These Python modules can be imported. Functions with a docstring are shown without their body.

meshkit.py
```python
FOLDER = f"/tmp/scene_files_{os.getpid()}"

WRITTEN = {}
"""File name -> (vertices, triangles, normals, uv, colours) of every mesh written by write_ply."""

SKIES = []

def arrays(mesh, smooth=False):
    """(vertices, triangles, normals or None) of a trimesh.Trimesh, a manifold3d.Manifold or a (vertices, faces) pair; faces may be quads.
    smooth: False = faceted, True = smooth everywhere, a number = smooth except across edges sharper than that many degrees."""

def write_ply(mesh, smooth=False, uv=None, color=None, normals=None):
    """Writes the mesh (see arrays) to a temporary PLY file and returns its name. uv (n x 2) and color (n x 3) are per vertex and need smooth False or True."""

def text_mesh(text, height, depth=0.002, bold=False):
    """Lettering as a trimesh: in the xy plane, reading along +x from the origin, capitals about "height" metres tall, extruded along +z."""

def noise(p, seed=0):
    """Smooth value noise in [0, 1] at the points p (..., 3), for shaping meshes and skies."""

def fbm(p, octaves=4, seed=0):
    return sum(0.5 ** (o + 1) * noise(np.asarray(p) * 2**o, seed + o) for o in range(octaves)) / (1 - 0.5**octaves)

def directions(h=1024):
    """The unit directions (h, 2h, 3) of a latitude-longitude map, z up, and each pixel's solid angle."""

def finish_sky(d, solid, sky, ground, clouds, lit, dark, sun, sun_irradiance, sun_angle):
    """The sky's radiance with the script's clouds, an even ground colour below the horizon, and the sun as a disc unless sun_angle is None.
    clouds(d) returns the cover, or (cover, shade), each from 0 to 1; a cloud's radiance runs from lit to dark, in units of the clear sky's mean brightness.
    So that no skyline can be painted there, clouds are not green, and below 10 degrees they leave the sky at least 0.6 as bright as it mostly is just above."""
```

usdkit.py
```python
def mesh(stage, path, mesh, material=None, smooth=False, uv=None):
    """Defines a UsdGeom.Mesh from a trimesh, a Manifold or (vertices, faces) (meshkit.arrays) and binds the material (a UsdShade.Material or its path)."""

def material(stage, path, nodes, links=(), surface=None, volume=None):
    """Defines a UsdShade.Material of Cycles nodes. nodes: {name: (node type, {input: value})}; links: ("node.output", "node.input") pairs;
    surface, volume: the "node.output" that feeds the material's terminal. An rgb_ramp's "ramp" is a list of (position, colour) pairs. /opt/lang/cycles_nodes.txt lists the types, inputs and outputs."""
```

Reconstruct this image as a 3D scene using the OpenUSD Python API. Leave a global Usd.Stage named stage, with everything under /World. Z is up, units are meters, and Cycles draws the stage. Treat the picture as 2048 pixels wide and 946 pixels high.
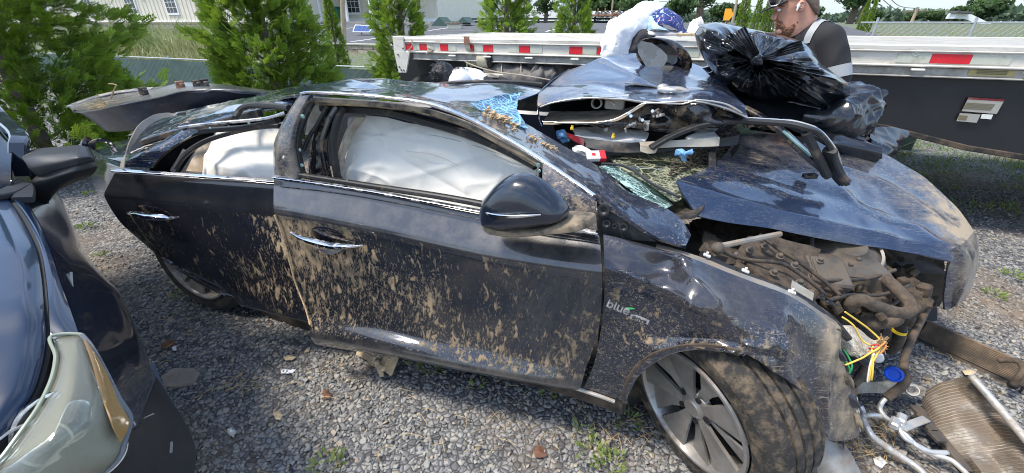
import math, random, re
import numpy as np, trimesh
from scipy.interpolate import PchipInterpolator
from scipy.spatial import Delaunay
from shapely.geometry import Polygon, Point
import meshkit, usdkit
from pxr import Usd, UsdGeom, UsdLux, UsdShade, Gf, Sdf, Vt

stage = Usd.Stage.CreateInMemory()
UsdGeom.SetStageUpAxis(stage, UsdGeom.Tokens.z)
UsdGeom.SetStageMetersPerUnit(stage, 1.0)
WORLD = UsdGeom.Xform.Define(stage, '/World').GetPrim()
stage.SetDefaultPrim(WORLD)
UsdGeom.Scope.Define(stage, '/World/Looks')

# ------------------------------------------------------------------ camera
FPX, PITCH, CAMH = 840.0, math.radians(27), 1.5
cam = UsdGeom.Camera.Define(stage, '/World/camera')
cam.CreateHorizontalApertureAttr(36.0)
cam.CreateVerticalApertureAttr(36.0 * 473 / 1024)
cam.CreateFocalLengthAttr(36.0 * FPX / 2048)
cam.CreateClippingRangeAttr(Gf.Vec2f(0.05, 2000))
cam.AddTranslateOp().Set(Gf.Vec3d(0, 0, CAMH))
cam.AddRotateXOp().Set(90 - 27)
EXPOSURE = 1.62
cam.CreateExposureAttr(EXPOSURE)

# ------------------------------------------------------------------ sky and sun
SUN_EL = math.radians(62)
SUN_AZ = math.atan2(-0.85, -0.22)                 # atan2(x, y) of the direction towards the sun
sun_dir = np.array([math.cos(SUN_EL) * math.sin(SUN_AZ), math.cos(SUN_EL) * math.cos(SUN_AZ), math.sin(SUN_EL)])
sky_nodes = {
    'sky': ('sky_texture', {'sky_type': 'single_scattering', 'sun_disc': False, 'sun_elevation': SUN_EL, 'sun_rotation': SUN_AZ, 'aerosol_density': 0.6, 'air_density': 1.1, 'ozone_density': 1.6}),
    'tc': ('texture_coordinate', {}),
    'mp': ('mapping', {'scale': (1.6, 1.6, 4.2)}),
    'n': ('noise_texture', {'scale': 1.3, 'detail': 5.0, 'roughness': 0.5, 'distortion': 0.3}),
    'r': ('rgb_ramp', {'ramp': [(0.46, (0.03, 0.03, 0.03)), (0.74, (0.62, 0.62, 0.62))]}),
    'mx': ('mix_color', {'b': (7.2, 7.5, 7.9), 'use_clamp': False, 'use_clamp_result': False}),
    'sx': ('separate_xyz', {}), 'hz': ('map_range', {'from_min': 0.0, 'from_max': 0.42, 'to_min': 0.85, 'to_max': 0.0, 'clamp': True}), 'hm': ('mix_color', {'b': (1.9, 2.35, 2.85), 'use_clamp': False, 'use_clamp_result': False}),
    'bg': ('background_shader', {'strength': 0.105}),
}
sky_mat = usdkit.material(stage, '/World/Looks/sky_air', sky_nodes,
    [('tc.generated', 'mp.vector'), ('mp.vector', 'n.vector'), ('n.fac', 'r.fac'), ('r.color', 'mx.fac'),
     ('sky.color', 'mx.a'), ('tc.generated', 'sx.vector'), ('sx.z', 'hz.value'), ('hz.result', 'hm.fac'), ('mx.result', 'hm.a'), ('hm.result', 'bg.color')], surface='bg.background')
dome = UsdLux.DomeLight.Define(stage, '/World/sky')
dome.GetPrim().SetCustomDataByKey('kind', 'structure')
UsdShade.MaterialBindingAPI.Apply(dome.GetPrim()).Bind(sky_mat)
sun = UsdLux.DistantLight.Define(stage, '/World/sun')
sun.CreateIntensityAttr(0.45); sun.CreateAngleAttr(12.0); sun.CreateNormalizeAttr(True)
sun.CreateColorAttr(Gf.Vec3f(1.0, 0.93, 0.82))
_z = sun_dir; _x = np.cross([0, 0, 1.0], _z); _x /= np.linalg.norm(_x); _y = np.cross(_z, _x)
sun.AddTransformOp().Set(Gf.Matrix4d(*_x, 0, *_y, 0, *_z, 0, 0, 0, 10, 1))

# ------------------------------------------------------------------ surveying: sight lines met with real planes
CT, ST = math.cos(PITCH), math.sin(PITCH)
EYE = np.array([0, 0, CAMH])
_a = math.radians(20)
E1 = np.array([math.cos(_a), -math.sin(_a), 0])      # wrecked car: forwards
E2 = np.array([math.sin(_a), math.cos(_a), 0])       # wrecked car: across, away from the near side
TN = np.array([.376, .927, 0]); TD = np.array([.927, -.376, 0])   # trailer: across / along
B1 = np.array([.68, -.733, 0]); B2 = np.array([.733, .68, 0])     # blue car: forwards / out of its side
Z = np.array([0, 0, 1.0])

def at(u, v, k, m='l'):
    """World point where the sight line of picture point (u, v) meets the plane of kind m at distance k."""
    d = np.array([(u - 1024) / FPX, CT - (v - 473) / FPX * ST, -ST - (v - 473) / FPX * CT])
    if m == 'z': t = (k - CAMH) / d[2]
    elif m == 'y': t = k / d[1]
    else: t = k / (d @ {'l': E2, 't': TN, 'b': B2, 'a': E1}[m])
    return EYE + t * d

def car(a, l, z): return E1 * a + E2 * l + Z * z
def trl(a, l, z): return TD * a + TN * l + Z * z
def blu(a, l, z): return B1 * a + B2 * l + Z * z

# ------------------------------------------------------------------ prims
_used = {}
def numbered(path):
    path = re.sub(r'_\d{3}$', '', path)
    n = _used.get(path, -1) + 1
    _used[path] = n
    return path if n == 0 else f'{path}_{n:03d}'

ORIGIN = {}
def tag(p, label=None, cat=None, group=None, kind=None):
    for k, v in (('label', label), ('category', cat), ('group', group), ('kind', kind)):
        if v: p.SetCustomDataByKey(k, v)
    return p

def thing(name, label, cat, loc=(0, 0, 0), group=None):
    x = UsdGeom.Xform.Define(stage, numbered('/World/' + name))
    x.AddTranslateOp().Set(Gf.Vec3d(*map(float, loc)))
    p = x.GetPrim()
    ORIGIN[str(p.GetPath())] = np.asarray(loc, float)
    return tag(p, label, cat, group)

def put(parent, name, mesh, mat, label=None, smooth=35, attrs=None, kind=None):
    """One Mesh prim from world-space geometry, under a thing (or part) or under /World when parent is None."""
    base = '/World' if parent is None else str(parent.GetPath())
    path = numbered(base + '/' + name)
    top = '/'.join(path.split('/')[:3])
    off = ORIGIN.get(top, np.zeros(3))
    if isinstance(mesh, Sheet):
        v, f = mesh.v, mesh.f; smooth = True; attrs = {**mesh.attrs, **(attrs or {})}
    elif isinstance(mesh, (tuple, list)):
        v, f = mesh
    else:
        v, f = mesh.vertices, mesh.faces
    g = usdkit.mesh(stage, path, (np.asarray(v, float) - off, f), MAT[mat] if isinstance(mat, str) else mat, smooth)
    for k, a in (attrs or {}).items():
        a = np.asarray(a, np.float32)
        if a.ndim == 1:
            UsdGeom.PrimvarsAPI(g).CreatePrimvar(k, Sdf.ValueTypeNames.FloatArray, 'vertex').Set(Vt.FloatArray.FromNumpy(a))
        else:
            UsdGeom.PrimvarsAPI(g).CreatePrimvar(k, Sdf.ValueTypeNames.Color3fArray, 'vertex').Set(Vt.Vec3fArray.FromNumpy(a))
    g.CreateDoubleSidedAttr(True)
    p = g.GetPrim()
    return tag(p, label, kind=kind)

def copy_of(src, loc, rz=0, scale=1.0, label=None, group=None):
    was = src.GetCustomData()
    base = str(src.GetPath())
    x = UsdGeom.Xform.Define(stage, numbered(base))
    x.GetPrim().GetReferences().AddInternalReference(src.GetPath())
    x.ClearXformOpOrder()
    x.AddTranslateOp(opSuffix='c').Set(Gf.Vec3d(*map(float, loc))); x.AddRotateZOp(opSuffix='c').Set(float(rz))
    s = scale if np.ndim(scale) else (scale,) * 3
    x.AddScaleOp(opSuffix='c').Set(Gf.Vec3f(*map(float, s)))
    x.GetPrim().SetInstanceable(True)
    return tag(x.GetPrim(), label or was.get('label'), was.get('category'), group or was.get('group'))

# ------------------------------------------------------------------ shapes
def cat(*ms):
    ms = [m for m in ms if m is not None]
    flat = []
    for m in ms: flat += m if isinstance(m, list) else [m]
    flat = [trimesh.Trimesh(m.v, m.f, process=False) if isinstance(m, Sheet) else m for m in flat]
    return trimesh.util.concatenate(flat)

class Sheet:
    """A grid of points with thickness: front, back and rim keep their own vertices, so edges stay crisp."""
    def __init__(s, P, thick=0.002, dent=0, dscale=5, seed=0, mask=None, toward=None, fine=0, hfun=None):
        P = np.asarray(P, float); n, m = P.shape[:2]
        N = s.normals(P)
        ref = (EYE if toward is None else np.asarray(toward)) - P.reshape(-1, 3).mean(0)
        if (N.reshape(-1, 3) @ ref).mean() < 0: N = -N; flip = True
        else: flip = False
        if hfun is not None: P = P + N * hfun(P)[..., None]
        if dent or fine:
            h = (meshkit.fbm(P * dscale, 3, seed) - 0.5) * 2 * dent
            if fine: h = h + (meshkit.fbm(P * dscale * 6, 2, seed + 9) - 0.5) * 2 * fine
            if mask is not None: h = h * mask
            P = P + N * h[..., None]; N = s.normals(P) * (-1 if flip else 1)
        s.P, s.N = P, N
        idx = np.arange(n * m).reshape(n, m)
        q = np.stack([idx[:-1, :-1], idx[:-1, 1:], idx[1:, 1:], idx[1:, :-1]], -1).reshape(-1, 4)
        if not flip: q = q  # orientation sorted below
        tri = np.vstack([q[:, [0, 1, 2]], q[:, [0, 2, 3]]])
        V = P.reshape(-1, 3)
        fn = np.cross(V[tri[:, 1]] - V[tri[:, 0]], V[tri[:, 2]] - V[tri[:, 0]])
        if (fn * N.reshape(-1, 3)[tri[:, 0]]).sum() < 0: tri = tri[:, ::-1]
        st = np.linspace(0, 1, n)[:, None] + np.zeros((1, m)), np.zeros((n, 1)) + np.linspace(0, 1, m)[None]
        s.row, s.col = st
        if thick:
            Bk = V - N.reshape(-1, 3) * thick
            edge = np.concatenate([idx[0, :], idx[1:, -1], idx[-1, -2::-1], idx[-2:0:-1, 0]])
            k = len(edge); o = 2 * n * m
            R = np.vstack([V[edge], Bk[edge]])
            a = np.arange(k); b = (a + 1) % k
            rim = np.vstack([np.stack([o + a, o + b, o + k + b], 1), np.stack([o + a, o + k + b, o + k + a], 1)])
            s.v = np.vstack([V, Bk, R]); s.f = np.vstack([tri, tri[:, ::-1] + n * m, rim])
            s.src = np.concatenate([np.arange(n * m), np.arange(n * m), edge, edge])
        else:
            s.v, s.f, s.src = V, tri, np.arange(n * m)
        s.attrs = {}
    @staticmethod
    def normals(P):
        du = np.gradient(P, axis=0); dv = np.gradient(P, axis=1)
        N = np.cross(du, dv); L = np.linalg.norm(N, axis=-1, keepdims=True)
        return N / np.maximum(L, 1e-12)
    def attr(s, name, grid):
        s.attrs[name] = np.asarray(grid, float).reshape(-1)[s.src]; return s

def refine(P, n, m, lin=(False, False), grade=None):
    P = np.asarray(P, float)
    for ax, k, l in ((0, n, lin[0]), (1, m, lin[1])):
        t = np.arange(P.shape[ax]); x = np.linspace(0, t[-1], k)
        if P.shape[ax] == 1: continue
        if l or P.shape[ax] == 2:
            i = np.minimum(x.astype(int), t[-1] - 1); w = x - i
            a, b = np.take(P, i, ax), np.take(P, i + 1, ax)
            w = w.reshape((-1, 1, 1) if ax == 0 else (1, -1, 1)); P = a * (1 - w) + b * w
        else:
            P = PchipInterpolator(t, P, axis=ax)(x)
    return P

def folds(lines):
    """Sharp creases in sheet metal: lines = (picture points with depth, height, width)."""
    from scipy.spatial import cKDTree
    L = [(cKDTree(curve([at(*p) for p in pts], 120)), h, w) for pts, h, w in lines]
    return lambda P: sum(h * np.exp(-(t.query(P.reshape(-1, 3))[0] / w)).reshape(P.shape[:2]) for t, h, w in L)

def rows3(rows, m='l'):
    return np.array([[at(*p[:3], p[3] if len(p) > 3 else m) for p in r] for r in rows])

def panel(rows, n=40, m=60, mode='l', thick=0.002, lin=(False, False), **kw):
    return Sheet(refine(rows3(rows, mode), n, m, lin), thick, **kw)

def curve(pts, k=None, lin=False):
    P = np.asarray(pts, float)
    if lin or len(P) < 3: return P
    d = np.r_[0, np.cumsum(np.linalg.norm(np.diff(P, axis=0), axis=1))]
    keep = np.r_[True, np.diff(d) > 1e-6]; P, d = P[keep], d[keep]
    return PchipInterpolator(d, P)(np.linspace(0, d[-1], k or 6 * len(P)))

def frames(P):
    T = np.gradient(P, axis=0); T /= np.maximum(np.linalg.norm(T, axis=1, keepdims=True), 1e-9)
    up = np.array([0, 0, 1.0]) if abs(T[0, 2]) < .9 else np.array([1.0, 0, 0])
    U = np.zeros_like(P)
    for i, t in enumerate(T):
        u = (up if i == 0 else U[i - 1]); u = u - t * (u @ t); U[i] = u / max(np.linalg.norm(u), 1e-9)
    return T, U, np.cross(T, U)

def sweep(P, prof, caps=True, scale=None, up=None):
    """prof (k,2) closed profile carried along the points P."""
    P = np.asarray(P, float); T, U, W = frames(P)
    if up is not None:
        W = np.cross(T, np.broadcast_to(up, T.shape)); W /= np.maximum(np.linalg.norm(W, axis=1, keepdims=True), 1e-9)
        U = np.cross(W, T)
    n, k = len(P), len(prof); prof = np.asarray(prof, float)
    sc = np.ones(n) if scale is None else np.asarray(scale, float)
    V = (P[:, None] + U[:, None] * prof[None, :, :1] * sc[:, None, None] + W[:, None] * prof[None, :, 1:] * sc[:, None, None]).reshape(-1, 3)
    a = np.arange(n - 1)[:, None] * k; j = np.arange(k)[None]; j2 = (j + 1) % k
    f = np.concatenate([np.stack([a + j, a + j2, a + k + j2], -1).reshape(-1, 3), np.stack([a + j, a + k + j2, a + k + j], -1).reshape(-1, 3)])
    if caps:
        V = np.vstack([V, P[0], P[-1]]); c0, c1 = n * k, n * k + 1; j = np.arange(k); j2 = (j + 1) % k
        f = np.vstack([f, np.stack([np.full(k, c0), j2, j], 1), np.stack([np.full(k, c1), (n - 1) * k + j, (n - 1) * k + j2], 1)])
    return trimesh.Trimesh(V, f, process=False)

def tube(pts, r, sides=8, k=None, lin=False, scale=None):
    P = curve(pts, k, lin); a = np.linspace(0, 2 * np.pi, sides, endpoint=False)
    if np.ndim(r): r0 = np.interp(np.linspace(0, 1, len(P)), np.linspace(0, 1, len(r)), r)
    else: r0 = np.full(len(P), r)
    return sweep(P, np.stack([np.cos(a), np.sin(a)], 1), scale=r0)

def strip(pts, w, h, up=None, k=None, lin=False, bevel=0.2, scale=None):
    """A flat bar of width w (sideways) and height h along the points."""
    P = curve(pts, k, lin); b = min(w, h) * bevel
    x, y = h / 2, w / 2
    prof = [(-x, -y + b), (-x, y - b), (-x + b, y), (x - b, y), (x, y - b), (x, -y + b), (x - b, -y), (-x + b, -y)]
    return sweep(P, prof, up=up, scale=scale)

def box(size, loc=(0, 0, 0), ax=None, bevel=0):
    """A box, its axes given as rows of ax; bevel rounds its edges."""
    s = np.asarray(size, float) / 2
    if bevel:
        b = min(bevel, s.min() * .9)
        pts = []
        for sx in (-1, 1):
            for sy in (-1, 1):
                for sz in (-1, 1):
                    c = np.array([sx, sy, sz]) * s
                    for k in range(3):
                        q = c - np.array([sx, sy, sz]) * b; q[k] = c[k]; pts.append(q)
        m = trimesh.convex.convex_hull(np.array(pts))
    else:
        m = trimesh.creation.box(s * 2)
    v = np.array(m.vertices)
    if ax is not None: v = v @ np.asarray(ax, float)
    return trimesh.Trimesh(v + np.asarray(loc, float), m.faces, process=False)

def beam(a, b, w, h, up=Z):
    a, b = np.asarray(a, float), np.asarray(b, float)
    x = b - a; L = np.linalg.norm(x); x = x / L
    y = np.cross(up, x); y /= np.linalg.norm(y)
    return box((L, w, h), (a + b) / 2, [x, y, np.cross(x, y)], bevel=min(w, h) * .12)

def axes(fwd, up=Z):
    x = np.asarray(fwd, float); x = x / np.linalg.norm(x)
    y = np.cross(up, x); y /= np.linalg.norm(y)
    return np.array([x, y, np.cross(x, y)])

def lathe(prof, loc=(0, 0, 0), axis=(0, 0, 1), n=48, closed=False):
    """Revolve (radius, height) points about an axis through loc."""
    prof = np.asarray(prof, float); k = len(prof)
    a = np.linspace(0, 2 * np.pi, n, endpoint=False)
    w = np.asarray(axis, float); w = w / np.linalg.norm(w)
    u = np.cross(w, [0.13, 0.2, 1.0] if abs(w[2]) < .9 else [1.0, 0, 0]); u /= np.linalg.norm(u); v = np.cross(w, u)
    V = (np.cos(a)[:, None, None] * u + np.sin(a)[:, None, None] * v) * prof[None, :, :1] + w * prof[None, :, 1:]
    V = V.reshape(-1, 3) + np.asarray(loc, float)
    i = np.arange(n)[:, None]; i2 = (i + 1) % n; kk = k if closed else k - 1
    j = np.arange(kk)[None]; j2 = (j + 1) % k
    f = np.concatenate([np.stack([i * k + j, i2 * k + j, i2 * k + j2], -1).reshape(-1, 3), np.stack([i * k + j, i2 * k + j2, i * k + j2], -1).reshape(-1, 3)])
    return trimesh.Trimesh(V, f, process=False)

def disc(r, h, loc, axis, n=24, r2=None):
    return lathe([(0, 0), (r, 0), (r if r2 is None else r2, h), (0, h)], loc, axis, n)

def plate(poly, org, ux, uy, thick):
    """Extrude a 2-D outline lying in the plane org + ux, uy."""
    p = Polygon(poly)
    if not p.is_valid: p = p.buffer(0)
    m = trimesh.creation.extrude_polygon(p, thick, engine='earcut')
    ux, uy = np.asarray(ux, float), np.asarray(uy, float); w = np.cross(ux, uy)
    v = m.vertices
    return trimesh.Trimesh(np.asarray(org, float) + v[:, :1] * ux + v[:, 1:2] * uy + (v[:, 2:] - thick / 2) * w, m.faces, process=False)

def lump(pts, r, loc=(0, 0, 0), noise=0, ns=8, sub=3, seed=0):
    """A rounded ellipsoid-like lump: radii r, rough surface."""
    m = trimesh.creation.icosphere(subdivisions=sub)
    v = np.array(m.vertices) * np.asarray(r, float)
    if noise:
        d = (meshkit.fbm(v * ns + seed * 7.3, 3, seed) - .5) * 2 * noise
        v = v + np.array(m.vertices) * d[:, None]
    if pts is not None: v = v @ np.asarray(pts, float)
    return trimesh.Trimesh(v + np.asarray(loc, float), m.faces, process=False)

def text(s, height, org, ux, uy, depth=.002, bold=False, width=None):
    m = meshkit.text_mesh(s, height, depth, bold); v = np.array(m.vertices)
    if width: v[:, 0] *= width / v[:, 0].max()
    ux, uy = np.asarray(ux, float), np.asarray(uy, float); w = np.cross(ux, uy)
    return trimesh.Trimesh(np.asarray(org, float) + v[:, :1] * ux + v[:, 1:2] * uy + v[:, 2:] * w, m.faces, process=False)

def unit(v): v = np.asarray(v, float); return v / np.linalg.norm(v)
# ------------------------------------------------------------------ materials
MAT = {}
def mat(name, col, rough=.5, metal=0, coat=0, var=.25, vs=9.0, bump=0, bs=90.0, dirt=0, dcol=(.23, .165, .105), ds=14.0, spec=.5, stretch=(1, 1, 1), trans=0, obj=False):
    """A worn everyday surface: base colour with tonal variation, an optional film of dirt and fine relief."""
    col = np.asarray(col, float)
    n = {'g': ('geometry', {}), 'tc': ('texture_coordinate', {}), 'mp': ('mapping', {'scale': stretch}),
         'n': ('noise_texture', {'scale': vs, 'detail': 5.0, 'roughness': .6}),
         'r': ('rgb_ramp', {'ramp': [(.3, tuple(col * (1 - var))), (.7, tuple(np.minimum(col * (1 + var), .95)))]}),
         'p': ('principled_bsdf', {'roughness': rough, 'metallic': metal, 'coat_weight': coat, 'coat_roughness': .06, 'specular_ior_level': spec})}
    src = 'tc.object' if obj else 'g.position'
    l = [(src, 'mp.vector'), ('mp.vector', 'n.vector'), ('n.fac', 'r.fac')]
    out = 'r.color'
    if dirt:
        n['dn'] = ('noise_texture', {'scale': ds, 'detail': 8.0, 'roughness': .68})
        n['dr'] = ('rgb_ramp', {'ramp': [(.58 - .3 * dirt, (0, 0, 0)), (.72 - .2 * dirt, (min(1, .5 + dirt * .5),) * 3)]})
        n['dm'] = ('mix_color', {'b': dcol}); n['rm'] = ('mix_float', {'a': rough, 'b': .93})
        n['mm'] = ('mix_float', {'a': metal, 'b': 0.0}); n['cm'] = ('mix_float', {'a': coat, 'b': 0.0})
        l += [('mp.vector', 'dn.vector'), ('dn.fac', 'dr.fac'), ('dr.color', 'dm.fac'), (out, 'dm.a'), ('dr.color', 'rm.fac'), ('rm.result', 'p.roughness'),
              ('dr.color', 'mm.fac'), ('mm.result', 'p.metallic'), ('dr.color', 'cm.fac'), ('cm.result', 'p.coat_weight')]
        out = 'dm.result'
    l.append((out, 'p.base_color'))
    if bump:
        n['bn'] = ('noise_texture', {'scale': bs, 'detail': 4.0}); n['b'] = ('bump', {'strength': bump, 'distance': .01})
        l += [('mp.vector', 'bn.vector'), ('bn.fac', 'b.height'), ('b.normal', 'p.normal')]
    surf = 'p.BSDF'
    if trans:
        n['tr'] = ('translucent_bsdf', {}); n['ms'] = ('mix_closure', {'fac': trans})
        l += [(out, 'tr.color'), ('p.BSDF', 'ms.closure1'), ('tr.BSDF', 'ms.closure2')]; surf = 'ms.closure'
    MAT[name] = usdkit.material(stage, '/World/Looks/' + name, n, l, surface=surf)

def paint(name, dust=.12, mud=0.0, scratch=0.0, col=(.0045, .006, .011), rot=(0, 0, 0), rough=.18, mudcol=(.46, .345, .215), ms=(26, 26, 7.5), mth=.60, flake=0, cior=1.55, crough=.045, dustcol=(.33, .29, .235)):
    """Car paint under clear coat, with a dust film, mud spatter (only where the mesh's 'mud' primvar says) and scratches."""
    n = {'g': ('geometry', {}),
         'at': ('attribute', {'attribute': 'mud'}),
         'dn': ('noise_texture', {'scale': 5.0, 'detail': 9.0, 'roughness': .66}),
         'dr': ('rgb_ramp', {'ramp': [(.32, (dust * .25,) * 3), (.72, (dust,) * 3)]}),
         'm1': ('mapping', {'scale': ms, 'rotation': rot}),
         'n1': ('noise_texture', {'scale': 1.0, 'detail': 6.0, 'roughness': .6, 'distortion': .5}),
         'm2': ('mapping', {'scale': (ms[0] * 3.3, ms[1] * 3.3, ms[2] * 3.0), 'rotation': (rot[0] + .25, rot[1] + .25, rot[2])}),
         'n2': ('noise_texture', {'scale': 1.0, 'detail': 4.0, 'roughness': .6, 'distortion': .9}),
         'n3': ('noise_texture', {'scale': 2.3, 'detail': 3.0, 'roughness': .5}),
         't3': ('map_range', {'from_min': .3, 'from_max': .7, 'to_min': .12, 'to_max': -.12}),
         'a1': ('math', {'math_type': 'add'}), 'a2': ('math', {'math_type': 'add'}),
         'r1': ('map_range', {'from_min': mth, 'from_max': mth + .075, 'clamp': True}),
         'r2': ('map_range', {'from_min': mth + .01, 'from_max': mth + .09, 'to_max': .75, 'clamp': True}),
         'mxx': ('math', {'math_type': 'maximum'}),
         'mud': ('math', {'math_type': 'multiply', 'use_clamp': True}), 'mudf': ('math', {'math_type': 'multiply', 'value2': mud, 'use_clamp': True}),
         'wb': ('noise_texture', {'scale': 30.0, 'detail': 3.0}),
         'mc': ('rgb_ramp', {'ramp': [(.3, tuple(np.array(mudcol) * .55)), (.7, mudcol)]}),
         'dk': ('math', {'math_type': 'multiply_add', 'value2': -.8, 'value3': 1.0}), 'd0': ('math', {'math_type': 'multiply'}), 'da': ('attribute', {'attribute': 'dust'}), 'd1': ('noise_texture', {'scale': 11.0, 'detail': 9.0, 'roughness': .72}), 'd2': ('map_range', {'from_min': .40, 'from_max': .60, 'to_min': .12, 'to_max': 1.0, 'clamp': True}), 'd3': ('math', {'math_type': 'multiply'}), 'dd': ('math', {'math_type': 'add', 'use_clamp': True}), 'c1': ('mix_color', {'a': col, 'b': dustcol}), 'c2': ('mix_color', {}),
         'rr': ('mix_float', {'a': rough, 'b': .9}), 'r_': ('mix_float', {'b': .95}),
         'cw': ('mix_float', {'a': 1.0, 'b': 0.0}), 'cx': ('math', {'math_type': 'maximum'}),
         'bp': ('bump', {'strength': .55, 'distance': .004}),
         'p': ('principled_bsdf', {'coat_roughness': crough, 'coat_ior': cior, 'specular_ior_level': .3, 'metallic': flake})}
    l = [('g.position', 'dn.vector'), ('dn.fac', 'dr.fac'), ('g.position', 'm1.vector'), ('m1.vector', 'n1.vector'), ('g.position', 'm2.vector'), ('m2.vector', 'n2.vector'),
         ('g.position', 'n3.vector'), ('n3.fac', 't3.value'), ('n1.fac', 'a1.value1'), ('t3.result', 'a1.value2'), ('n2.fac', 'a2.value1'), ('t3.result', 'a2.value2'),
         ('a1.value', 'r1.value'), ('a2.value', 'r2.value'), ('r1.result', 'mxx.value1'), ('r2.result', 'mxx.value2'),
         ('mxx.value', 'mud.value1'), ('at.fac', 'mud.value2'), ('mud.value', 'mudf.value1'),
         ('g.position', 'wb.vector'), ('wb.fac', 'mc.fac'),
         ('at.fac', 'dk.value1'), ('dk.value', 'd0.value1'), ('dr.color', 'd0.value2'), ('d0.value', 'dd.value1'), ('g.position', 'd1.vector'), ('d1.fac', 'd2.value'), ('d2.result', 'd3.value1'), ('da.fac', 'd3.value2'), ('d3.value', 'dd.value2'), ('dd.value', 'c1.fac'), ('dd.value', 'rr.fac'), ('c1.result', 'c2.a'), ('mc.color', 'c2.b'), ('mudf.value', 'c2.fac'), ('c2.result', 'p.base_color'),
         ('rr.result', 'r_.a'), ('mudf.value', 'r_.fac'), ('r_.result', 'p.roughness'),
         ('mudf.value', 'cx.value1'), ('d3.value', 'cx.value2'), ('cx.value', 'cw.fac'), ('cw.result', 'p.coat_weight'), ('mudf.value', 'bp.height'), ('bp.normal', 'p.normal')]
    if scratch:
        prev = 'c2.result'
        for i, (rz, sc) in enumerate(((.5, (9, 150, 150)), (-.35, (170, 14, 150)), (1.1, (12, 210, 190)))):
            n[f'sm{i}'] = ('mapping', {'scale': sc, 'rotation': (0, 0, rz)})
            n[f'sn{i}'] = ('noise_texture', {'scale': 1.0, 'detail': 3.0, 'distortion': 1.2})
            n[f'sr{i}'] = ('map_range', {'from_min': .63 - .05 * scratch, 'from_max': .69, 'to_max': .6, 'clamp': True})
            n[f'ss{i}'] = ('math', {'math_type': 'multiply', 'use_clamp': True}); n[f'sc{i}'] = ('mix_color', {'b': (.42, .37, .29)})
            l += [('g.position', f'sm{i}.vector'), (f'sm{i}.vector', f'sn{i}.vector'), (f'sn{i}.fac', f'sr{i}.value'), (f'sr{i}.result', f'ss{i}.value1'), ('at.fac', f'ss{i}.value2'),
                  (f'ss{i}.value', f'sc{i}.fac'), (prev, f'sc{i}.a')]
            prev = f'sc{i}.result'
        l = [x for x in l if x != ('c2.result', 'p.base_color')] + [(prev, 'p.base_color')]
    MAT[name] = usdkit.material(stage, '/World/Looks/' + name, n, l, surface='p.BSDF')

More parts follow.
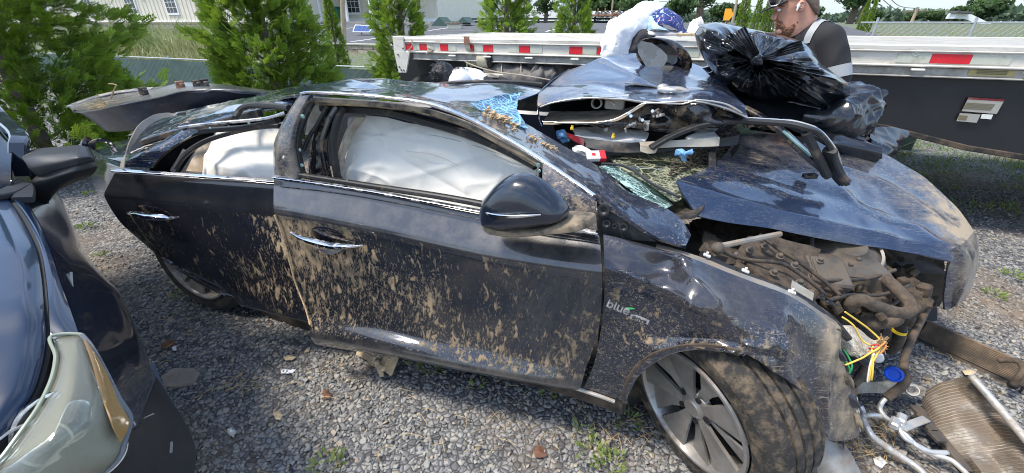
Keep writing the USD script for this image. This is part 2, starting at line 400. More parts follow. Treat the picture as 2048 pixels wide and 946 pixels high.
def pane(name, tint, fac=.0, crack=False, ior=1.5, opaque=.0, ocol=(.5, .5, .5)):
    n = {'t': ('transparent_bsdf', {'color': tint}), 'gl': ('glossy_bsdf', {'roughness': .02, 'color': (1, 1, 1)}), 'f': ('fresnel', {'IOR': ior}),
         'm': ('mix_closure', {}), 'd': ('diffuse_bsdf', {'color': ocol}), 'm2': ('mix_closure', {'fac': opaque})}
    l = [('f.fac', 'm.fac'), ('t.BSDF', 'm.closure1'), ('gl.BSDF', 'm.closure2'), ('m.closure', 'm2.closure1'), ('d.BSDF', 'm2.closure2')]
    if crack:
        n['g'] = ('geometry', {})
        n['v'] = ('voronoi_texture', {'feature': 'distance_to_edge', 'scale': 46.0}); n['v2'] = ('voronoi_texture', {'feature': 'distance_to_edge', 'scale': 15.0})
        n['nn'] = ('noise_texture', {'scale': 9.0, 'detail': 5.0})
        n['r'] = ('map_range', {'from_min': 0.02, 'from_max': 0.13, 'to_min': .95, 'to_max': .06, 'clamp': True})
        n['r2'] = ('map_range', {'from_min': 0.015, 'from_max': 0.05, 'to_min': .95, 'to_max': .0, 'clamp': True})
        n['nr'] = ('map_range', {'from_min': .42, 'from_max': .6, 'to_min': .1, 'to_max': 1.0, 'clamp': True})
        n['mx'] = ('math', {'math_type': 'maximum'}); n['ml'] = ('math', {'math_type': 'multiply'})
        l += [('g.position', 'v.vector'), ('g.position', 'v2.vector'), ('v.distance', 'r.value'), ('v2.distance', 'r2.value'), ('g.position', 'nn.vector'), ('nn.fac', 'nr.value'),
              ('r.result', 'ml.value1'), ('nr.result', 'ml.value2'), ('ml.value', 'mx.value1'), ('r2.result', 'mx.value2'), ('mx.value', 'm2.fac')]
    MAT[name] = usdkit.material(stage, '/World/Looks/' + name, n, l, surface='m2.closure')

VERT = (0, 0, 0)
paint('door_paint', mudcol=(.42, .325, .215), dust=.12, mud=1.0, ms=(52, 52, 21), mth=.565, col=(.020, .026, .038), flake=.6)
paint('rear_door_paint', dust=.12, mud=1.0, rot=(0, .45, 0), ms=(44, 44, 14), mth=.60)
paint('fender_paint', dustcol=(.40, .32, .22), dust=.10, mud=.9, ms=(34, 34, 24), mth=.615, scratch=.3, col=(.008, .014, .030), flake=.4)
paint('hood_paint', dustcol=(.42, .345, .25), dust=.05, mud=.7, ms=(14, 46, 30), mth=.625, scratch=1.0, rot=(0, 0, -.5), col=(.016, .034, .078), flake=.6)
paint('roof_paint', dustcol=(.40, .335, .25), dust=.05, mud=.8, ms=(16, 36, 30), mth=.63, scratch=.7, rot=(0, 0, -.35), col=(.018, .038, .085), flake=.6)
paint('shell_paint', dustcol=(.36, .30, .22), dust=.06, mud=.8, ms=(30, 30, 30), mth=.63, scratch=.4, col=(.010, .020, .045), flake=.5)
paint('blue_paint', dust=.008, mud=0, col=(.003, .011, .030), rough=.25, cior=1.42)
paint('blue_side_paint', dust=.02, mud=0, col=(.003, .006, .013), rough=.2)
mat('chrome', (.72, .72, .72), .13, 1, var=.06, dirt=.32, ds=10)
mat('chrome_bright', (.78, .78, .79), .10, 1, var=.05, dirt=.18, ds=24)
mat('black_plastic', (.016, .016, .017), .5, var=.35, bump=.15, bs=300, dirt=.07, ds=9)
mat('clean_black', (.013, .014, .016), .48, var=.2, bump=.12, bs=500)
mat('gloss_black', (.006, .006, .008), .16, coat=.6, var=.2, dirt=.30, ds=18)
mat('rubber_seal', (.014, .014, .014), .5, var=.3, dirt=.08, ds=22)
paint('lid_paint', dust=.10, mud=.8, ms=(16, 36, 30), mth=.63, scratch=.4, col=(.004, .007, .016), rough=.4, cior=1.4, crough=.2)
mat('seal_muddy', (.02, .019, .017), .7, var=.3, dirt=.75, ds=16, dcol=(.27, .21, .14))
mat('tyre_rubber', (.022, .020, .018), .85, var=.45, bump=.35, bs=120, dirt=.42, ds=26, dcol=(.17, .125, .08), stretch=(1, 1, 1))
mat('tyre_dark', (.018, .018, .018), .8, var=.3, bump=.2, bs=80, dirt=.25, ds=7, dcol=(.10, .08, .06))
mat('alloy', (.36, .345, .325), .40, .85, var=.18, dirt=.5, ds=6.5, dcol=(.13, .10, .075))
mat('alloy_dark', (.30, .285, .265), .45, .7, var=.3, dirt=.5, ds=8, dcol=(.10, .075, .055))
mat('airbag', (.70, .675, .61), .9, var=.04, vs=4, bump=.1, bs=260, spec=.15)
mat('beige_trim', (.52, .46, .37), .6, var=.12, dirt=.3, ds=11)
mat('beige_muddy', (.50, .43, .33), .7, var=.25, dirt=.6, ds=14, dcol=(.30, .21, .12))
mat('belt_web', (.22, .20, .17), .8, var=.15, bump=.3, bs=700)
mat('mud', (.27, .185, .105), .95, var=.45, vs=40, bump=.7, bs=90)
mat('mud_dry', (.46, .33, .19), .95, var=.35, vs=60, bump=.7, bs=120)
mat('engine_mud', (.062, .044, .029), .92, var=.55, vs=26, bump=.6, bs=60)
mat('engine_grey', (.085, .075, .065), .7, .3, var=.5, dirt=.5, ds=12, dcol=(.115, .082, .052))
mat('engine_dark', (.02, .018, .016), .7, var=.5, dirt=.42, ds=9, dcol=(.13, .09, .055))
mat('hose_mud', (.082, .058, .039), .85, var=.5, vs=30, bump=.4, bs=80, dirt=.3, dcol=(.05, .045, .04))
mat('dirty_steel', (.30, .28, .25), .5, .6, var=.35, dirt=.55, ds=10)
mat('grey_plastic', (.30, .29, .27), .65, var=.25, dirt=.5, ds=13)
mat('white_plastic', (.68, .67, .63), .5, var=.12, dirt=.4, ds=13)
mat('cut_fibre', (.52, .47, .38), .9, var=.35, bump=.8, bs=120, dirt=.45)
mat('blue_cap', (.01, .09, .62), .4, var=.15)
mat('yellow_wire', (.72, .48, .08), .5, var=.2)
mat('white_wire', (.70, .68, .62), .5, var=.2)
mat('green_wire', (.03, .28, .09), .5, var=.2)
mat('red_wire', (.45, .03, .03), .5, var=.2)
mat('orange_wire', (.62, .24, .05), .5, var=.2)
mat('alu_pipe', (.66, .65, .62), .38, .75, var=.2, dirt=.42, ds=13)
mat('fin_brown', (.12, .088, .06), .75, .2, var=.5, vs=14, dirt=.3, dcol=(.24, .16, .09))
mat('fin_grey', (.32, .29, .25), .6, .45, var=.35, vs=7, dirt=.45, ds=4, dcol=(.33, .24, .14))
mat('mirror_glass', (.26, .28, .30), .16, .9, var=.12, dirt=.35, ds=6, dcol=(.16, .15, .14))
mat('silver_scuff', (.42, .42, .42), .3, .8, var=.3, dirt=.4)
mat('bare_metal', (.55, .54, .52), .32, .9, var=.25, dirt=.25)
mat('yellow_clip', (.75, .50, .03), .5, var=.1)
mat('glass_shard', (.14, .25, .23), .12, var=.3, coat=.5)
mat('foam_white', (.72, .71, .68), .85, var=.08, dirt=.22, ds=8, bump=.2, bs=90)
mat('red_card', (.58, .02, .03), .5, var=.15)
mat('paper', (.76, .74, .69), .75, var=.06)
mat('glove_blue', (.20, .42, .70), .6, var=.15, trans=.25)
mat('red_lens', (.16, .006, .012), .25, coat=.6, var=.2, dirt=.2)
mat('bag_black', (.005, .0055, .007), .16, coat=.3, var=.3, spec=.7)
mat('trailer_white', (.60, .57, .50), .5, .0, var=.09, vs=5, dirt=.16, ds=6, dcol=(.26, .21, .15), stretch=(1, 1, 4))
mat('trailer_deck', (.40, .38, .33), .55, .25, var=.15, dirt=.25, ds=4, dcol=(.25, .22, .18))
mat('trailer_under', (.42, .40, .36), .6, .1, var=.15, dirt=.35, ds=6, dcol=(.15, .125, .10))
mat('tape_red', (.62, .012, .025), .35, var=.12, dirt=.12)
mat('tape_white', (.50, .51, .42), .4, var=.05, vs=60, dirt=.12)
mat('tape_mark', (.66, .67, .62), .5, var=.03)
mat('skirt_black', (.010, .0105, .012), .45, var=.25, vs=2, dirt=.08, ds=2, dcol=(.07, .06, .05))
mat('under_black', (.008, .008, .009), .7, var=.3)
mat('tarp', (.105, .098, .092), .72, var=.3, vs=6, dirt=.3, ds=7, dcol=(.2, .18, .15))
mat('strap', (.46, .41, .30), .8, var=.15, dirt=.3)
mat('rope', (.36, .32, .25), .9, var=.2)
mat('label_grey', (.33, .32, .28), .5, var=.06, dirt=.15)
mat('label_yellow', (.48, .40, .16), .5, var=.1, dirt=.25)
mat('ink', (.03, .03, .03), .6, var=.1)
mat('ink_brown', (.16, .13, .07), .6, var=.1)
mat('shirt_white', (.74, .74, .76), .85, var=.03, bump=.06, bs=200)
mat('shirt_black', (.017, .016, .018), .85, var=.2, bump=.15, bs=400)
mat('cloth_dark', (.03, .028, .033), .9, var=.2)
mat('cloth_grey', (.44, .42, .42), .9, var=.1)
mat('cloth_aqua', (.38, .56, .66), .9, var=.1)
mat('reflect_grey', (.33, .345, .35), .5, var=.06, bump=.2, bs=500)
mat('skin', (.58, .29, .20), .5, var=.14, vs=18, spec=.35)
mat('skin_tan', (.42, .20, .11), .5, var=.12, spec=.35)
mat('hair_black', (.006, .006, .008), .38, var=.4, vs=50, bump=.7, bs=130, stretch=(1, 1, 1))
mat('beard', (.21, .095, .05), .8, var=.4, vs=90, bump=.6, bs=220)
mat('hair_short', (.12, .085, .065), .8, var=.35, vs=90, bump=.5, bs=260)
mat('cap_black', (.02, .021, .025), .7, var=.15, bump=.15, bs=500)
mat('ear_white', (.82, .82, .82), .3, var=.02)
mat('siding', (.66, .61, .49), .7, var=.05, vs=3)
mat('siding_beige', (.40, .35, .24), .7, var=.06, vs=3)
mat('white_trim', (.78, .78, .76), .6, var=.03)
mat('metal_roof', (.58, .58, .57), .45, .3, var=.08)
mat('roof_red', (.42, .06, .07), .6, var=.1)
mat('window_glass', (.025, .032, .04), .08, coat=.5, var=.3, vs=1.5)
mat('door_brown', (.10, .045, .032), .6, var=.15)
mat('sign_blue', (.03, .16, .42), .5, var=.05)
mat('asphalt', (.085, .087, .092), .9, var=.2, vs=3, bump=.25, bs=60)
mat('line_white', (.72, .72, .70), .8, var=.1)
mat('stone', (.30, .25, .20), .9, var=.35, vs=5, bump=.5, bs=20)
mat('wood_pole', (.34, .27, .19), .85, var=.25, vs=6, stretch=(8, 8, .6), bump=.3, bs=50)
mat('wood_dark', (.16, .13, .10), .9, var=.3)
mat('solar', (.02, .055, .19), .15, coat=.8, var=.15)
mat('fence_black', (.012, .012, .012), .6, var=.2)
mat('fence_wire', (.42, .44, .44), .5, .5, var=.1)
mat('screen_green', (.052, .092, .083), .8, var=.22, vs=4, bump=.3, bs=200)
mat('screen_wire', (.24, .30, .28), .5, .2, var=.1)
mat('sign_cream', (.66, .62, .50), .7, var=.06)
mat('bin_green', (.02, .14, .07), .5, var=.1)
mat('car_far', (.03, .035, .045), .2, coat=1, var=.15)
mat('truck_white', (.76, .77, .78), .5, var=.04)
mat('rust', (.23, .12, .08), .9, var=.3)
mat('bark', (.11, .08, .06), .9, var=.35, vs=12, bump=.5, bs=30)
mat('leaf_dry', (.13, .06, .035), .85, var=.4, vs=30)
mat('straw', (.42, .30, .15), .9, var=.35, vs=50)
mat('wood_chip', (.52, .40, .25), .85, var=.3, vs=20, stretch=(1, 6, 1))
mat('weed', (.075, .17, .025), .6, var=.35, vs=14, trans=.3)
mat('amber', (.25, .15, .055), .3, var=.1, coat=.5, dirt=.06)
mat('lamp_haze', (.36, .42, .40), .28, var=.22, vs=4.5, coat=.7, spec=.5)
mat('lamp_edge', (.24, .26, .19), .35, var=.08, coat=.4)
mat('lamp_inner', (.66, .68, .65), .38, .4, var=.2)
mat('lamp_shade', (.12, .13, .14), .35, var=.25)
mat('arrow_orange', (.85, .38, .02), .5, var=.05)
pane('lens_clear', (.85, .87, .80), opaque=.17, ocol=(.42, .41, .33))
pane('crack_glass', (.62, .80, .76), crack=True, ocol=(.42, .60, .54))
pane('crack_dusty', (.50, .58, .50), crack=True, ocol=(.30, .30, .21))
pane('crack_glass_blue', (.45, .62, .72), crack=True, ocol=(.28, .55, .78))
pane('dark_pane', (.08, .10, .12), ior=1.42)
pane('clear_pane', (.80, .88, .86), ior=1.45)

def leaf_mat(name, dark, light, trans=.35):
    n = {'a': ('attribute', {'attribute': 'tint'}), 'o': ('object_info', {}),
         'r': ('rgb_ramp', {'ramp': [(0, dark), (.55, tuple((np.array(dark) + np.array(light)) / 2)), (1, light)]}),
         'p': ('principled_bsdf', {'roughness': .55, 'specular_ior_level': .35}), 't': ('translucent_bsdf', {}), 'm': ('mix_closure', {'fac': trans})}
    l = [('a.fac', 'r.fac'), ('r.color', 'p.base_color'), ('r.color', 't.color'), ('p.BSDF', 'm.closure1'), ('t.BSDF', 'm.closure2')]
    MAT[name] = usdkit.material(stage, '/World/Looks/' + name, n, l, surface='m.closure')
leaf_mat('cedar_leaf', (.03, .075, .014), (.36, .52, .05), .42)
leaf_mat('far_leaf', (.055, .085, .06), (.14, .20, .11), .2)
leaf_mat('broad_leaf', (.025, .055, .018), (.10, .17, .045), .3)
leaf_mat('grass_leaf', (.09, .17, .03), (.34, .38, .13), .35)
leaf_mat('reed_leaf', (.08, .16, .03), (.40, .38, .18), .35)

# ground: crushed stone, tan dirt and sparse green in places
MAT['gravel_ground'] = usdkit.material(stage, '/World/Looks/gravel_ground', {
    'g': ('geometry', {}), 'v': ('voronoi_texture', {'scale': 42.0, 'randomness': 1.0}), 'vd': ('voronoi_texture', {'scale': 42.0, 'feature': 'distance_to_edge'}),
    'rb': ('rgb_to_bw', {}), 'rc': ('rgb_ramp', {'ramp': [(.1, (.09, .09, .095)), (.45, (.20, .20, .205)), (.75, (.32, .315, .305)), (1, (.40, .35, .27))]}),
    'e': ('map_range', {'from_min': .0, 'from_max': .16, 'to_min': .25, 'to_max': 1.0, 'clamp': True}), 'mu': ('mix_color', {'blend_type': 'multiply', 'fac': 1.0}),
    'dn': ('noise_texture', {'scale': .75, 'detail': 6.0, 'roughness': .65}), 'dr': ('rgb_ramp', {'ramp': [(.50, (0, 0, 0)), (.66, (.8, .8, .8))]}), 'dm': ('mix_color', {'b': (.21, .15, .095)}),
    'at': ('attribute', {'attribute': 'green'}), 'gn': ('noise_texture', {'scale': 9.0, 'detail': 6.0}), 'gr': ('map_range', {'from_min': .4, 'from_max': .6, 'clamp': True}),
    'gm': ('math', {'math_type': 'multiply'}), 'gc': ('mix_color', {'b': (.10, .15, .035)}),
    'b': ('bump', {'strength': .9, 'distance': .02}), 'p': ('principled_bsdf', {'roughness': .92, 'specular_ior_level': .3})},
    [('g.position', 'v.vector'), ('g.position', 'vd.vector'), ('v.color', 'rb.color'), ('rb.val', 'rc.fac'), ('vd.distance', 'e.value'), ('rc.color', 'mu.a'), ('e.result', 'mu.b'),
     ('g.position', 'dn.vector'), ('dn.fac', 'dr.fac'), ('dr.color', 'dm.fac'), ('mu.result', 'dm.a'),
     ('g.position', 'gn.vector'), ('gn.fac', 'gr.value'), ('gr.result', 'gm.value1'), ('at.fac', 'gm.value2'), ('gm.value', 'gc.fac'), ('dm.result', 'gc.a'), ('gc.result', 'p.base_color'),
     ('vd.distance', 'b.height'), ('b.normal', 'p.normal')], surface='p.BSDF')
MAT['gravel_stone'] = usdkit.material(stage, '/World/Looks/gravel_stone', {
    'o': ('object_info', {}), 'g': ('geometry', {}), 'r': ('rgb_ramp', {'ramp': [(0, (.14, .138, .132)), (.35, (.245, .24, .228)), (.7, (.32, .312, .29)), (.9, (.385, .36, .31)), (1, (.43, .32, .20))]}),
    'n': ('noise_texture', {'scale': 160.0, 'detail': 3.0}), 'm': ('mix_color', {'blend_type': 'multiply', 'fac': .5}), 'nr': ('rgb_ramp', {'ramp': [(.3, (.5, .5, .5)), (.7, (1, 1, 1))]}),
    'dn': ('noise_texture', {'scale': .75, 'detail': 6.0, 'roughness': .65}), 'dr': ('rgb_ramp', {'ramp': [(.52, (0, 0, 0)), (.70, (.55, .55, .55))]}), 'dm': ('mix_color', {'b': (.24, .17, .11)}),
    'p': ('principled_bsdf', {'roughness': .88, 'specular_ior_level': .35})},
    [('o.random', 'r.fac'), ('g.position', 'n.vector'), ('n.fac', 'nr.fac'), ('r.color', 'm.a'), ('nr.color', 'm.b'), ('g.position', 'dn.vector'), ('dn.fac', 'dr.fac'), ('dr.color', 'dm.fac'), ('m.result', 'dm.a'),
     ('dm.result', 'p.base_color')], surface='p.BSDF')
# ------------------------------------------------------------------ ground
def ground_z(p):
    """Flat gravel yard, a bank behind the hedge, then a lot and fields that rise slowly."""
    t = p @ TN; t = t - 4.5 * np.clip((p @ TD + .5) / 2.5, 0, 1) * np.clip((t - 6) / 2, 0, 1) * np.clip((40 - t) / 20, 0, 1)
    return np.interp(t, [-1e4, 7.6, 8.6, 10.5, 13.0, 22, 60, 400, 2000], [0, 0, .25, .45, .86, 1.38, 1.47, 1.5, 1.5])
_x = np.concatenate([-np.geomspace(900, 8.5, 36), np.linspace(-8, 8, 81), np.geomspace(8.5, 900, 36)])
_y = np.concatenate([-np.geomspace(200, 3, 14), np.linspace(-2.6, 14, 84), np.geomspace(14.6, 900, 36)])
GX, GY = np.meshgrid(_x, _y, indexing='ij')
GP = np.stack([GX, GY, 0 * GX], -1); GP[..., 2] = ground_z(GP)
_near = (np.hypot(GX, GY - 3) < 9)
GP[..., 2] += _near * (meshkit.fbm(GP * 1.3, 3, 4) - .55) * .03
gs = Sheet(GP, 0, toward=(0, 0, 1000))
tl_ = GP @ TN; ta_ = GP @ TD
gs.attr('green', np.clip((tl_ - 6.6 - 6 * (ta_ > .5)) / .5, 0, 1) + np.clip(1 - np.abs(tl_ - 6.8) / 1.6, 0, 1) * (ta_ > 0) * .55)
gr_ = put(None, 'ground', gs, 'gravel_ground'); tag(gr_, kind='structure')

# loose crushed stone lying on it
def stone(seed):
    r = np.random.default_rng(seed)
    p = r.normal(0, 1, (13, 3)); p /= np.linalg.norm(p, axis=1, keepdims=True); p *= r.uniform(.75, 1.0, (13, 1)) * [1, r.uniform(.65, .9), r.uniform(.4, .65)]
    return trimesh.convex.convex_hull(p)
def scatter_stones():
    pi = UsdGeom.PointInstancer.Define(stage, '/World/gravel')
    tag(pi.GetPrim(), 'grey crushed stone gravel covering the yard', 'gravel', kind='stuff')
    for k in range(8):
        m = stone(50 + k)
        g = usdkit.mesh(stage, f'/World/gravel/stone_{k:03d}' if k else '/World/gravel/stone', m, MAT['gravel_stone'], False)
        pi.CreatePrototypesRel().AddTarget(g.GetPath())
    r = np.random.default_rng(7); P = []
    for (x0, x1, y0, y1, dens) in ((-2.2, 2.8, .35, 2.6, 3700), (-5, 5.6, 2.6, 5.2, 800), (2.8, 5.6, .35, 2.6, 1300), (-4.5, -2.2, .9, 2.6, 1200)):
        n = int((x1 - x0) * (y1 - y0) * dens); P.append(np.stack([r.uniform(x0, x1, n), r.uniform(y0, y1, n), np.zeros(n)], 1))
    P = np.vstack(P)
    a, l = P @ E1, P @ E2
    under = (l > 1.65) & (l < 2.85) & (a > -2.9) & (a < .9)
    d = (P - [0, 0, CAMH]); f = d @ np.array([0, CT, -ST]); keep = ~under & (f > .2) & (np.abs(d[:, 0] / np.maximum(f, .01)) < 1.35)
    keep &= ((d @ np.array([0, ST, CT])) / np.maximum(f, .01) > -.66)
    P = P[keep]; n = len(P)
    dirt = meshkit.fbm(np.c_[P[:, :2] * 1.1, np.zeros(n)], 3, 77)
    k2 = (dirt < .57) | (r.random(n) < .45); P = P[k2]; n = len(P)
    s = r.lognormal(-.05, .30, n) * .0098; s = np.clip(s, .0055, .02)
    P[:, 2] = (meshkit.fbm(np.c_[P[:, :2], np.zeros(n)] * 1.3, 3, 4) - .55) * .03 + s * r.uniform(.1, .45, n)
    q = r.normal(0, 1, (n, 4)); q[:, 1:3] *= .35; q /= np.linalg.norm(q, axis=1, keepdims=True)
    pi.CreatePositionsAttr(Vt.Vec3fArray.FromNumpy(P.astype(np.float32)))
    pi.CreateScalesAttr(Vt.Vec3fArray.FromNumpy(np.repeat(s[:, None], 3, 1).astype(np.float32)))
    pi.CreateOrientationsAttr(Vt.QuathArray([Gf.Quath(*map(float, x)) for x in q]))
    pi.CreateProtoIndicesAttr(Vt.IntArray.FromNumpy(r.integers(0, 8, n).astype(np.int32)))
    return n
N_STONES = scatter_stones()
# ------------------------------------------------------------------ the wrecked sedan
wreck = thing('wrecked_car', 'crushed black sedan with muddy sides, crumpled bonnet and hanging white airbags', 'car', car(-1.0, 2.1, 0))
W = wreck
def dusty(k, f0):
    return lambda s, f: f0(s.attr('dust', k + 0 * s.row), f)
def mudmask(s, f):
    return s.attr('mud', np.clip(f(s.row, s.col), 0, 1))

# front door skin: belt, shoulder, crease, belly, lower flare, tuck
fd = panel([
    [(549, 358, 1.225), (722, 381, 1.215), (961, 427, 1.205), (1110, 455, 1.20), (1197, 470, 1.20)],
    [(548, 372, 1.212), (722, 396, 1.20), (950, 440, 1.19), (1110, 469, 1.185), (1200, 482, 1.185)],
    [(548, 418, 1.155), (722, 449, 1.145), (946, 498, 1.13), (1110, 525, 1.12), (1204, 537, 1.115)],
    [(550, 428, 1.15), (722, 459, 1.14), (944, 507, 1.125), (1110, 534, 1.115), (1204, 546, 1.11)],
    [(556, 440, 1.155), (722, 472, 1.15), (944, 520, 1.135), (1110, 546, 1.125), (1204.5, 557, 1.12)],
    [(589, 560, 1.13), (740, 580, 1.13), (944, 615, 1.135), (1100, 640, 1.14), (1200, 640, 1.145)],
    [(615, 630, 1.095), (780, 660, 1.10), (966, 700, 1.11), (1090, 722, 1.13), (1185, 700, 1.15)],
    [(621, 650, 1.07), (811, 684, 1.075), (970, 720, 1.092), (1085, 742, 1.115), (1172, 736, 1.14)],
    [(620, 672, 1.045), (811, 708, 1.05), (950, 736, 1.07), (1080, 760, 1.10), (1163, 768, 1.13)],
    [(632, 689, 1.10), (811, 720, 1.10), (944, 745, 1.11), (1077, 769, 1.13), (1153, 780, 1.15)]],
    n=80, m=110, thick=.012, dent=.0035, dscale=4.5, seed=3)
fd.attr('dust', np.clip((.36 - fd.row) / .05, 0, 1) * .13 + .07 * (fd.row > .36) + np.clip((fd.row - .84) / .05, 0, 1) * .22)
mudmask(fd, lambda r, c: np.clip((r - .335) / .03, .03, 1) * np.clip((.86 - r) / .05 + .12, .12, 1) * (1 - .35 * np.clip((c - .6) / .5, 0, 1)))
front_door = put(W, 'front_door', fd, 'door_paint', 'muddy front passenger door')

rd = panel([
    [(229, 346, 1.03), (354, 352, 1.12), (470, 360, 1.20), (556, 368, 1.25)],
    [(226, 352, 1.025), (354, 360, 1.11), (470, 369, 1.19), (556, 377, 1.24)],
    [(209, 388, 1.0), (354, 401, 1.087), (470, 414, 1.167), (556, 424, 1.22)],
    [(211, 396, 1.0), (354, 411, 1.087), (470, 424, 1.167), (560, 436, 1.22)],
    [(238, 440, 1.00), (354, 470, 1.065), (470, 500, 1.13), (580, 520, 1.18)],
    [(296, 494, 1.04), (380, 530, 1.08), (470, 555, 1.13), (595, 570, 1.17)],
    [(380, 548, 1.075), (420, 570, 1.10), (500, 594, 1.13), (610, 612, 1.16)],
    [(474, 604, 1.12), (500, 611, 1.13), (540, 622, 1.14), (622, 640, 1.16)],
    [(479, 607, 1.17), (505, 615, 1.17), (545, 627, 1.17), (624, 646, 1.18)]],
    n=70, m=70, thick=.012, dent=.004, dscale=4, seed=5)
mudmask(rd, lambda r, c: np.clip((r - .36) / .04, .03, 1) * np.clip((.93 - r) / .1, .1, 1) * (.45 + .55 * c))
rear_door = put(W, 'rear_door', rd, 'rear_door_paint', 'rear passenger door standing slightly ajar')

# door edge bead of dried mud between the doors
put(front_door, 'door_edge', tube([at(549, 430, 1.145), at(566, 475, 1.14), at(589, 560, 1.12), at(611, 617, 1.09), at(620, 650, 1.055)], .004, 6), 'mud_dry')

# handles
def handle(parent, pts, cup, bow, lat):
    h = put(parent, 'handle', sweep(curve([at(u, v, k) for u, v, k in pts], 24), [(-.009, -.004), (-.009, .004), (-.003, .010), (.005, .010), (.009, .004), (.009, -.006)],
            scale=np.r_[np.linspace(.35, 1.3, 8), np.full(9, 1.35), np.linspace(1.3, .35, 7)]), 'chrome_bright', 'chrome door handle')
    u, v, ru, rv = cup
    c = at(u, v, lat)
    px = np.linalg.norm(at(u + 1, v, lat) - c)
    m = trimesh.creation.icosphere(subdivisions=3); vv = np.array(m.vertices)
    vv = c + vv[:, :1] * E1 * ru * px + vv[:, 2:] * Z * rv * px * 1.15 + vv[:, 1:2] * E2 * .004
    put(parent, 'handle_cup', trimesh.Trimesh(vv, m.faces, process=False), 'gloss_black')
    return h
handle(front_door, [(579, 463, 1.125), (611, 479, 1.10), (655, 491, 1.09), (700, 493, 1.09), (726, 491, 1.115)], (657, 471, 33, 13), 0, 1.137)
put(front_door, 'handle_blade', strip([at(629, 459, 1.13), at(668, 474, 1.11), at(712, 484, 1.11)], .012, .006), 'gloss_black')
put(front_door, 'handle_reflector', Sheet(refine(rows3([[(628, 494, 1.125), (655, 500, 1.115), (688, 498, 1.12)], [(640, 501, 1.122), (657, 509, 1.118), (680, 503, 1.122)]]), 6, 10), .002), 'silver_scuff')
handle(rear_door, [(254, 425, .985), (280, 430, .962), (305, 434, .963), (335, 437, .985), (357, 434, 1.03)], (308, 428, 34, 9), 0, 1.03)

# chrome belt mouldings and black sill strips
put(front_door, 'belt_moulding', strip([at(549, 355, 1.205), at(722, 379, 1.195), at(850, 402, 1.19), at(961, 423, 1.185), at(1084, 447, 1.18), at(1196, 466, 1.18)], .008, .021, up=E2, k=40), 'chrome_bright')
put(front_door, 'sill_seal', strip([at(600, 350, 1.24), at(722, 369, 1.23), at(850, 388, 1.22), at(964, 408, 1.22), at(1090, 437, 1.21)], .02, .022, up=E2, k=30), 'rubber_seal')
put(front_door, 'crease_line', strip([at(560, 373, 1.206), at(722, 393, 1.193), at(961, 438, 1.178), at(1110, 466, 1.172), at(1199, 480, 1.172)], .002, .004, up=E2, k=30), 'gloss_black')
put(rear_door, 'belt_moulding', strip([at(227, 341, 1.005), at(354, 349, 1.10), at(470, 357, 1.18), at(552, 363, 1.235)], .008, .024, up=E2, k=30), 'chrome')

# front door window frame: dusty rear upright, chrome, muddy seal
put(front_door, 'frame_upright', dusty(.5, mudmask)(panel([
    [(602, 187, 1.305), (612, 184, 1.30), (624, 184, 1.30), (626, 203, 1.31)],
    [(582, 214, 1.285), (592, 214, 1.275), (603, 218, 1.275), (611, 224, 1.295)],
    [(558, 259, 1.265), (570, 259, 1.25), (586, 260, 1.25), (598, 262, 1.275)],
    [(547, 297, 1.25), (560, 298, 1.225), (580, 300, 1.23), (594, 302, 1.26)],
    [(549, 349, 1.235), (562, 352, 1.21), (585, 355, 1.215), (606, 356, 1.25)]], 40, 16, thick=.008, dent=.003, dscale=7, seed=8), lambda r, c: .75 + 0 * r), 'shell_paint', 'dusty painted window frame upright')
chrome_top = [(604, 187, 1.30), (625, 184, 1.295), (691, 188, 1.30), (793, 197, 1.32), (862, 209, 1.34), (930, 234, 1.36), (998, 269, 1.36), (1067, 310, 1.33), (1135, 355, 1.28), (1188, 392, 1.235)]
put(front_door, 'frame_moulding', strip([at(*p) for p in chrome_top], .010, .019, up=E2, k=60), 'chrome_bright')
put(front_door, 'upper_seal', strip([at(u, v + 10 + 5 * (600 < u < 1000), k + .012) for u, v, k in chrome_top[1:]], .014, .024, up=E2, k=60), 'seal_muddy')
put(front_door, 'rear_seal', strip([at(626, 204, 1.315), at(606, 245, 1.285), at(598, 270, 1.275), at(596, 300, 1.265), at(608, 352, 1.26)], .016, .022, up=E2, k=30), 'rubber_seal')
put(front_door, 'inner_frame', strip([at(628, 205, 1.33), at(720, 207, 1.35), at(800, 214, 1.37), at(870, 228, 1.385), at(940, 252, 1.39), at(1010, 290, 1.38), at(1076, 328, 1.34)], .02, .026, up=E2, k=50), 'seal_muddy')
put(front_door, 'sail_panel', dusty(.22, mudmask)(panel([
    [(1086, 322, 1.31), (1135, 358, 1.275), (1188, 396, 1.235)], [(1084, 380, 1.255), (1135, 400, 1.24), (1191, 425, 1.215)], [(1084, 440, 1.21), (1135, 452, 1.205), (1195, 463, 1.20)]], 16, 16, thick=.006, seed=2), lambda r, c: .25 + .5 * r), 'shell_paint', 'mirror mounting panel')
put(front_door, 'sail_edge', strip([at(1078, 326, 1.33), at(1077, 385, 1.27), at(1078, 440, 1.22)], .01, .016, up=E2), 'rubber_seal')
for (u, v, s) in ((605, 232, 9), (600, 300, 7), (604, 330, 9), (694, 362, 6), (758, 373, 5), (776, 376, 7), (1076, 330, 8), (1079, 342, 6)):
    c = at(u, v, 1.23 if v > 340 else 1.25); k = s * .0009
    put(front_door, 'glass_shard', lump(None, (k, k * .5, k * 1.1), c, k * .5, 90, 1, int(u)), 'glass_shard', smooth=False)

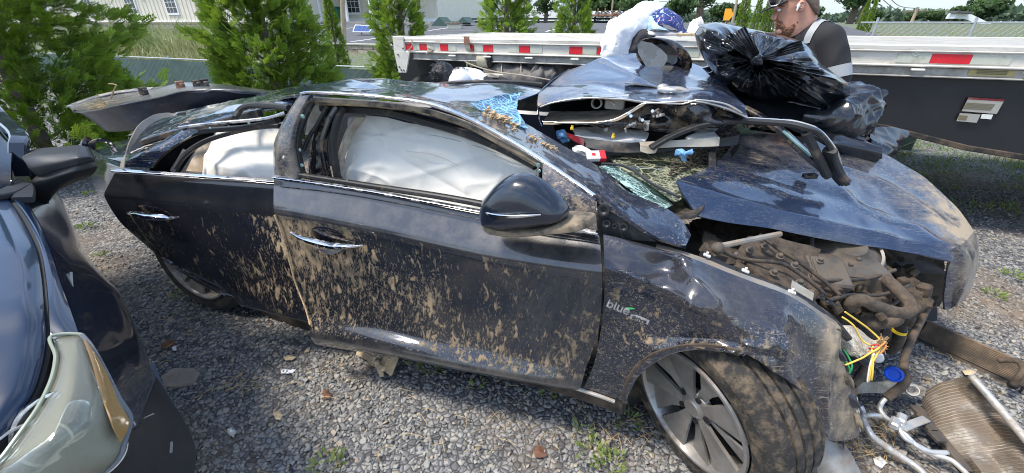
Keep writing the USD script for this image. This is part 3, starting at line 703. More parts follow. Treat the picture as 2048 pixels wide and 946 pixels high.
# body shell behind the doors: pillars, rails and sill
put(W, 'sill', strip([at(480, 590, 1.36), at(640, 655, 1.34), at(811, 695, 1.33), at(1000, 738, 1.30), at(1150, 775, 1.23), at(1249, 808, 1.19)], .08, .05, up=E2, k=30), 'engine_dark')
put(W, 'scuff_strip', strip([at(1150, 776, 1.15), at(1190, 789, 1.15), at(1229, 803, 1.155)], .012, .012, up=E2), 'alu_pipe')
put(W, 'centre_pillar', cat(
    panel([[(655, 210, 1.36), (668, 209, 1.37), (686, 212, 1.40)], [(628, 262, 1.34), (640, 258, 1.345), (668, 250, 1.37)], [(618, 300, 1.33), (632, 300, 1.33), (656, 300, 1.36)], [(620, 360, 1.31), (636, 362, 1.31), (662, 364, 1.34)]], 30, 12, thick=.02, dent=.008, dscale=14, seed=4),
    strip([at(676, 214, 1.37), at(655, 255, 1.345), at(646, 300, 1.33), at(658, 358, 1.32)], .02, .03, up=E2)), 'gloss_black')
put(W, 'door_seal', strip([at(686, 214, 1.385), at(672, 250, 1.36), at(666, 300, 1.345), at(676, 362, 1.335)], .022, .030, up=E2, k=30), 'rubber_seal')
put(W, 'pillar_seal', cat(strip([at(655, 212, 1.345), at(634, 250, 1.325), at(614, 282, 1.31), at(608, 300, 1.30)], .012, .018, up=E2, k=20),
                         strip([at(640, 214, 1.38), at(690, 218, 1.42), at(760, 222, 1.43), at(862, 246, 1.43), at(940, 270, 1.42), at(1072, 332, 1.36)], .03, .03, up=E2, k=40)), 'rubber_seal')
put(W, 'pillar_trim', panel([[(712, 236, 1.43), (730, 234, 1.47)], [(690, 275, 1.41), (704, 278, 1.45)], [(680, 318, 1.39), (690, 322, 1.42)], [(682, 352, 1.38), (700, 364, 1.40)]], 16, 5, thick=.01), 'beige_trim')
put(W, 'quarter_trim', panel([[(622, 206, 1.47), (660, 206, 1.50)], [(610, 270, 1.45), (640, 270, 1.48)]], 4, 4, thick=.004), 'beige_trim')

# airbag curtains
def airbag_folds(P, seed):
    q1 = P @ np.array([[.8, .3, 0], [0, .2, 0], [.6, 1, .25]]).T
    f = 1 - np.abs(2 * meshkit.noise(P * [6, 6, 3] + P[..., 2:] * 4, seed) - 1); g = 1 - np.abs(2 * meshkit.noise(P * [3.5, 3.5, 9] - P[..., :1] * 3, seed + 4) - 1)
    return .007 * f ** 6 + .007 * g ** 7
ca = panel([
    [(700, 236, 1.50), (759, 233, 1.48), (862, 255, 1.47), (930, 263, 1.46), (1000, 295, 1.45), (1076, 326, 1.40)],
    [(694, 290, 1.46), (760, 290, 1.42), (862, 305, 1.42), (930, 318, 1.43), (1000, 335, 1.44), (1078, 350, 1.40)],
    [(690, 330, 1.42), (760, 340, 1.385), (862, 360, 1.40), (930, 372, 1.39), (1000, 390, 1.41), (1080, 410, 1.38)],
    [(688, 372, 1.38), (760, 388, 1.37), (862, 408, 1.36), (930, 420, 1.36), (1000, 440, 1.36), (1086, 452, 1.36)]], 60, 90, thick=.004, dent=.007, dscale=4, seed=21, fine=.0015, hfun=lambda P, F=folds([([(735, 240, 1.485), (772, 300, 1.415), (745, 352, 1.385), (712, 372, 1.378)], .010, .014), ([(772, 300, 1.415), (850, 345, 1.40), (935, 392, 1.38)], -.008, .018), ([(928, 265, 1.46), (950, 330, 1.42), (985, 380, 1.40)], .009, .016), ([(1000, 300, 1.445), (1010, 360, 1.42), (1052, 424, 1.385)], -.007, .018), ([(830, 255, 1.47), (842, 320, 1.41), (835, 390, 1.38)], .006, .014), ([(700, 262, 1.48), (760, 268, 1.44), (900, 290, 1.44), (1040, 330, 1.43)], -.006, .012)]): airbag_folds(P, 5) + F(P))
curtain = put(W, 'airbag', ca, 'airbag', 'white side curtain airbag in front window')
cb = panel([
    [(432, 262, 1.46), (470, 258, 1.44), (520, 252, 1.44), (585, 240, 1.46)],
    [(412, 310, 1.40), (470, 300, 1.37), (520, 300, 1.39), (590, 300, 1.41)],
    [(404, 345, 1.36), (470, 350, 1.32), (520, 352, 1.33), (590, 360, 1.37)],
    [(402, 372, 1.34), (470, 378, 1.32), (520, 385, 1.32), (590, 392, 1.35)]], 40, 50, thick=.004, dent=.010, dscale=4.5, seed=33, fine=.0015, hfun=lambda P: airbag_folds(P, 9))
put(W, 'airbag', cb, 'airbag', 'white side curtain airbag in rear window')
for k, pts in enumerate(([(706, 250, 1.478), (860, 270, 1.447), (1000, 308, 1.438), (1074, 336, 1.395)],)):
    put(curtain, 'stitching', tube([at(*p) for p in pts], .0013, 5, k=40), 'cloth_grey')
def seam(pts): return tube([at(*p) for p in pts], .0012, 5, k=30)
put(curtain, 'seam', seam([(812, 302, 1.405), (850, 306, 1.40), (890, 318, 1.405), (915, 332, 1.40)]), 'cloth_grey')

# rear door window frame
put(rear_door, 'rear_frame', mudmask(panel([
    [(236, 334, 1.06), (262, 334, 1.08), (302, 336, 1.11)], [(284, 303, 1.12), (300, 304, 1.12), (326, 307, 1.14)], [(334, 275, 1.20), (348, 276, 1.19), (366, 280, 1.20)], [(360, 255, 1.24), (380, 257, 1.23), (398, 264, 1.24)]], 24, 12, thick=.01, dent=.003, seed=6), lambda r, c: .5 + 0 * r), 'shell_paint', 'painted rear quarter of the door frame')
put(rear_door, 'frame_moulding', strip([at(361, 255, 1.225), at(424, 247, 1.25), at(494, 241, 1.28), at(535, 236, 1.295), at(572, 225, 1.31)], .012, .020, up=E2, k=30), 'chrome')
put(rear_door, 'upper_seal', strip([at(300, 333, 1.13), at(322, 308, 1.16), at(376, 272, 1.23), at(396, 265, 1.25), at(494, 254, 1.30), at(556, 241, 1.32)], .02, .03, up=E2, k=40), 'rubber_seal')
put(rear_door, 'inner_seal', strip([at(350, 338, 1.22), at(368, 312, 1.26), at(404, 286, 1.31), at(440, 272, 1.34), at(560, 252, 1.37)], .02, .022, up=E2, k=30), 'black_plastic')
for i in range(6):
    t = (i / 6) ** 1.3; u = 300 + t * 250 + (i * 37 % 23); v = np.interp(u, [300, 322, 396, 556], [326, 303, 260, 238])
    put(rear_door, 'glass_shard', lump(None, (.006, .003, .004), at(u, v, np.interp(u, [300, 376, 556], [1.10, 1.21, 1.30])), .005, 90, 1, i), 'glass_shard', smooth=False)
put(W, 'seat_trim', cat(panel([[(392, 300, 1.47), (425, 272, 1.50)], [(372, 342, 1.40), (416, 345, 1.42)]], 8, 8, thick=.01), panel([[(404, 280, 1.56), (430, 268, 1.58)], [(360, 346, 1.50), (412, 348, 1.5)]], 8, 8, thick=.01)), 'beige_muddy')
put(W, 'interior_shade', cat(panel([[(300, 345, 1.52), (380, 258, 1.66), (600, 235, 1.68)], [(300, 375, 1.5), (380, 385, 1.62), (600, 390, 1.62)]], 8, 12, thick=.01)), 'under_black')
put(W, 'belt_anchor', strip([at(346, 344, 1.26), at(362, 318, 1.30), at(372, 300, 1.33)], .03, .012, up=E2), 'clean_black')

# seat belt hanging out over the rear quarter
put(W, 'seat_belt', strip([at(244, 336, 1.03), at(250, 312, 1.06), at(264, 283, 1.12), at(280, 258, 1.20), at(296, 244, 1.28), at(318, 233, 1.40), at(345, 229, 1.5), at(372, 227, 1.56)], .028, .004, up=E2 + .3 * Z, k=40), 'belt_web')

# rear quarter, tail and far rear corner
put(W, 'rear_quarter', mudmask(panel([
    [(172, 292, 1.62), (200, 308, 1.50), (228, 322, 1.42), (262, 330, 1.40)],
    [(176, 318, 1.60), (200, 322, 1.46), (226, 332, 1.38), (262, 338, 1.36)],
    [(182, 358, 1.56), (200, 362, 1.44), (222, 368, 1.36), (262, 372, 1.34)],
    [(206, 402, 1.50), (220, 412, 1.42), (244, 424, 1.34), (290, 430, 1.32)],
    [(285, 482, 1.42), (300, 490, 1.36), (330, 500, 1.33), (380, 500, 1.32)],
    [(310, 512, 1.42), (330, 520, 1.38), (360, 530, 1.36), (400, 530, 1.36)]], 40, 24, thick=.01, dent=.004, dscale=6, seed=12), lambda r, c: .25 + 0 * r), 'shell_paint', 'crumpled rear quarter panel')
put(W, 'rear_deck', mudmask(panel([
    [(186, 296, 1.75), (235, 283, 1.85), (300, 262, 1.95)], [(184, 309, 1.52), (228, 312, 1.46), (290, 300, 1.42)], [(205, 318, 1.46), (240, 330, 1.42), (270, 332, 1.36)]], 16, 20, thick=.008, dent=.012, dscale=9, seed=14), lambda r, c: .4 + 0 * r), 'roof_paint')
put(W, 'tail_lamp', cat(lathe([(0, .0), (.045, 0), (.06, .015), (.05, .03), (0, .035)], at(182, 292, 1.68), unit(-E1 - .6 * E2 + .2 * Z), 20), tube([at(180, 288, 1.64), at(200, 280, 1.68), at(218, 285, 1.72), at(226, 296, 1.7)], .012, 6)), 'gloss_black')
put(W, 'rear_rubble', cat(*[tube([at(250 + 12 * i, 312 - 6 * i, 1.45), at(275 + 12 * i, 300 - 4 * i, 1.5), at(300 + 14 * i, 296 - 6 * i, 1.5)], .005, 5) for i in range(4)]), 'beige_trim')
put(W, 'roof_rail', mudmask(panel([
    [(280, 262, 1.58), (335, 232, 1.70), (400, 215, 1.76), (487, 196, 1.76), (540, 192, 1.62), (590, 190, 1.46)],
    [(285, 272, 1.46), (345, 250, 1.50), (410, 232, 1.52), (480, 214, 1.52), (530, 208, 1.46), (586, 205, 1.40)],
    [(282, 282, 1.42), (345, 262, 1.44), (420, 246, 1.46), (480, 228, 1.46), (530, 222, 1.42), (580, 216, 1.38)]], 24, 50, thick=.01, dent=.010, dscale=9, seed=15), lambda r, c: .9 + 0 * r), 'roof_paint', 'twisted roof side rail')
put(W, 'rail_seal', tube([at(470, 236, 1.36), at(478, 222, 1.39), at(495, 212, 1.41), at(540, 211, 1.40), at(578, 216, 1.37)], .013, 8, k=30), 'rubber_seal')
put(W, 'rail_edge', strip([at(286, 286, 1.40), at(345, 268, 1.42), at(420, 252, 1.44), at(475, 236, 1.44), at(520, 226, 1.42)], .03, .025, up=E2, k=30), 'engine_dark')

# roof
roof = panel([
    [(372, 222, 2.3), (420, 205, 2.4), (500, 190, 2.42), (600, 172, 2.45), (700, 160, 2.45), (775, 158, 2.45), (830, 164, 2.45), (900, 168, 2.45), (972, 165, 2.45), (1082, 175, 2.45)],
    [(372, 226, 2.15), (420, 210, 2.2), (500, 196, 2.2), (600, 180, 2.2), (700, 172, 2.2), (775, 172, 2.2), (830, 178, 2.2), (900, 182, 2.2), (972, 184, 2.2), (1075, 186, 2.2)],
    [(375, 230, 2.0), (425, 216, 2.0), (510, 200, 2.0), (600, 186, 1.95), (700, 182, 1.95), (775, 185, 1.95), (830, 190, 1.95), (890, 198, 1.95), (960, 205, 1.95), (1040, 200, 2.05)],
    [(380, 236, 1.75), (430, 222, 1.75), (520, 205, 1.7), (600, 189, 1.6), (700, 187, 1.6), (775, 190, 1.62), (830, 196, 1.65), (890, 205, 1.7), (940, 215, 1.75), (1000, 212, 1.9)],
    [(384, 242, 1.6), (434, 228, 1.6), (525, 210, 1.55), (604, 189, 1.34), (691, 186, 1.34), (793, 195, 1.36), (862, 206, 1.38), (900, 219, 1.40), (935, 232, 1.45), (985, 226, 1.75)]],
    60, 110, thick=.006, dent=.010, dscale=3.6, seed=17, fine=.0006, hfun=folds([([(700, 162, 2.4), (760, 176, 2.1), (800, 190, 1.7)], .014, .05), ([(640, 170, 2.4), (700, 176, 2.2), (900, 190, 1.9), (960, 204, 1.75)], -.016, .06), ([(880, 168, 2.4), (900, 186, 2.0), (930, 214, 1.7)], .012, .04), ([(560, 180, 2.3), (640, 182, 1.9), (780, 182, 1.9)], .010, .03)]))
roof.attr('dust', .02 + .35 * np.clip((roof.row - .72) / .2, 0, 1) * np.clip((roof.col - .45) / .3, 0, 1))
mudmask(roof, lambda r, c: .25 + .75 * np.clip((r - .55) / .4, 0, 1))
put(W, 'roof', roof, 'roof_paint', 'caved in roof with bits of dry grass')
put(W, 'roof_gutter', tube([at(u, v, 2.5) for u, v in ((860, 171), (940, 165), (1030, 165), (1084, 170))], .014, 6), 'black_plastic')

# front pillar, running down to the wing
apil = panel([
    [(905, 202, 1.78), (960, 212, 1.80), (1033, 238, 1.78), (1060, 252, 1.74), (1118, 286, 1.68), (1199, 335, 1.58), (1262, 384, 1.49), (1330, 414, 1.41), (1359, 436, 1.37), (1382, 470, 1.34)],
    [(885, 210, 1.55), (945, 225, 1.58), (1012, 255, 1.57), (1050, 274, 1.55), (1108, 310, 1.50), (1190, 362, 1.42), (1250, 402, 1.35), (1315, 440, 1.30), (1345, 462, 1.28), (1376, 483, 1.27)],
    [(862, 207, 1.40), (930, 232, 1.42), (998, 266, 1.42), (1035, 288, 1.40), (1090, 325, 1.35), (1186, 390, 1.26), (1254, 434, 1.24), (1300, 466, 1.22), (1332, 482, 1.23), (1372, 490, 1.24)]],
    24, 100, thick=.012, dent=.006, dscale=8, seed=19, fine=.001)
apil.attr('dust', .04 + .22 * np.clip((.45 - apil.col) / .2, 0, 1))
mudmask(apil, lambda r, c: np.clip(.45 + 1.0 * (c > .88), 0, 1))
front_pillar = put(W, 'front_pillar', apil, 'shell_paint', 'bent front pillar with clods of mud')
rng = np.random.default_rng(5)
def clods(parent, spots, m, lat, size):
    out = []
    for u, v, s in spots:
        for k in range(3): out.append(lump(None, (s * .6, s * .5, s * .3), at(u + rng.normal(0, 4), v + rng.normal(0, 2), lat + .012), s * .8, 90, 2, int(u * 7 + v + k * 31)))
    return put(parent, 'mud_clod', cat(*out), m)
sp = [(1000 + rng.normal(0, 17), 0, 0) for _ in range(34)]
sp = [(u, 236 + (u - 1000) * .40 + rng.normal(0, 4), rng.uniform(.006, .018)) for u, _, _ in sp]
clods(front_pillar, sp, 'mud_dry', 1.62, 1)
sp = [(1075 + rng.normal(0, 18), rng.normal(0, 4), rng.uniform(.003, .010)) for _ in range(40)]
clods(front_pillar, [(u, 282 + (u - 1075) * .45 + dv, s) for u, dv, s in sp], 'mud_dry', 1.55, 1)
sp = [(rng.uniform(880, 990), rng.uniform(205, 225), rng.uniform(.002, .006)) for _ in range(40)]
clods(front_pillar, [(u, 203 + (u - 880) * .28 + dv * .06, s) for u, dv, s in sp], 'mud_dry', 1.66, 1)

# windscreens
put(W, 'windscreen', panel([
    [(1199, 332, 1.62), (1225, 330, 1.85), (1262, 333, 2.0)], [(1240, 362, 1.54), (1262, 356, 1.7), (1290, 358, 1.85)], [(1290, 396, 1.46), (1305, 390, 1.58), (1322, 388, 1.7)], [(1334, 415, 1.40), (1340, 412, 1.5), (1346, 410, 1.6)]], 20, 14, thick=.004, dent=.006, dscale=9), 'crack_glass', 'shattered windscreen glass')
put(W, 'windscreen', panel([
    [(938, 206, 1.66), (985, 194, 1.88), (1045, 184, 2.1)], [(980, 226, 1.66), (1010, 210, 1.86), (1036, 198, 2.0)], [(1026, 246, 1.66), (1034, 232, 1.76), (1034, 215, 1.88)], [(1056, 258, 1.64), (1052, 250, 1.7), (1046, 240, 1.76)]], 24, 20, thick=.004, dent=.008, dscale=8), 'crack_glass_blue', 'upper piece of shattered windscreen')
put(W, 'windscreen', panel([
    [(1216, 312, 2.05), (1330, 300, 2.25), (1430, 290, 2.45), (1470, 284, 2.5)], [(1240, 335, 1.85), (1330, 330, 1.98), (1420, 325, 2.15), (1448, 318, 2.25)], [(1290, 362, 1.7), (1340, 362, 1.78), (1390, 352, 1.9), (1425, 338, 2.0)], [(1345, 400, 1.55), (1360, 398, 1.6), (1385, 372, 1.7), (1405, 352, 1.8)]], 24, 30, thick=.004, dent=.005), 'crack_dusty', 'lower windscreen littered with debris')
put(W, 'scuttle', cat(panel([[(1130, 268, 2.4), (1300, 262, 2.7), (1480, 262, 2.9)], [(1150, 315, 2.2), (1290, 318, 2.3), (1470, 312, 2.6)], [(1240, 380, 1.72), (1310, 400, 1.72), (1440, 345, 2.05)], [(1330, 430, 1.52), (1380, 432, 1.50), (1420, 390, 1.75)]], 24, 30, thick=.01, dent=.01)), 'engine_dark')
put(W, 'wiper', tube([at(1203, 328, 1.80), at(1254, 334, 1.75), at(1304, 367, 1.62), at(1359, 394, 1.52)], .006, 6, k=30), 'clean_black')
rng = np.random.default_rng(8)
cr = []
for _ in range(420):
    u = rng.uniform(1340, 1468); v = np.interp(u, [1340, 1468], [362, 286]) + rng.uniform(-34, 4)
    lat = np.interp(u, [1340, 1470], [1.86, 2.40]) + (362 - v) * .0012; s = rng.uniform(.003, .008)
    cr.append(lump(None, (s, s, s * .6), at(u, v, lat - .06), s * .5, 70, 1, int(u * 10)))
put(W, 'debris_crumbs', cat(*cr), 'engine_mud', 'crumbs of bark and earth on the windscreen', kind='stuff')

# black mounting plate ahead of the door
put(W, 'hinge_plate', cat(panel([[(1193, 392, 1.27), (1215, 408, 1.27), (1250, 434, 1.26)], [(1197, 430, 1.255), (1225, 440, 1.255), (1280, 458, 1.25)], [(1200, 466, 1.245), (1250, 478, 1.245), (1312, 483, 1.24)]], 16, 16, thick=.01, dent=.004, dscale=20)), 'black_plastic')
for u, v, r in ((1207, 420, .019), (1213, 447, .013), (1247, 454, .013), (1229, 452, .008)):
    c = at(u, v, 1.235)
    put(W, 'mount_bolt', lathe([(0, -.006), (r * .35, -.006), (r * .4, .0), (r * .7, .004), (r, .004), (r * 1.05, -.01)], c, -E2 + .2 * Z, 20), 'clean_black')

# front wing with its dent, arch and torn nose
fen = panel([
    [(1207, 469, 1.21), (1270, 484, 1.215), (1340, 502, 1.22), (1400, 522, 1.22), (1457, 546, 1.225), (1520, 570, 1.23), (1575, 591, 1.24), (1633, 627, 1.25), (1672, 655, 1.27)],
    [(1207, 476, 1.20), (1270, 491, 1.20), (1340, 510, 1.20), (1398, 530, 1.20), (1457, 556, 1.205), (1518, 580, 1.21), (1575, 602, 1.22), (1636, 640, 1.235), (1675, 668, 1.265)],
    [(1208, 505, 1.165), (1270, 520, 1.175), (1335, 538, 1.185), (1385, 556, 1.150), (1450, 588, 1.145), (1510, 616, 1.15), (1575, 640, 1.165), (1640, 680, 1.21), (1679, 695, 1.26)],
    [(1209, 540, 1.125), (1270, 557, 1.12), (1325, 577, 1.125), (1380, 604, 1.09), (1440, 627, 1.095), (1502, 650, 1.10), (1572, 680, 1.125), (1642, 722, 1.20), (1688, 730, 1.25)],
    [(1209, 552, 1.135), (1268, 570, 1.14), (1322, 592, 1.15), (1378, 622, 1.115), (1438, 645, 1.085), (1498, 664, 1.08), (1570, 696, 1.10), (1644, 746, 1.19), (1695, 756, 1.25)],
    [(1205, 640, 1.155), (1262, 645, 1.155), (1312, 660, 1.14), (1368, 672, 1.12), (1436, 678, 1.09), (1490, 688, 1.07), (1568, 722, 1.09), (1646, 800, 1.18), (1706, 800, 1.25)],
    [(1192, 712, 1.155), (1255, 718, 1.14), (1298, 712, 1.115), (1360, 694, 1.10), (1434, 692, 1.075), (1484, 704, 1.06), (1572, 744, 1.075), (1650, 845, 1.17), (1717, 845, 1.25)],
    [(1166, 778, 1.155), (1250, 806, 1.15), (1252, 774, 1.115), (1300, 714, 1.105), (1383, 692, 1.085), (1480, 706, 1.062), (1602, 780, 1.08), (1664, 881, 1.17), (1719, 872, 1.25)]],
    110, 160, thick=.008, dent=.004, dscale=6, seed=23, fine=.0006, hfun=folds([([(1362, 506, 1.21), (1374, 535, 1.17), (1390, 568, 1.13), (1428, 606, 1.10)], .030, .024), ([(1362, 508, 1.21), (1320, 530, 1.18), (1262, 556, 1.13), (1212, 552, 1.13)], -.020, .03), ([(1381, 604, 1.09), (1450, 628, 1.09), (1520, 655, 1.10), (1575, 682, 1.12)], .016, .018), ([(1440, 640, 1.09), (1480, 668, 1.08), (1478, 690, 1.07)], -.018, .022), ([(1490, 688, 1.07), (1530, 690, 1.08), (1552, 672, 1.09), (1556, 712, 1.09)], .018, .016), ([(1560, 640, 1.16), (1556, 690, 1.09), (1560, 720, 1.08)], .020, .02), ([(1672, 660, 1.26), (1650, 740, 1.2), (1648, 850, 1.17)], .018, .03), ([(1330, 600, 1.14), (1300, 640, 1.14), (1290, 690, 1.12)], .006, .03)]))
fen.attr('dust', .03 + .10 * np.exp(-((fen.col - .5) / .12) ** 2) * (fen.row < .5) + .85 * np.clip((fen.col - .84) / .08, 0, 1))
mudmask(fen, lambda r, c: np.where(r < .42, .12 + .5 * np.clip((c - .62) / .2, 0, 1), 1.0) * np.clip(.75 + .25 * np.sin(c * 9), .3, 1))
wing = put(W, 'front_wing', fen, 'fender_paint', 'dented front wing with torn leading edge')
put(wing, 'arch_lip', strip([at(1251, 806, 1.15), at(1253, 774, 1.115), at(1270, 742, 1.11), at(1300, 715, 1.105), at(1340, 700, 1.095), at(1383, 693, 1.085), at(1434, 695, 1.075), at(1480, 706, 1.062)], .02, .006, up=E2, k=40), 'hose_mud')
put(wing, 'wing_flange', strip([at(1312, 494, 1.25), at(1400, 520, 1.25), at(1457, 543, 1.255), at(1575, 588, 1.27), at(1633, 622, 1.28), at(1676, 652, 1.29)], .035, .006, k=40), 'dirty_steel')
put(wing, 'wing_skirt', mudmask(panel([
    [(1676, 660, 1.27), (1690, 690, 1.36)], [(1690, 740, 1.27), (1702, 750, 1.36)], [(1712, 820, 1.26), (1722, 830, 1.34)], [(1718, 872, 1.26), (1716, 872, 1.34)]], 16, 6, thick=.006, dent=.01), lambda r, c: 1 + 0 * r), 'fender_paint')
for k_, (u, v, du, dv) in enumerate(((1694, 756, 14, 16), (1704, 800, 17, 12), (1716, 838, 10, 20), (1682, 872, 6, 22), (1700, 874, 10, 16), (1680, 706, 13, 14), (1664, 880, -8, 20))):
    put(wing, 'torn_flap', panel([[(u - 10, v - 14, 1.245), (u, v - 10, 1.25), (u + 4, v, 1.255)], [(u - 4, v + 6, 1.24), (u + du * .6, v + dv * .5, 1.235), (u + du, v + dv, 1.23)], [(u - 6, v + 14, 1.245), (u + 2, v + 16, 1.24), (u + du * .7, v + dv + 6, 1.24)]], 8, 8, thick=.003, dent=.006, dscale=30, seed=k_), 'fender_paint' if k_ % 2 else 'seal_muddy')
put(wing, 'liner_flap', cat(panel([[(1603, 790, 1.14), (1612, 800, 1.14), (1624, 835, 1.15)], [(1598, 850, 1.13), (1612, 855, 1.12), (1632, 870, 1.15)], [(1580, 895, 1.12), (1606, 905, 1.10), (1628, 905, 1.14)], [(1590, 955, 1.10), (1598, 945, 1.09), (1610, 935, 1.12)]], 20, 10, thick=.004, dent=.012, dscale=10),
    panel([[(1630, 860, 1.20), (1662, 882, 1.22), (1690, 888, 1.26)], [(1634, 905, 1.18), (1672, 915, 1.2), (1706, 920, 1.26)], [(1632, 960, 1.16), (1680, 965, 1.18), (1724, 960, 1.26)]], 16, 14, thick=.004, dent=.012, dscale=12)), 'grey_plastic', 'torn plastic arch liner')

# badge on the wing
bo = at(1212, 607, 1.118); bd = unit(at(1254, 624, 1.118) - bo); bu = unit(Z - bd * (Z @ bd))
bh = .026
badge = put(wing, 'badge', cat(text('blue', bh * 1.05, bo - E2 * .01, bd, bu, .004, True, np.linalg.norm(at(1258, 624, 1.118) - bo))), 'chrome_bright', 'chrome "blue" lettering')
put(badge, 'badge_leaf', plate([(0, 0), (.012, .004), (.026, .014), (.016, .012), (.004, .006)], at(1250, 614, 1.118) - E2 * .010, bd, bu, .004), 'green_wire')
p0 = at(1261, 627, 1.088); bd2 = unit(at(1298, 640, 1.086) - p0); wd = np.linalg.norm(at(1298, 640, 1.086) - p0)
put(badge, 'badge_plate', plate([(0, -.008), (wd, -.008), (wd, .009), (0, .009)], p0 - E2 * .012, bd2, bu, .003), 'chrome_bright')
put(badge, 'badge_word', text('drive', .011, p0 + bd2 * .006 - bu * .005 - E2 * .0145, bd2, bu, .002, True, wd - .012), 'ink')

# bonnet, its bevelled flank and folded nose
hood = panel([
    [(1474, 268, 2.58), (1550, 268, 2.64), (1650, 280, 2.68), (1750, 300, 2.7), (1808, 330, 2.67), (1850, 355, 2.6), (1890, 392, 2.5), (1924, 428, 2.42), (1948, 462, 2.34)],
    [(1455, 302, 2.23), (1550, 310, 2.33), (1640, 325, 2.4), (1720, 345, 2.44), (1775, 365, 2.44), (1820, 390, 2.4), (1862, 425, 2.3), (1895, 458, 2.2), (1928, 485, 2.13)],
    [(1415, 336, 1.92), (1520, 350, 2.02), (1610, 366, 2.12), (1700, 388, 2.2), (1760, 408, 2.22), (1810, 432, 2.2), (1848, 452, 2.14), (1878, 472, 2.08), (1912, 495, 2.02)],
    [(1352, 364, 1.66), (1440, 390, 1.72), (1540, 418, 1.8), (1640, 440, 1.88), (1710, 456, 1.94), (1770, 468, 1.98), (1820, 480, 2.01), (1865, 490, 2.02), (1902, 500, 2.02)],
    [(1364, 384, 1.62), (1450, 412, 1.69), (1540, 433, 1.77), (1640, 456, 1.85), (1710, 470, 1.91), (1770, 482, 1.95), (1820, 493, 1.98), (1865, 504, 2.0), (1905, 512, 2.01)],
    [(1396, 432, 1.58), (1462, 446, 1.66), (1540, 457, 1.74), (1640, 477, 1.83), (1710, 489, 1.89), (1770, 497, 1.93), (1820, 506, 1.96), (1865, 514, 1.98), (1904, 522, 1.99)]],
    80, 130, thick=.008, dent=.008, dscale=4, seed=29, fine=.0007, hfun=folds([([(1352, 364, 1.66), (1540, 418, 1.80), (1710, 456, 1.94), (1902, 500, 2.02)], .008, .02), ([(1480, 345, 2.0), (1640, 376, 2.1), (1800, 428, 2.2), (1880, 472, 2.1)], -.012, .06), ([(1690, 380, 2.2), (1740, 420, 2.12), (1830, 452, 2.14)], .014, .035), ([(1640, 325, 2.4), (1770, 366, 2.42), (1890, 440, 2.25)], .012, .03)]))
hood.attr('dust', .28 * np.clip((.42 - hood.row) / .2, 0, 1) + np.clip((hood.col - .5) / .3, 0, 1) * np.clip(1.1 - hood.row / .42, 0, 1) * 1.2 + .25 * np.clip((hood.col - .88) / .1, 0, 1) )
mudmask(hood, lambda r, c: np.clip(np.where(r < .5, 1.0, .25) - .55 * np.exp(-((r - .40) / .12) ** 2) * (c > .25), 0, 1))
bonnet = put(W, 'bonnet', hood, 'hood_paint', 'bent bonnet coated with dust and grass scratches')
nose = panel([
    [(1948, 462, 2.34), (1928, 485, 2.13), (1912, 495, 2.02), (1902, 501, 2.02), (1903, 520, 2.0)],
    [(1958, 494, 2.34), (1946, 515, 2.12), (1930, 524, 2.04), (1912, 530, 2.04), (1895, 534, 2.03)],
    [(1956, 535, 2.32), (1946, 560, 2.1), (1926, 576, 2.04), (1906, 585, 2.06), (1888, 578, 2.05)],
    [(1946, 570, 2.3), (1930, 598, 2.1), (1912, 610, 2.06), (1900, 618, 2.09), (1891, 620, 2.08)]], 36, 36, thick=.01, dent=.010, dscale=8, seed=31)
nose.attr('dust', .45 + .5 * np.clip(1 - nose.col * 1.5, 0, 1))
mudmask(nose, lambda r, c: 1 + 0 * r)
put(bonnet, 'bonnet_nose', nose, 'hood_paint', 'folded down nose of the bonnet')
put(bonnet, 'bonnet_seal', strip([at(1476, 275, 2.55), at(1470, 300, 2.28), at(1452, 322, 2.1), at(1425, 340, 1.94), at(1424, 312, 2.02), at(1428, 296, 2.1)], .03, .012, k=30), 'rubber_seal')

# door mirror of the near side
mh = [(963, 425), (966, 405), (980, 383), (1000, 363), (1022, 350), (1043, 345), (1062, 348), (1085, 360), (1110, 380), (1130, 402), (1140, 420), (1134, 433), (1110, 441), (1070, 447), (1030, 451), (990, 451), (968, 444)]
def shell_from_outline(px, lat, depth, lift=0):
    """A rounded body: the outline seen at distance lat, bulging towards the viewer and closed behind."""
    P = np.array([at(u, v, lat) for u, v in px]); P = curve(np.vstack([P, P[:1]]), 72)[:-1]
    c = P.mean(0); R = []
    for s, d in ((1.0, 0), (.985, -.25), (.93, -.52), (.80, -.78), (.55, -.94), (.25, -1.0), (.02, -1.02)):
        R.append(c + (P - c) * s + E2 * d * depth + Z * lift * (1 - s))
    for s, d in ((.99, .10), (.90, .2), (.4, .25), (.02, .26)):
        R.insert(0, c + (P - c) * s + E2 * d * depth)
    R = np.array(R); n, m = R.shape[:2]; i = np.arange(n - 1)[:, None] * m; j = np.arange(m)[None]; j2 = (j + 1) % m
    f = np.concatenate([np.stack([i + j, i + j2, i + m + j2], -1).reshape(-1, 3), np.stack([i + j, i + m + j2, i + m + j], -1).reshape(-1, 3)])
    return trimesh.Trimesh(R.reshape(-1, 3), f, process=False)
mirror = put(W, 'door_mirror', shell_from_outline(mh, 1.08, .075), 'blue_side_paint', 'near side door mirror, mud along its underside')
put(mirror, 'mirror_base', cat(shell_from_outline([(966, 436), (1000, 438), (1080, 438), (1130, 430), (1140, 424), (1190, 428), (1193, 440), (1150, 446), (1110, 451), (1060, 456), (1010, 457), (975, 452)], 1.115, .09)), 'seal_muddy', 'muddy underside of the door mirror')
put(mirror, 'indicator', strip([at(966, 421, 1.042), at(975, 426, 1.022), at(1000, 431, 1.002), at(1040, 432, .994), at(1082, 429, 1.004)], .010, .013, up=E2, k=24, scale=np.r_[np.full(16, 1), np.linspace(1, .35, 8)]), 'chrome_bright', 'white indicator strip')

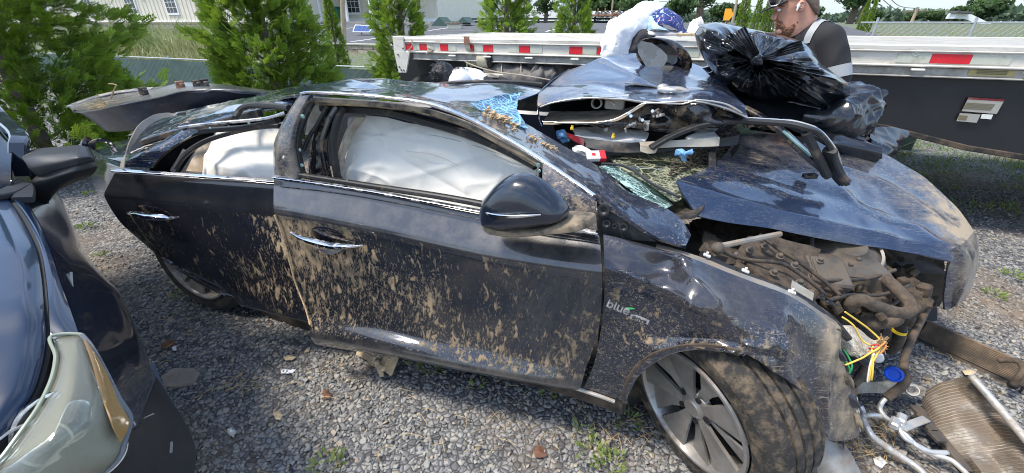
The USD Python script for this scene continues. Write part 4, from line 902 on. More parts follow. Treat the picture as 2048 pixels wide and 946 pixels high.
# trunk lid, sprung up and bent
lid = panel([
    [(139, 214, 2.15), (175, 200, 2.35), (220, 188, 2.5), (270, 180, 2.62), (320, 173, 2.72), (372, 165, 2.82), (430, 167, 2.9), (490, 174, 2.95), (545, 182, 3.0)],
    [(142, 218, 2.05), (180, 208, 2.2), (222, 200, 2.34), (270, 192, 2.45), (320, 183, 2.55), (372, 172, 2.66), (430, 172, 2.72), (490, 178, 2.78), (545, 186, 2.82)],
    [(146, 222, 1.85), (186, 222, 1.83), (226, 213, 1.85), (272, 204, 1.89), (322, 194, 1.97), (374, 182, 2.06), (430, 180, 2.14), (490, 184, 2.23), (545, 190, 2.36)],
    [(160, 226, 1.885), (196, 240, 1.865), (240, 236, 1.885), (285, 228, 1.925), (335, 216, 2.005), (385, 204, 2.095), (435, 198, 2.175), (490, 196, 2.265), (545, 196, 2.395)],
    [(186, 240, 1.935), (216, 263, 1.915), (256, 262, 1.935), (300, 254, 1.975), (345, 240, 2.055), (392, 226, 2.145), (440, 214, 2.225), (490, 206, 2.315), (545, 200, 2.445)]],
    50, 80, thick=.012, dent=.006, dscale=4, seed=37, fine=.0006)
lid.attr('dust', np.where(lid.row < .40, .42, .03) * np.clip(1.15 - lid.col, .1, 1))
mudmask(lid, lambda r, c: np.where(r < .5, 1.0, .15) * np.clip(1.2 - 1.2 * c, .2, 1))
trunk = put(W, 'trunk_lid', lid, 'lid_paint', 'sprung boot lid with grass caught on its corner')
put(trunk, 'lid_lip', strip([at(140, 213, 2.14), at(175, 199, 2.34), at(220, 187, 2.49), at(262, 181, 2.6), at(305, 177, 2.68)], .05, .012, k=30), 'silver_scuff')
for u, v, k in ((287, 184, 2.45), (361, 172, 2.6), (409, 168, 2.66), (395, 170, 2.66)):
    c = at(u, v, k)
    put(trunk, 'lid_bracket', cat(box((.07, .04, .05), c, axes(E1 + .2 * E2), .008), box((.03, .06, .02), c + Z * .03, axes(E1 - .3 * E2), .004)), 'gloss_black' if u != 361 else 'rust')
gr = []
rng = np.random.default_rng(11)
for i in range(26):
    a = at(205 + rng.normal(0, 5), 212 + rng.normal(0, 4), 1.98); d = rng.normal(0, 1, 3) * [1, .6, .5] + [.1, -.4, -.2 + .5 * (i % 3 == 0)]
    L = rng.uniform(.04, .16); b = a + unit(d) * L * .6 + Z * .02; c2 = a + unit(d) * L - Z * rng.uniform(-.01, .07)
    gr.append(tube([a, b, c2], [.0022, .0016, .0008], 4, k=6))
gr.append(tube([at(222, 197, 1.96), at(228, 180, 1.96), at(233, 170, 1.96)], .005, 5)); gr.append(tube([at(233, 170, 1.96), at(226, 168, 1.96), at(217, 168, 1.96)], .003, 4))
put(trunk, 'grass_tuft', cat(*gr), 'straw', 'dry grass caught on the boot lid')

# wheels
def wheel(parent, c, out, label, tyre_m, sc=1.0, width=.205):
    """c: centre of the outer face; out: axle direction pointing out of the car."""
    out = unit(out); R = .325 * sc; r = .225 * sc; wd = width
    t = [(r, -.012), (r + .012, .004), (r + .03, .010), (R - .035, .008), (R - .016, -.006), (R - .004, -.026)]
    for k in range(4):
        y = -.030 - k * (wd - .06) / 4; s = (wd - .06) / 4
        t += [(R, y), (R, y - s * .74), (R - .011, y - s * .78), (R - .011, y - s * .97)]
    t += [(R - .004, -wd + .02), (R - .03, -wd - .005), (r + .01, -wd + .005), (r, -wd + .02)]
    ty = put(parent, 'wheel', lathe(t, c, out, 96, closed=True), tyre_m, label, smooth=30)
    put(ty, 'rim', lathe([(r + .006, .006), (r + .004, .014), (r - .006, .014), (r - .014, .002), (r - .02, -.03), (r - .03, -.16), (r - .015, -.19)], c, out, 72), 'alloy', smooth=30)
    put(ty, 'rim_well', lathe([(0, -.05), (.06, -.05), (r - .03, -.075), (r - .022, -.1)], c, out, 48), 'under_black')
    ax = axes(np.cross(out, Z) if abs(out[2]) < .9 else E1, out)
    u, v = ax[0], np.cross(out, ax[0])
    for k in range(10):
        a = k * 2 * np.pi / 10; wide = k % 2 == 0
        er = np.cos(a) * u + np.sin(a) * v; et = -np.sin(a) * u + np.cos(a) * v
        if wide: o = [(.045, -.016), (.10, -.028), (r - .012, -.062), (r - .012, .062), (.10, .028), (.045, .016)]; h = .012; zz = -.004
        else: o = [(.045, -.014), (.12, -.022), (r - .012, -.052), (r - .012, .046), (.12, .016), (.045, .012)]; h = .008; zz = -.014
        m = plate(o, c + out * (zz - .004), er, et, h)
        vv = np.array(m.vertices); rad = (vv - c) @ er; vv += out[None] * ((r - rad)[:, None] * -.10 + .006); tang = (vv - c) @ et
        if not wide: vv += out[None] * (tang[:, None] * .25)
        put(ty, 'spoke', trimesh.Trimesh(vv, m.faces, process=False), 'alloy' if not wide else 'alloy_dark', smooth=False)
    put(ty, 'hub', cat(lathe([(0, .006), (.03, .006), (.036, .0), (.06, -.012), (.07, -.03)], c - out * .012, out, 32)), 'alloy', smooth=30)
    for k in range(5):
        a = (k + .5) * 2 * np.pi / 5
        put(ty, 'lug_recess', disc(.011, .004, c + out * -.016 + .056 * (np.cos(a) * u + np.sin(a) * v), out, 12), 'under_black')
    return ty
fw_in = unit(np.array([.88, .43, .15]))
wheel(W, at(1379, 819, 1.155), -fw_in, 'front wheel turned outward with mud caked tread', 'tyre_rubber', sc=1.0)
wheel(W, car(-2.33, 1.27, .325), -E2, 'rear wheel half hidden by the ajar door', 'tyre_dark')
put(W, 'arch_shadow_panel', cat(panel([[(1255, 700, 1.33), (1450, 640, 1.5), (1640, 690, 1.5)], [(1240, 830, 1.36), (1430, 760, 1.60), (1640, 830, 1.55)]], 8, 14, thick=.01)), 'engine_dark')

# floor, bulkhead and far side keep daylight out of the cabin
put(W, 'floor_pan', box((3.0, 1.5, .05), car(-1.15, 2.12, .24), [E1, E2, Z]), 'engine_dark')
put(W, 'far_side', cat(box((3.2, .06, .62), car(-1.5, 2.98, .62), [E1, E2, Z], .02), box((.06, 1.5, .5), car(-.1, 2.15, .55), [E1, E2, Z])), 'blue_side_paint')
put(W, 'far_wing', mudmask(panel([[(1478, 300, 2.97), (1650, 300, 2.99), (1800, 342, 2.97), (1930, 452, 2.68)], [(1478, 330, 2.99), (1650, 340, 2.99), (1790, 400, 2.97), (1915, 500, 2.7)]], 8, 20, thick=.01), lambda r, c: 1 + 0 * r), 'hood_paint')
for a in (-2.35, .35):
    put(W, 'far_wheel', lathe([(.2, 0), (.31, 0), (.325, -.02), (.325, -.18), (.31, -.2), (.2, -.2)], car(a, 3.0, .325), E2, 48, closed=True), 'tyre_dark')

# engine bay ----------------------------------------------------
put(W, 'engine_bay_floor', cat(panel([[(1390, 432, 1.95), (1500, 440, 2.2), (1700, 470, 2.5), (1890, 505, 2.5)], [(1400, 470, 1.7), (1520, 500, 1.95), (1720, 560, 2.2), (1880, 600, 2.3)], [(1420, 500, 1.4), (1560, 570, 1.5), (1700, 650, 1.75), (1830, 650, 2.1)], [(1460, 530, 1.36), (1590, 600, 1.4), (1690, 690, 1.5), (1800, 700, 1.9)]], 40, 60, thick=.02, dent=.05, dscale=7, seed=41, fine=.012)), 'engine_mud')
put(W, 'strut_tower', cat(lathe([(0, .045), (.06, .05), (.075, .03), (.10, .02), (.15, -.02), (.19, -.10)], at(1690, 505, 1.92), unit(Z * .9 - E2 * .35), 40)), 'engine_grey', 'mud covered strut tower')
put(W, 'tower_ring', lathe([(.118, .02), (.126, .026), (.132, .014)], at(1690, 505, 1.92), unit(Z * .9 - E2 * .35), 40), 'dirty_steel')
put(W, 'inner_wing', cat(panel([[(1500, 470, 1.62), (1570, 478, 1.72), (1640, 500, 1.78)], [(1480, 515, 1.45), (1560, 535, 1.5), (1620, 570, 1.55)], [(1520, 550, 1.37), (1580, 580, 1.38), (1640, 610, 1.42)]], 20, 24, thick=.01, dent=.015, dscale=9, seed=43)), 'engine_mud')
put(W, 'bonnet_strut', tube([at(1432, 494, 1.36), at(1500, 480, 1.46), at(1560, 468, 1.58)], .010, 8, lin=True), 'dirty_steel')
put(W, 'strut_joint', lump(None, (.022, .02, .022), at(1436, 497, 1.35), .004, 30, 2), 'engine_grey')
put(W, 'wing_rail', cat(strip([at(1405, 513, 1.29), at(1450, 538, 1.30), at(1530, 572, 1.31), at(1610, 606, 1.32), at(1690, 668, 1.34)], .06, .02, k=24), strip([at(1470, 548, 1.28), at(1560, 585, 1.29), at(1640, 630, 1.30)], .025, .03, k=20)), 'black_plastic')
for u, v in ((1414, 511), (1491, 542), (1584, 584), (1642, 596), (1660, 606)):
    c = at(u, v, 1.285)
    put(W, 'clip', cat(box((.022, .012, .008), c, axes(E1 * .9 - Z * .25), .002), disc(.004, .012, c, Z, 8)), 'white_plastic' if u < 1600 else 'clean_black')
put(W, 'vin_label', plate([(0, -.012), (.075, -.012), (.075, .012), (0, .012)], at(1583, 568, 1.33), unit(at(1620, 590, 1.33) - at(1583, 568, 1.33)), unit(Z + E2 * .5), .002), 'label_grey')
put(W, 'engine_block', cat(
    box((.30, .22, .16), at(1670, 550, 1.84), axes(E1 + .1 * E2), .02), box((.10, .08, .06), at(1638, 540, 1.72), axes(E1), .01),
    lathe([(0, .06), (.05, .06), (.06, .04), (.06, -.06), (0, -.06)], at(1736, 600, 1.78), unit(-E2 + .2 * E1), 24)), 'engine_grey', 'mud covered engine')
put(W, 'engine_cover', cat(box((.2, .14, .04), at(1634, 545, 1.66), axes(E1 + .15 * E2, unit(Z - .4 * E2)), .008), *[box((.012, .15, .012), at(1610 + 14 * i, 538 + 5 * i, 1.63), axes(E1 + .15 * E2, unit(Z - .4 * E2)), .003) for i in range(5)]), 'engine_grey')
rng = np.random.default_rng(17)
bits = []
for i in range(110):
    u = rng.uniform(1600, 1850); v = np.interp(u, [1600, 1850], [560, 590]) + rng.normal(0, 24); s = rng.uniform(.010, .032)
    c = at(u, v, np.interp(u, [1600, 1850], [1.55, 1.95]) + rng.uniform(-.05, .1) - (v - 575) * .004)
    q = axes(unit(rng.normal(0, 1, 3)), unit(rng.normal(0, 1, 3) + [0, 0, 2]))
    bits.append(box((s * 2.2, s * 1.5, s * 1.4), c, q, s * .25) if i % 2 else lathe([(0, s), (s * .7, s), (s, s * .6), (s, -s), (0, -s)], c, unit(rng.normal(0, 1, 3)), 10))
put(W, 'engine_fitting', cat(*bits), 'engine_mud', kind='stuff')
def hose(name, pts, r, m, label=None): put(W, name, tube([at(*p) for p in pts], r, 12, k=50), m, label, smooth=True)
hose('coolant_hose', [(1752, 552, 1.80), (1776, 562, 1.74), (1800, 584, 1.68), (1818, 604, 1.64), (1822, 618, 1.62), (1808, 626, 1.60), (1780, 622, 1.57), (1750, 612, 1.55), (1722, 600, 1.53), (1704, 604, 1.53), (1700, 616, 1.55)], .021, 'hose_mud', 'muddy curved coolant hose')
hose('lower_hose', [(1722, 640, 1.58), (1750, 646, 1.56), (1776, 642, 1.56), (1792, 636, 1.6)], .024, 'hose_mud')
hose('harness_hose', [(1860, 600, 1.92), (1846, 632, 1.85), (1830, 664, 1.76), (1818, 690, 1.68), (1810, 716, 1.60), (1808, 738, 1.55)], .013, 'hose_mud', 'hanging muddy cable loom')
hose('black_pipe', [(1798, 640, 1.66), (1800, 660, 1.66), (1796, 680, 1.66), (1778, 700, 1.68)], .020, 'engine_dark')
put(W, 'pipe_band', lathe([(.0205, -.006), (.022, -.006), (.022, .006), (.0205, .006)], at(1799, 662, 1.655), Z, 20), 'yellow_clip')
hose('drain_pipe', [(1736, 690, 1.52), (1738, 712, 1.48), (1728, 740, 1.45), (1704, 770, 1.40)], .015, 'hose_mud')
put(W, 'far_headlamp_box', box((.24, .2, .2), at(1822, 566, 2.42), axes(E1 + .3 * E2), .03), 'engine_dark')
for u, v, l in ((1500, 500, 1.50), (1530, 492, 1.56), (1560, 512, 1.56), (1590, 530, 1.54), (1548, 545, 1.42), (1600, 565, 1.45), (1622, 585, 1.45), (1470, 510, 1.42), (1640, 520, 1.70), (1700, 530, 1.80), (1716, 520, 1.86)):
    put(W, 'bolt', lathe([(0, .012), (.007, .012), (.009, .008), (.009, .002), (.014, 0), (.014, -.012), (0, -.012)], at(u, v, l - .015), unit(Z - .5 * E2), 8), 'engine_grey', smooth=False)
for pth in ([(1440, 500, 1.36), (1500, 520, 1.42), (1560, 526, 1.46), (1600, 548, 1.46), (1650, 590, 1.46)], [(1520, 470, 1.62), (1560, 500, 1.56), (1620, 540, 1.56), (1680, 590, 1.52)], [(1640, 560, 1.58), (1690, 560, 1.64), (1740, 556, 1.72), (1790, 540, 1.82)], [(1660, 600, 1.48), (1700, 590, 1.56), (1760, 590, 1.66), (1820, 570, 1.8)], [(1840, 610, 1.8), (1800, 600, 1.74), (1770, 640, 1.62), (1766, 690, 1.52)]):
    put(W, 'cable', tube([at(*p) for p in pth], .007, 7, k=40), 'engine_dark', smooth=True)
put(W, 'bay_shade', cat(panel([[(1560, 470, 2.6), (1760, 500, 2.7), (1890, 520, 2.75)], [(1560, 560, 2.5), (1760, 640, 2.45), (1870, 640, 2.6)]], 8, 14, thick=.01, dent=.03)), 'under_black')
put(W, 'rail_end', cat(panel([[(1672, 652, 1.34), (1700, 650, 1.42), (1716, 655, 1.48)], [(1694, 682, 1.33), (1716, 672, 1.38), (1738, 676, 1.44)], [(1722, 712, 1.32), (1742, 704, 1.36), (1768, 690, 1.40)]], 14, 12, thick=.025, dent=.012, dscale=20, seed=3)), 'cut_fibre', 'split end of the wing rail')
put(W, 'lamp_bracket', cat(strip([at(1672, 668, 1.42), at(1700, 700, 1.45), at(1722, 722, 1.45)], .06, .03, k=10), box((.12, .1, .12), at(1690, 700, 1.55), axes(E1 + .4 * Z), .01)), 'clean_black')
put(W, 'white_bracket', strip([at(1690, 684, 1.36), at(1702, 681, 1.38), at(1716, 678, 1.40)], .018, .01, k=8), 'white_plastic')
rng = np.random.default_rng(23)
def wires(name, m, paths, r=.0028):
    for pth in paths:
        put(W, name, tube([at(*p) for p in pth], r, 6, k=24), m, smooth=True)
wires('yellow_wire', 'yellow_wire', [
    [(1690, 624, 1.33), (1716, 642, 1.36), (1740, 660, 1.37), (1760, 680, 1.36), (1758, 690, 1.34)],
    [(1684, 634, 1.33), (1706, 650, 1.33), (1728, 684, 1.33), (1740, 690, 1.33)],
    [(1690, 730, 1.28), (1720, 718, 1.30), (1748, 702, 1.31), (1764, 690, 1.33)],
    [(1738, 762, 1.28), (1742, 735, 1.29), (1752, 712, 1.31), (1762, 694, 1.33)],
    [(1743, 760, 1.28), (1746, 730, 1.29), (1744, 700, 1.32), (1750, 688, 1.34)]])
wires('orange_wire', 'orange_wire', [[(1738, 698, 1.33), (1756, 696, 1.32), (1770, 684, 1.33), (1760, 674, 1.35)], [(1736, 702, 1.33), (1760, 706, 1.32), (1772, 690, 1.33)]])
wires('red_wire', 'red_wire', [[(1742, 692, 1.335), (1756, 690, 1.33), (1764, 694, 1.33)], [(1738, 696, 1.33), (1752, 697, 1.32), (1768, 688, 1.335)]])
wires('white_wire', 'white_wire', [[(1688, 686, 1.34), (1696, 698, 1.34), (1706, 708, 1.36), (1716, 714, 1.37)], [(1735, 764, 1.28), (1738, 740, 1.29), (1748, 706, 1.31)], [(1694, 686, 1.34), (1708, 704, 1.35), (1722, 712, 1.36)]])
wires('green_wire', 'green_wire', [[(1686, 698, 1.33), (1698, 716, 1.32), (1704, 734, 1.31), (1694, 750, 1.30)], [(1684, 706, 1.33), (1694, 726, 1.32), (1700, 742, 1.31), (1692, 752, 1.30)]], .003)
put(W, 'wire_fray', cat(*[tube([at(1758 + rng.normal(0, 5), 688 + rng.normal(0, 4), 1.34), at(1768 + rng.uniform(-8, 10), 686 + rng.normal(0, 8), 1.33)], .0014, 4) for _ in range(40)]), 'straw')
put(W, 'plug', cat(lathe([(0, .02), (.014, .02), (.018, .008), (.018, -.02), (0, -.02)], at(1752, 712, 1.38), unit(-E2 + Z * .3), 16)), 'white_plastic')
# ------------------------------------------------------------------ torn off driver's door lying on the bonnet
D = thing('torn_door', 'crumpled black car door torn off, lying on the bonnet with its mirror up', 'car door', car(.0, 2.3, 1.1))
ts = panel([
    [(1139, 139, 2.62), (1169, 130, 2.75), (1206, 116, 2.9), (1270, 107, 3.0), (1330, 113, 3.0), (1390, 128, 3.0), (1445, 152, 2.92)],
    [(1097, 168, 2.38), (1140, 157, 2.48), (1190, 145, 2.58), (1260, 141, 2.66), (1330, 150, 2.66), (1400, 162, 2.62), (1462, 182, 2.55)],
    [(1078, 190, 2.16), (1126, 181, 2.22), (1190, 172, 2.27), (1255, 172, 2.31), (1322, 181, 2.30), (1402, 185, 2.26), (1484, 210, 2.2)],
    [(1075, 206, 2.05), (1114, 198, 2.07), (1190, 190, 2.08), (1242, 192, 2.09), (1304, 198, 2.09), (1392, 196, 2.09), (1492, 226, 2.06)],
    [(1077, 213, 2.03), (1112, 203, 2.03), (1190, 195, 2.02), (1240, 197, 2.03), (1300, 204, 2.03), (1390, 202, 2.03), (1496, 235, 2.01)]],
    60, 90, thick=.008, dent=.008, dscale=5, seed=61, fine=.0007, hfun=folds([([(1206, 118, 2.85), (1262, 150, 2.55), (1330, 182, 2.28), (1420, 190, 2.2)], .018, .04), ([(1110, 165, 2.4), (1190, 165, 2.35), (1260, 176, 2.25)], -.012, .05), ([(1330, 125, 2.9), (1390, 165, 2.55), (1480, 212, 2.15)], .014, .03)]))
ts.attr('dust', .06 + .5 * np.clip(1 - ts.col * 2.6, 0, 1) + .3 * np.clip((ts.row - .75) / .2, 0, 1) * (ts.col > .4))
mudmask(ts, lambda r, c: .35 + .4 * (r > .6))
door_skin = put(D, 'door_skin', ts, 'roof_paint', 'buckled outer skin')
put(door_skin, 'skin_curl', mudmask(panel([[(1139, 139, 2.62), (1097, 168, 2.38), (1078, 190, 2.16), (1077, 212, 2.03)], [(1130, 150, 2.72), (1090, 180, 2.46), (1074, 205, 2.22), (1078, 232, 2.03)], [(1128, 165, 2.8), (1092, 196, 2.5), (1078, 225, 2.24), (1086, 254, 2.02)]], 14, 24, thick=.006, dent=.006, seed=4), lambda r, c: 1 + 0 * r), 'shell_paint')
put(door_skin, 'torn_lip', strip([at(1080, 214, 2.02), at(1112, 204, 2.02), at(1190, 196, 2.01), at(1240, 198, 2.02), at(1300, 205, 2.02), at(1390, 203, 2.02), at(1496, 236, 2.0)], .006, .006, k=50), 'bare_metal')
put(D, 'inner_pan', panel([
    [(1100, 222, 2.42), (1170, 222, 2.45), (1240, 218, 2.45), (1300, 206, 2.4)], [(1090, 236, 2.16), (1170, 235, 2.2), (1232, 230, 2.2), (1294, 207, 2.2)], [(1086, 246, 2.02), (1169, 245, 2.02), (1222, 241, 2.01), (1288, 207, 2.02)]], 20, 30, thick=.006, dent=.010, dscale=10, seed=62), 'beige_muddy', 'bare inner door pan')
put(D, 'pan_lip', strip([at(1085, 243, 2.0), at(1130, 246, 2.0), at(1169, 246, 2.0), at(1222, 241, 1.99), at(1262, 222, 2.0), at(1288, 207, 2.0), at(1318, 206, 2.0), at(1360, 208, 2.01), at(1400, 200, 2.01), at(1440, 205, 2.01), at(1484, 226, 2.0)], .006, .006, k=60), 'bare_metal')
put(D, 'inner_shell', panel([
    [(1288, 208, 2.02), (1330, 210, 2.03), (1362, 212, 2.04), (1402, 204, 2.05), (1445, 210, 2.05), (1488, 232, 2.02)],
    [(1258, 228, 2.06), (1320, 228, 2.10), (1362, 232, 2.06), (1402, 226, 2.02), (1445, 230, 2.08), (1480, 240, 2.05)],
    [(1222, 243, 2.02), (1300, 250, 2.04), (1362, 252, 2.10), (1402, 246, 2.04), (1445, 246, 2.02), (1476, 248, 2.06)],
    [(1150, 248, 2.02), (1240, 256, 2.06), (1340, 262, 2.08), (1400, 262, 2.12), (1440, 258, 2.10), (1478, 256, 2.10)]], 36, 60, thick=.006, dent=.022, dscale=14, seed=63), 'gloss_black', 'crushed inner door frame')
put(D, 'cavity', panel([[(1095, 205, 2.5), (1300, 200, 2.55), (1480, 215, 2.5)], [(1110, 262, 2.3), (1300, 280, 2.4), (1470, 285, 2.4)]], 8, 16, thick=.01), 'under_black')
rng = np.random.default_rng(9)
for i in range(12):
    c = at(rng.uniform(1240, 1330), rng.uniform(215, 262), 2.0); s = rng.uniform(.012, .03)
    put(D, 'latch_metal', box((s * 1.6, s * .5, s), c, axes(unit(rng.normal(0, 1, 3)), unit(rng.normal(0, 1, 3))), s * .1), 'bare_metal' if i % 3 else 'gloss_black')
for u, v, m in ((1258, 226, 'chrome'), (1262, 232, 'chrome'), (1305, 222, 'chrome'), (1285, 240, 'chrome')):
    put(D, 'screw', disc(.007, .004, at(u, v, 1.99), -E2 + .2 * Z, 12), m)
put(D, 'speaker_ring', lathe([(.020, -.02), (.026, -.02), (.026, .02), (.020, .02)], at(1194, 206, 2.10), unit(-E2 + .1 * Z), 24, closed=True), 'grey_plastic')
put(D, 'module', cat(box((.09, .06, .05), at(1230, 206, 2.12), axes(E1), .006), strip([at(1210, 198, 2.06), at(1222, 204, 2.05), at(1230, 210, 2.06)], .01, .006)), 'grey_plastic')
put(D, 'handle', cat(lump(axes(E1), (.075, .022, .02), at(1348, 181, 2.20), .008, 30, 3), lump(None, (.03, .02, .02), at(1326, 176, 2.24), .004, 40, 2)), 'silver_scuff', 'scuffed silver door handle')
put(D, 'scuff', strip([at(1250, 166, 2.33), at(1290, 170, 2.33), at(1340, 180, 2.27)], .05, .004, k=14), 'gloss_black')
# trim card hanging below the shell
put(D, 'trim_card', panel([[(1131, 266, 2.03), (1200, 280, 2.0), (1280, 286, 1.98), (1360, 284, 2.02), (1440, 277, 2.06), (1481, 268, 2.1)], [(1136, 275, 2.02), (1170, 293, 1.99), (1222, 304, 1.97), (1296, 304, 1.98), (1400, 297, 2.03), (1474, 290, 2.08)]], 12, 40, thick=.012), 'black_plastic')
put(D, 'red_reflector', panel([[(1132, 265, 2.02), (1150, 271, 2.0), (1168, 279, 1.99)], [(1136, 274, 2.01), (1152, 284, 1.99), (1168, 292, 1.98)]], 8, 10, thick=.006), 'red_lens')
put(D, 'trim_foam', panel([[(1146, 262, 2.10), (1180, 254, 2.2), (1225, 254, 2.2), (1262, 260, 2.18), (1298, 268, 2.15)], [(1152, 268, 2.04), (1190, 276, 2.03), (1225, 280, 2.02), (1262, 280, 2.02), (1290, 281, 2.02)]], 14, 26, thick=.01, dent=.02, dscale=14, seed=5), 'foam_white', 'crumpled white foam liner')
put(D, 'trim_foam', panel([[(1370, 276, 2.10), (1400, 262, 2.16), (1424, 257, 2.18)], [(1378, 280, 2.06), (1410, 276, 2.08), (1438, 272, 2.10)]], 8, 12, thick=.01, dent=.01, dscale=14, seed=6), 'foam_white')
put(D, 'arm_rest', cat(panel([[(1279, 284, 1.965), (1340, 281, 1.99), (1400, 277, 2.02), (1440, 274, 2.05)], [(1281, 292, 1.96), (1340, 294, 1.975), (1390, 294, 2.01), (1438, 292, 2.04)]], 8, 24, thick=.012),
    panel([[(1280, 290, 1.955), (1300, 292, 1.955), (1317, 294, 1.96)], [(1280, 302, 1.955), (1296, 307, 1.955), (1311, 306, 1.96)]], 8, 8, thick=.01)), 'beige_trim', 'torn beige arm rest')
for u, v in ((1144, 259), (1226, 276)):
    put(D, 'clip', cat(box((.016, .012, .014), at(u, v - 2, 2.0), axes(E1), .003), disc(.006, .02, at(u, v, 2.0), Z, 8)), 'yellow_clip')
put(D, 'clip', box((.02, .014, .04), at(1212, 254, 2.02), axes(E1), .004), 'grey_plastic')
# bent window frame
wf = [(1302, 296, 1.93), (1330, 279, 1.96), (1359, 265, 1.99), (1395, 252, 2.02), (1440, 244, 2.04), (1494, 242, 2.06), (1570, 247, 2.06), (1630, 262, 2.04), (1652, 282, 2.05), (1676, 330, 2.1), (1693, 366, 2.14)]
wfr = put(D, 'window_frame', strip([at(*p) for p in wf], .036, .02, k=70), 'rubber_seal', 'bent black window frame')
put(wfr, 'frame_trim', strip([at(1488, 236, 2.08), at(1570, 241, 2.08), at(1628, 255, 2.07), at(1654, 277, 2.08), at(1680, 328, 2.13)], .02, .012, k=40), 'chrome')
put(wfr, 'frame_channel', cat(strip([at(1612, 266, 2.03), at(1632, 306, 2.05), at(1654, 352, 2.09)], .04, .03, k=16), strip([at(1660, 300, 2.05), at(1676, 350, 2.11), at(1690, 366, 2.12)], .05, .03, k=16)), 'black_plastic')
put(wfr, 'frame_bar', strip([at(1480, 214, 2.3), at(1562, 262, 2.2), at(1605, 302, 2.14), at(1650, 340, 2.10)], .05, .025, k=24), 'gloss_black')
put(wfr, 'glass_edge', strip([at(1566, 262, 2.17), at(1600, 292, 2.13), at(1622, 312, 2.1)], .02, .008, k=16), 'glass_shard')
put(wfr, 'corner_fitting', cat(box((.06, .03, .02), at(1620, 352, 2.14), axes(E1 + .4 * E2), .004), box((.04, .02, .03), at(1684, 362, 2.13), axes(E1 - .8 * Z), .004)), 'gloss_black')
put(D, 'upper_frame', cat(strip([at(1370, 150, 2.95), at(1430, 134, 2.98), at(1500, 120, 3.0)], .06, .03, k=16), strip([at(1392, 165, 2.8), at(1420, 148, 2.85), at(1450, 138, 2.9)], .02, .02)), 'gloss_black')
# its mirror
mo = [(1276, 88), (1285, 79), (1304, 75), (1326, 79), (1344, 90), (1360, 108), (1367, 124), (1367, 140), (1348, 147), (1326, 140), (1306, 150), (1290, 136), (1273, 106)]
P0 = np.array([at(u, v, 2.8) for u, v in mo]); Pm = curve(np.vstack([P0, P0[:1]]), 60)[:-1]; cm = Pm.mean(0); R_ = []
back = unit(E2 * .6 + E1 * .75 + Z * .05)
for s, d in ((.93, .004), (.97, -.006), (1, 0), (1.0, .02), (.98, .045), (.90, .075), (.72, .10), (.4, .115), (.02, .12)):
    R_.append(cm + (Pm - cm) * s + back * d)
R_ = np.array(R_); n_, m_ = R_.shape[:2]; i_ = np.arange(n_ - 1)[:, None] * m_; j_ = np.arange(m_)[None]; k_ = (j_ + 1) % m_
tm = put(D, 'door_mirror', trimesh.Trimesh(R_.reshape(-1, 3), np.concatenate([np.stack([i_ + j_, i_ + k_, i_ + m_ + k_], -1).reshape(-1, 3), np.stack([i_ + j_, i_ + m_ + k_, i_ + m_ + j_], -1).reshape(-1, 3)]), process=False), 'gloss_black', 'dusty mirror sticking up', smooth=50)
gp = [(1275, 90), (1283, 82), (1304, 86), (1322, 98), (1334, 110), (1335, 119), (1327, 134), (1307, 146), (1292, 133), (1276, 106)]
G0 = np.array([at(u, v, 2.785) for u, v in gp]); gx = unit(G0[4] - G0[0]); gy = unit(np.cross(unit(np.cross(gx, G0[7] - G0[0])), gx))
put(tm, 'mirror_glass', plate([((p - G0[0]) @ gx, (p - G0[0]) @ gy) for p in G0], G0[0], gx, gy, .006), 'mirror_glass')
put(tm, 'mirror_foot', cat(strip([at(1340, 140, 2.78), at(1330, 152, 2.74), at(1318, 160, 2.7)], .08, .06, k=10), strip([at(1352, 142, 2.84), at(1348, 156, 2.76), at(1330, 166, 2.66)], .06, .04, k=10)), 'black_plastic')

# small things lying on the wreck
def rag(name, label, cat_, pts, lat, m, seed=0):
    P = np.array(pts); c = P.mean(0); rows = []
    for s in (1.0, .7, .4, .08):
        rows.append([(c[0] + (u - c[0]) * s, c[1] + (v - c[1]) * s, lat - .02 * (1 - s)) for u, v in np.vstack([P, P[:1]])])
    o = put(None, name, Sheet(refine(rows3(rows), 20, 50), .003, dent=.014, dscale=22, seed=seed, fine=.003), m)
    return tag(o, label, cat_)
rag('glove', 'crumpled pale blue rubber glove on the windscreen under the torn door', 'glove', [(1352, 300), (1364, 297), (1372, 302), (1384, 297), (1386, 306), (1374, 312), (1375, 322), (1364, 324), (1358, 312), (1350, 310)], 1.93, 'glove_blue', 3)
rag('plastic_scrap', 'light blue plastic scrap left of the torn door trim', 'scrap', [(1112, 262), (1126, 258), (1134, 266), (1140, 282), (1126, 286), (1116, 276)], 2.05, 'glove_blue', 8)
rag('wrapper', 'crumpled white and pink wrapper beside the red carton', 'wrapper', [(1144, 296), (1160, 290), (1178, 298), (1186, 308), (1170, 316), (1152, 308)], 1.93, 'paper', 5)
c0 = at(1192, 312, 1.88)
ctn = thing('carton', 'small red and white carton under the torn door', 'carton', c0)
cax = axes(unit(E1 * .9 + E2 * .4), unit(Z * .8 - E2 * .5 + .1 * E1))
put(ctn, 'box', box((.085, .05, .022), c0, cax, .003), 'paper'); put(ctn, 'red_panel', box((.03, .0505, .023), c0 + cax[0] * .028, cax, .002), 'red_card'); put(ctn, 'red_square', box((.018, .018, .0235), c0 - cax[0] * .012, cax, .001), 'red_card')

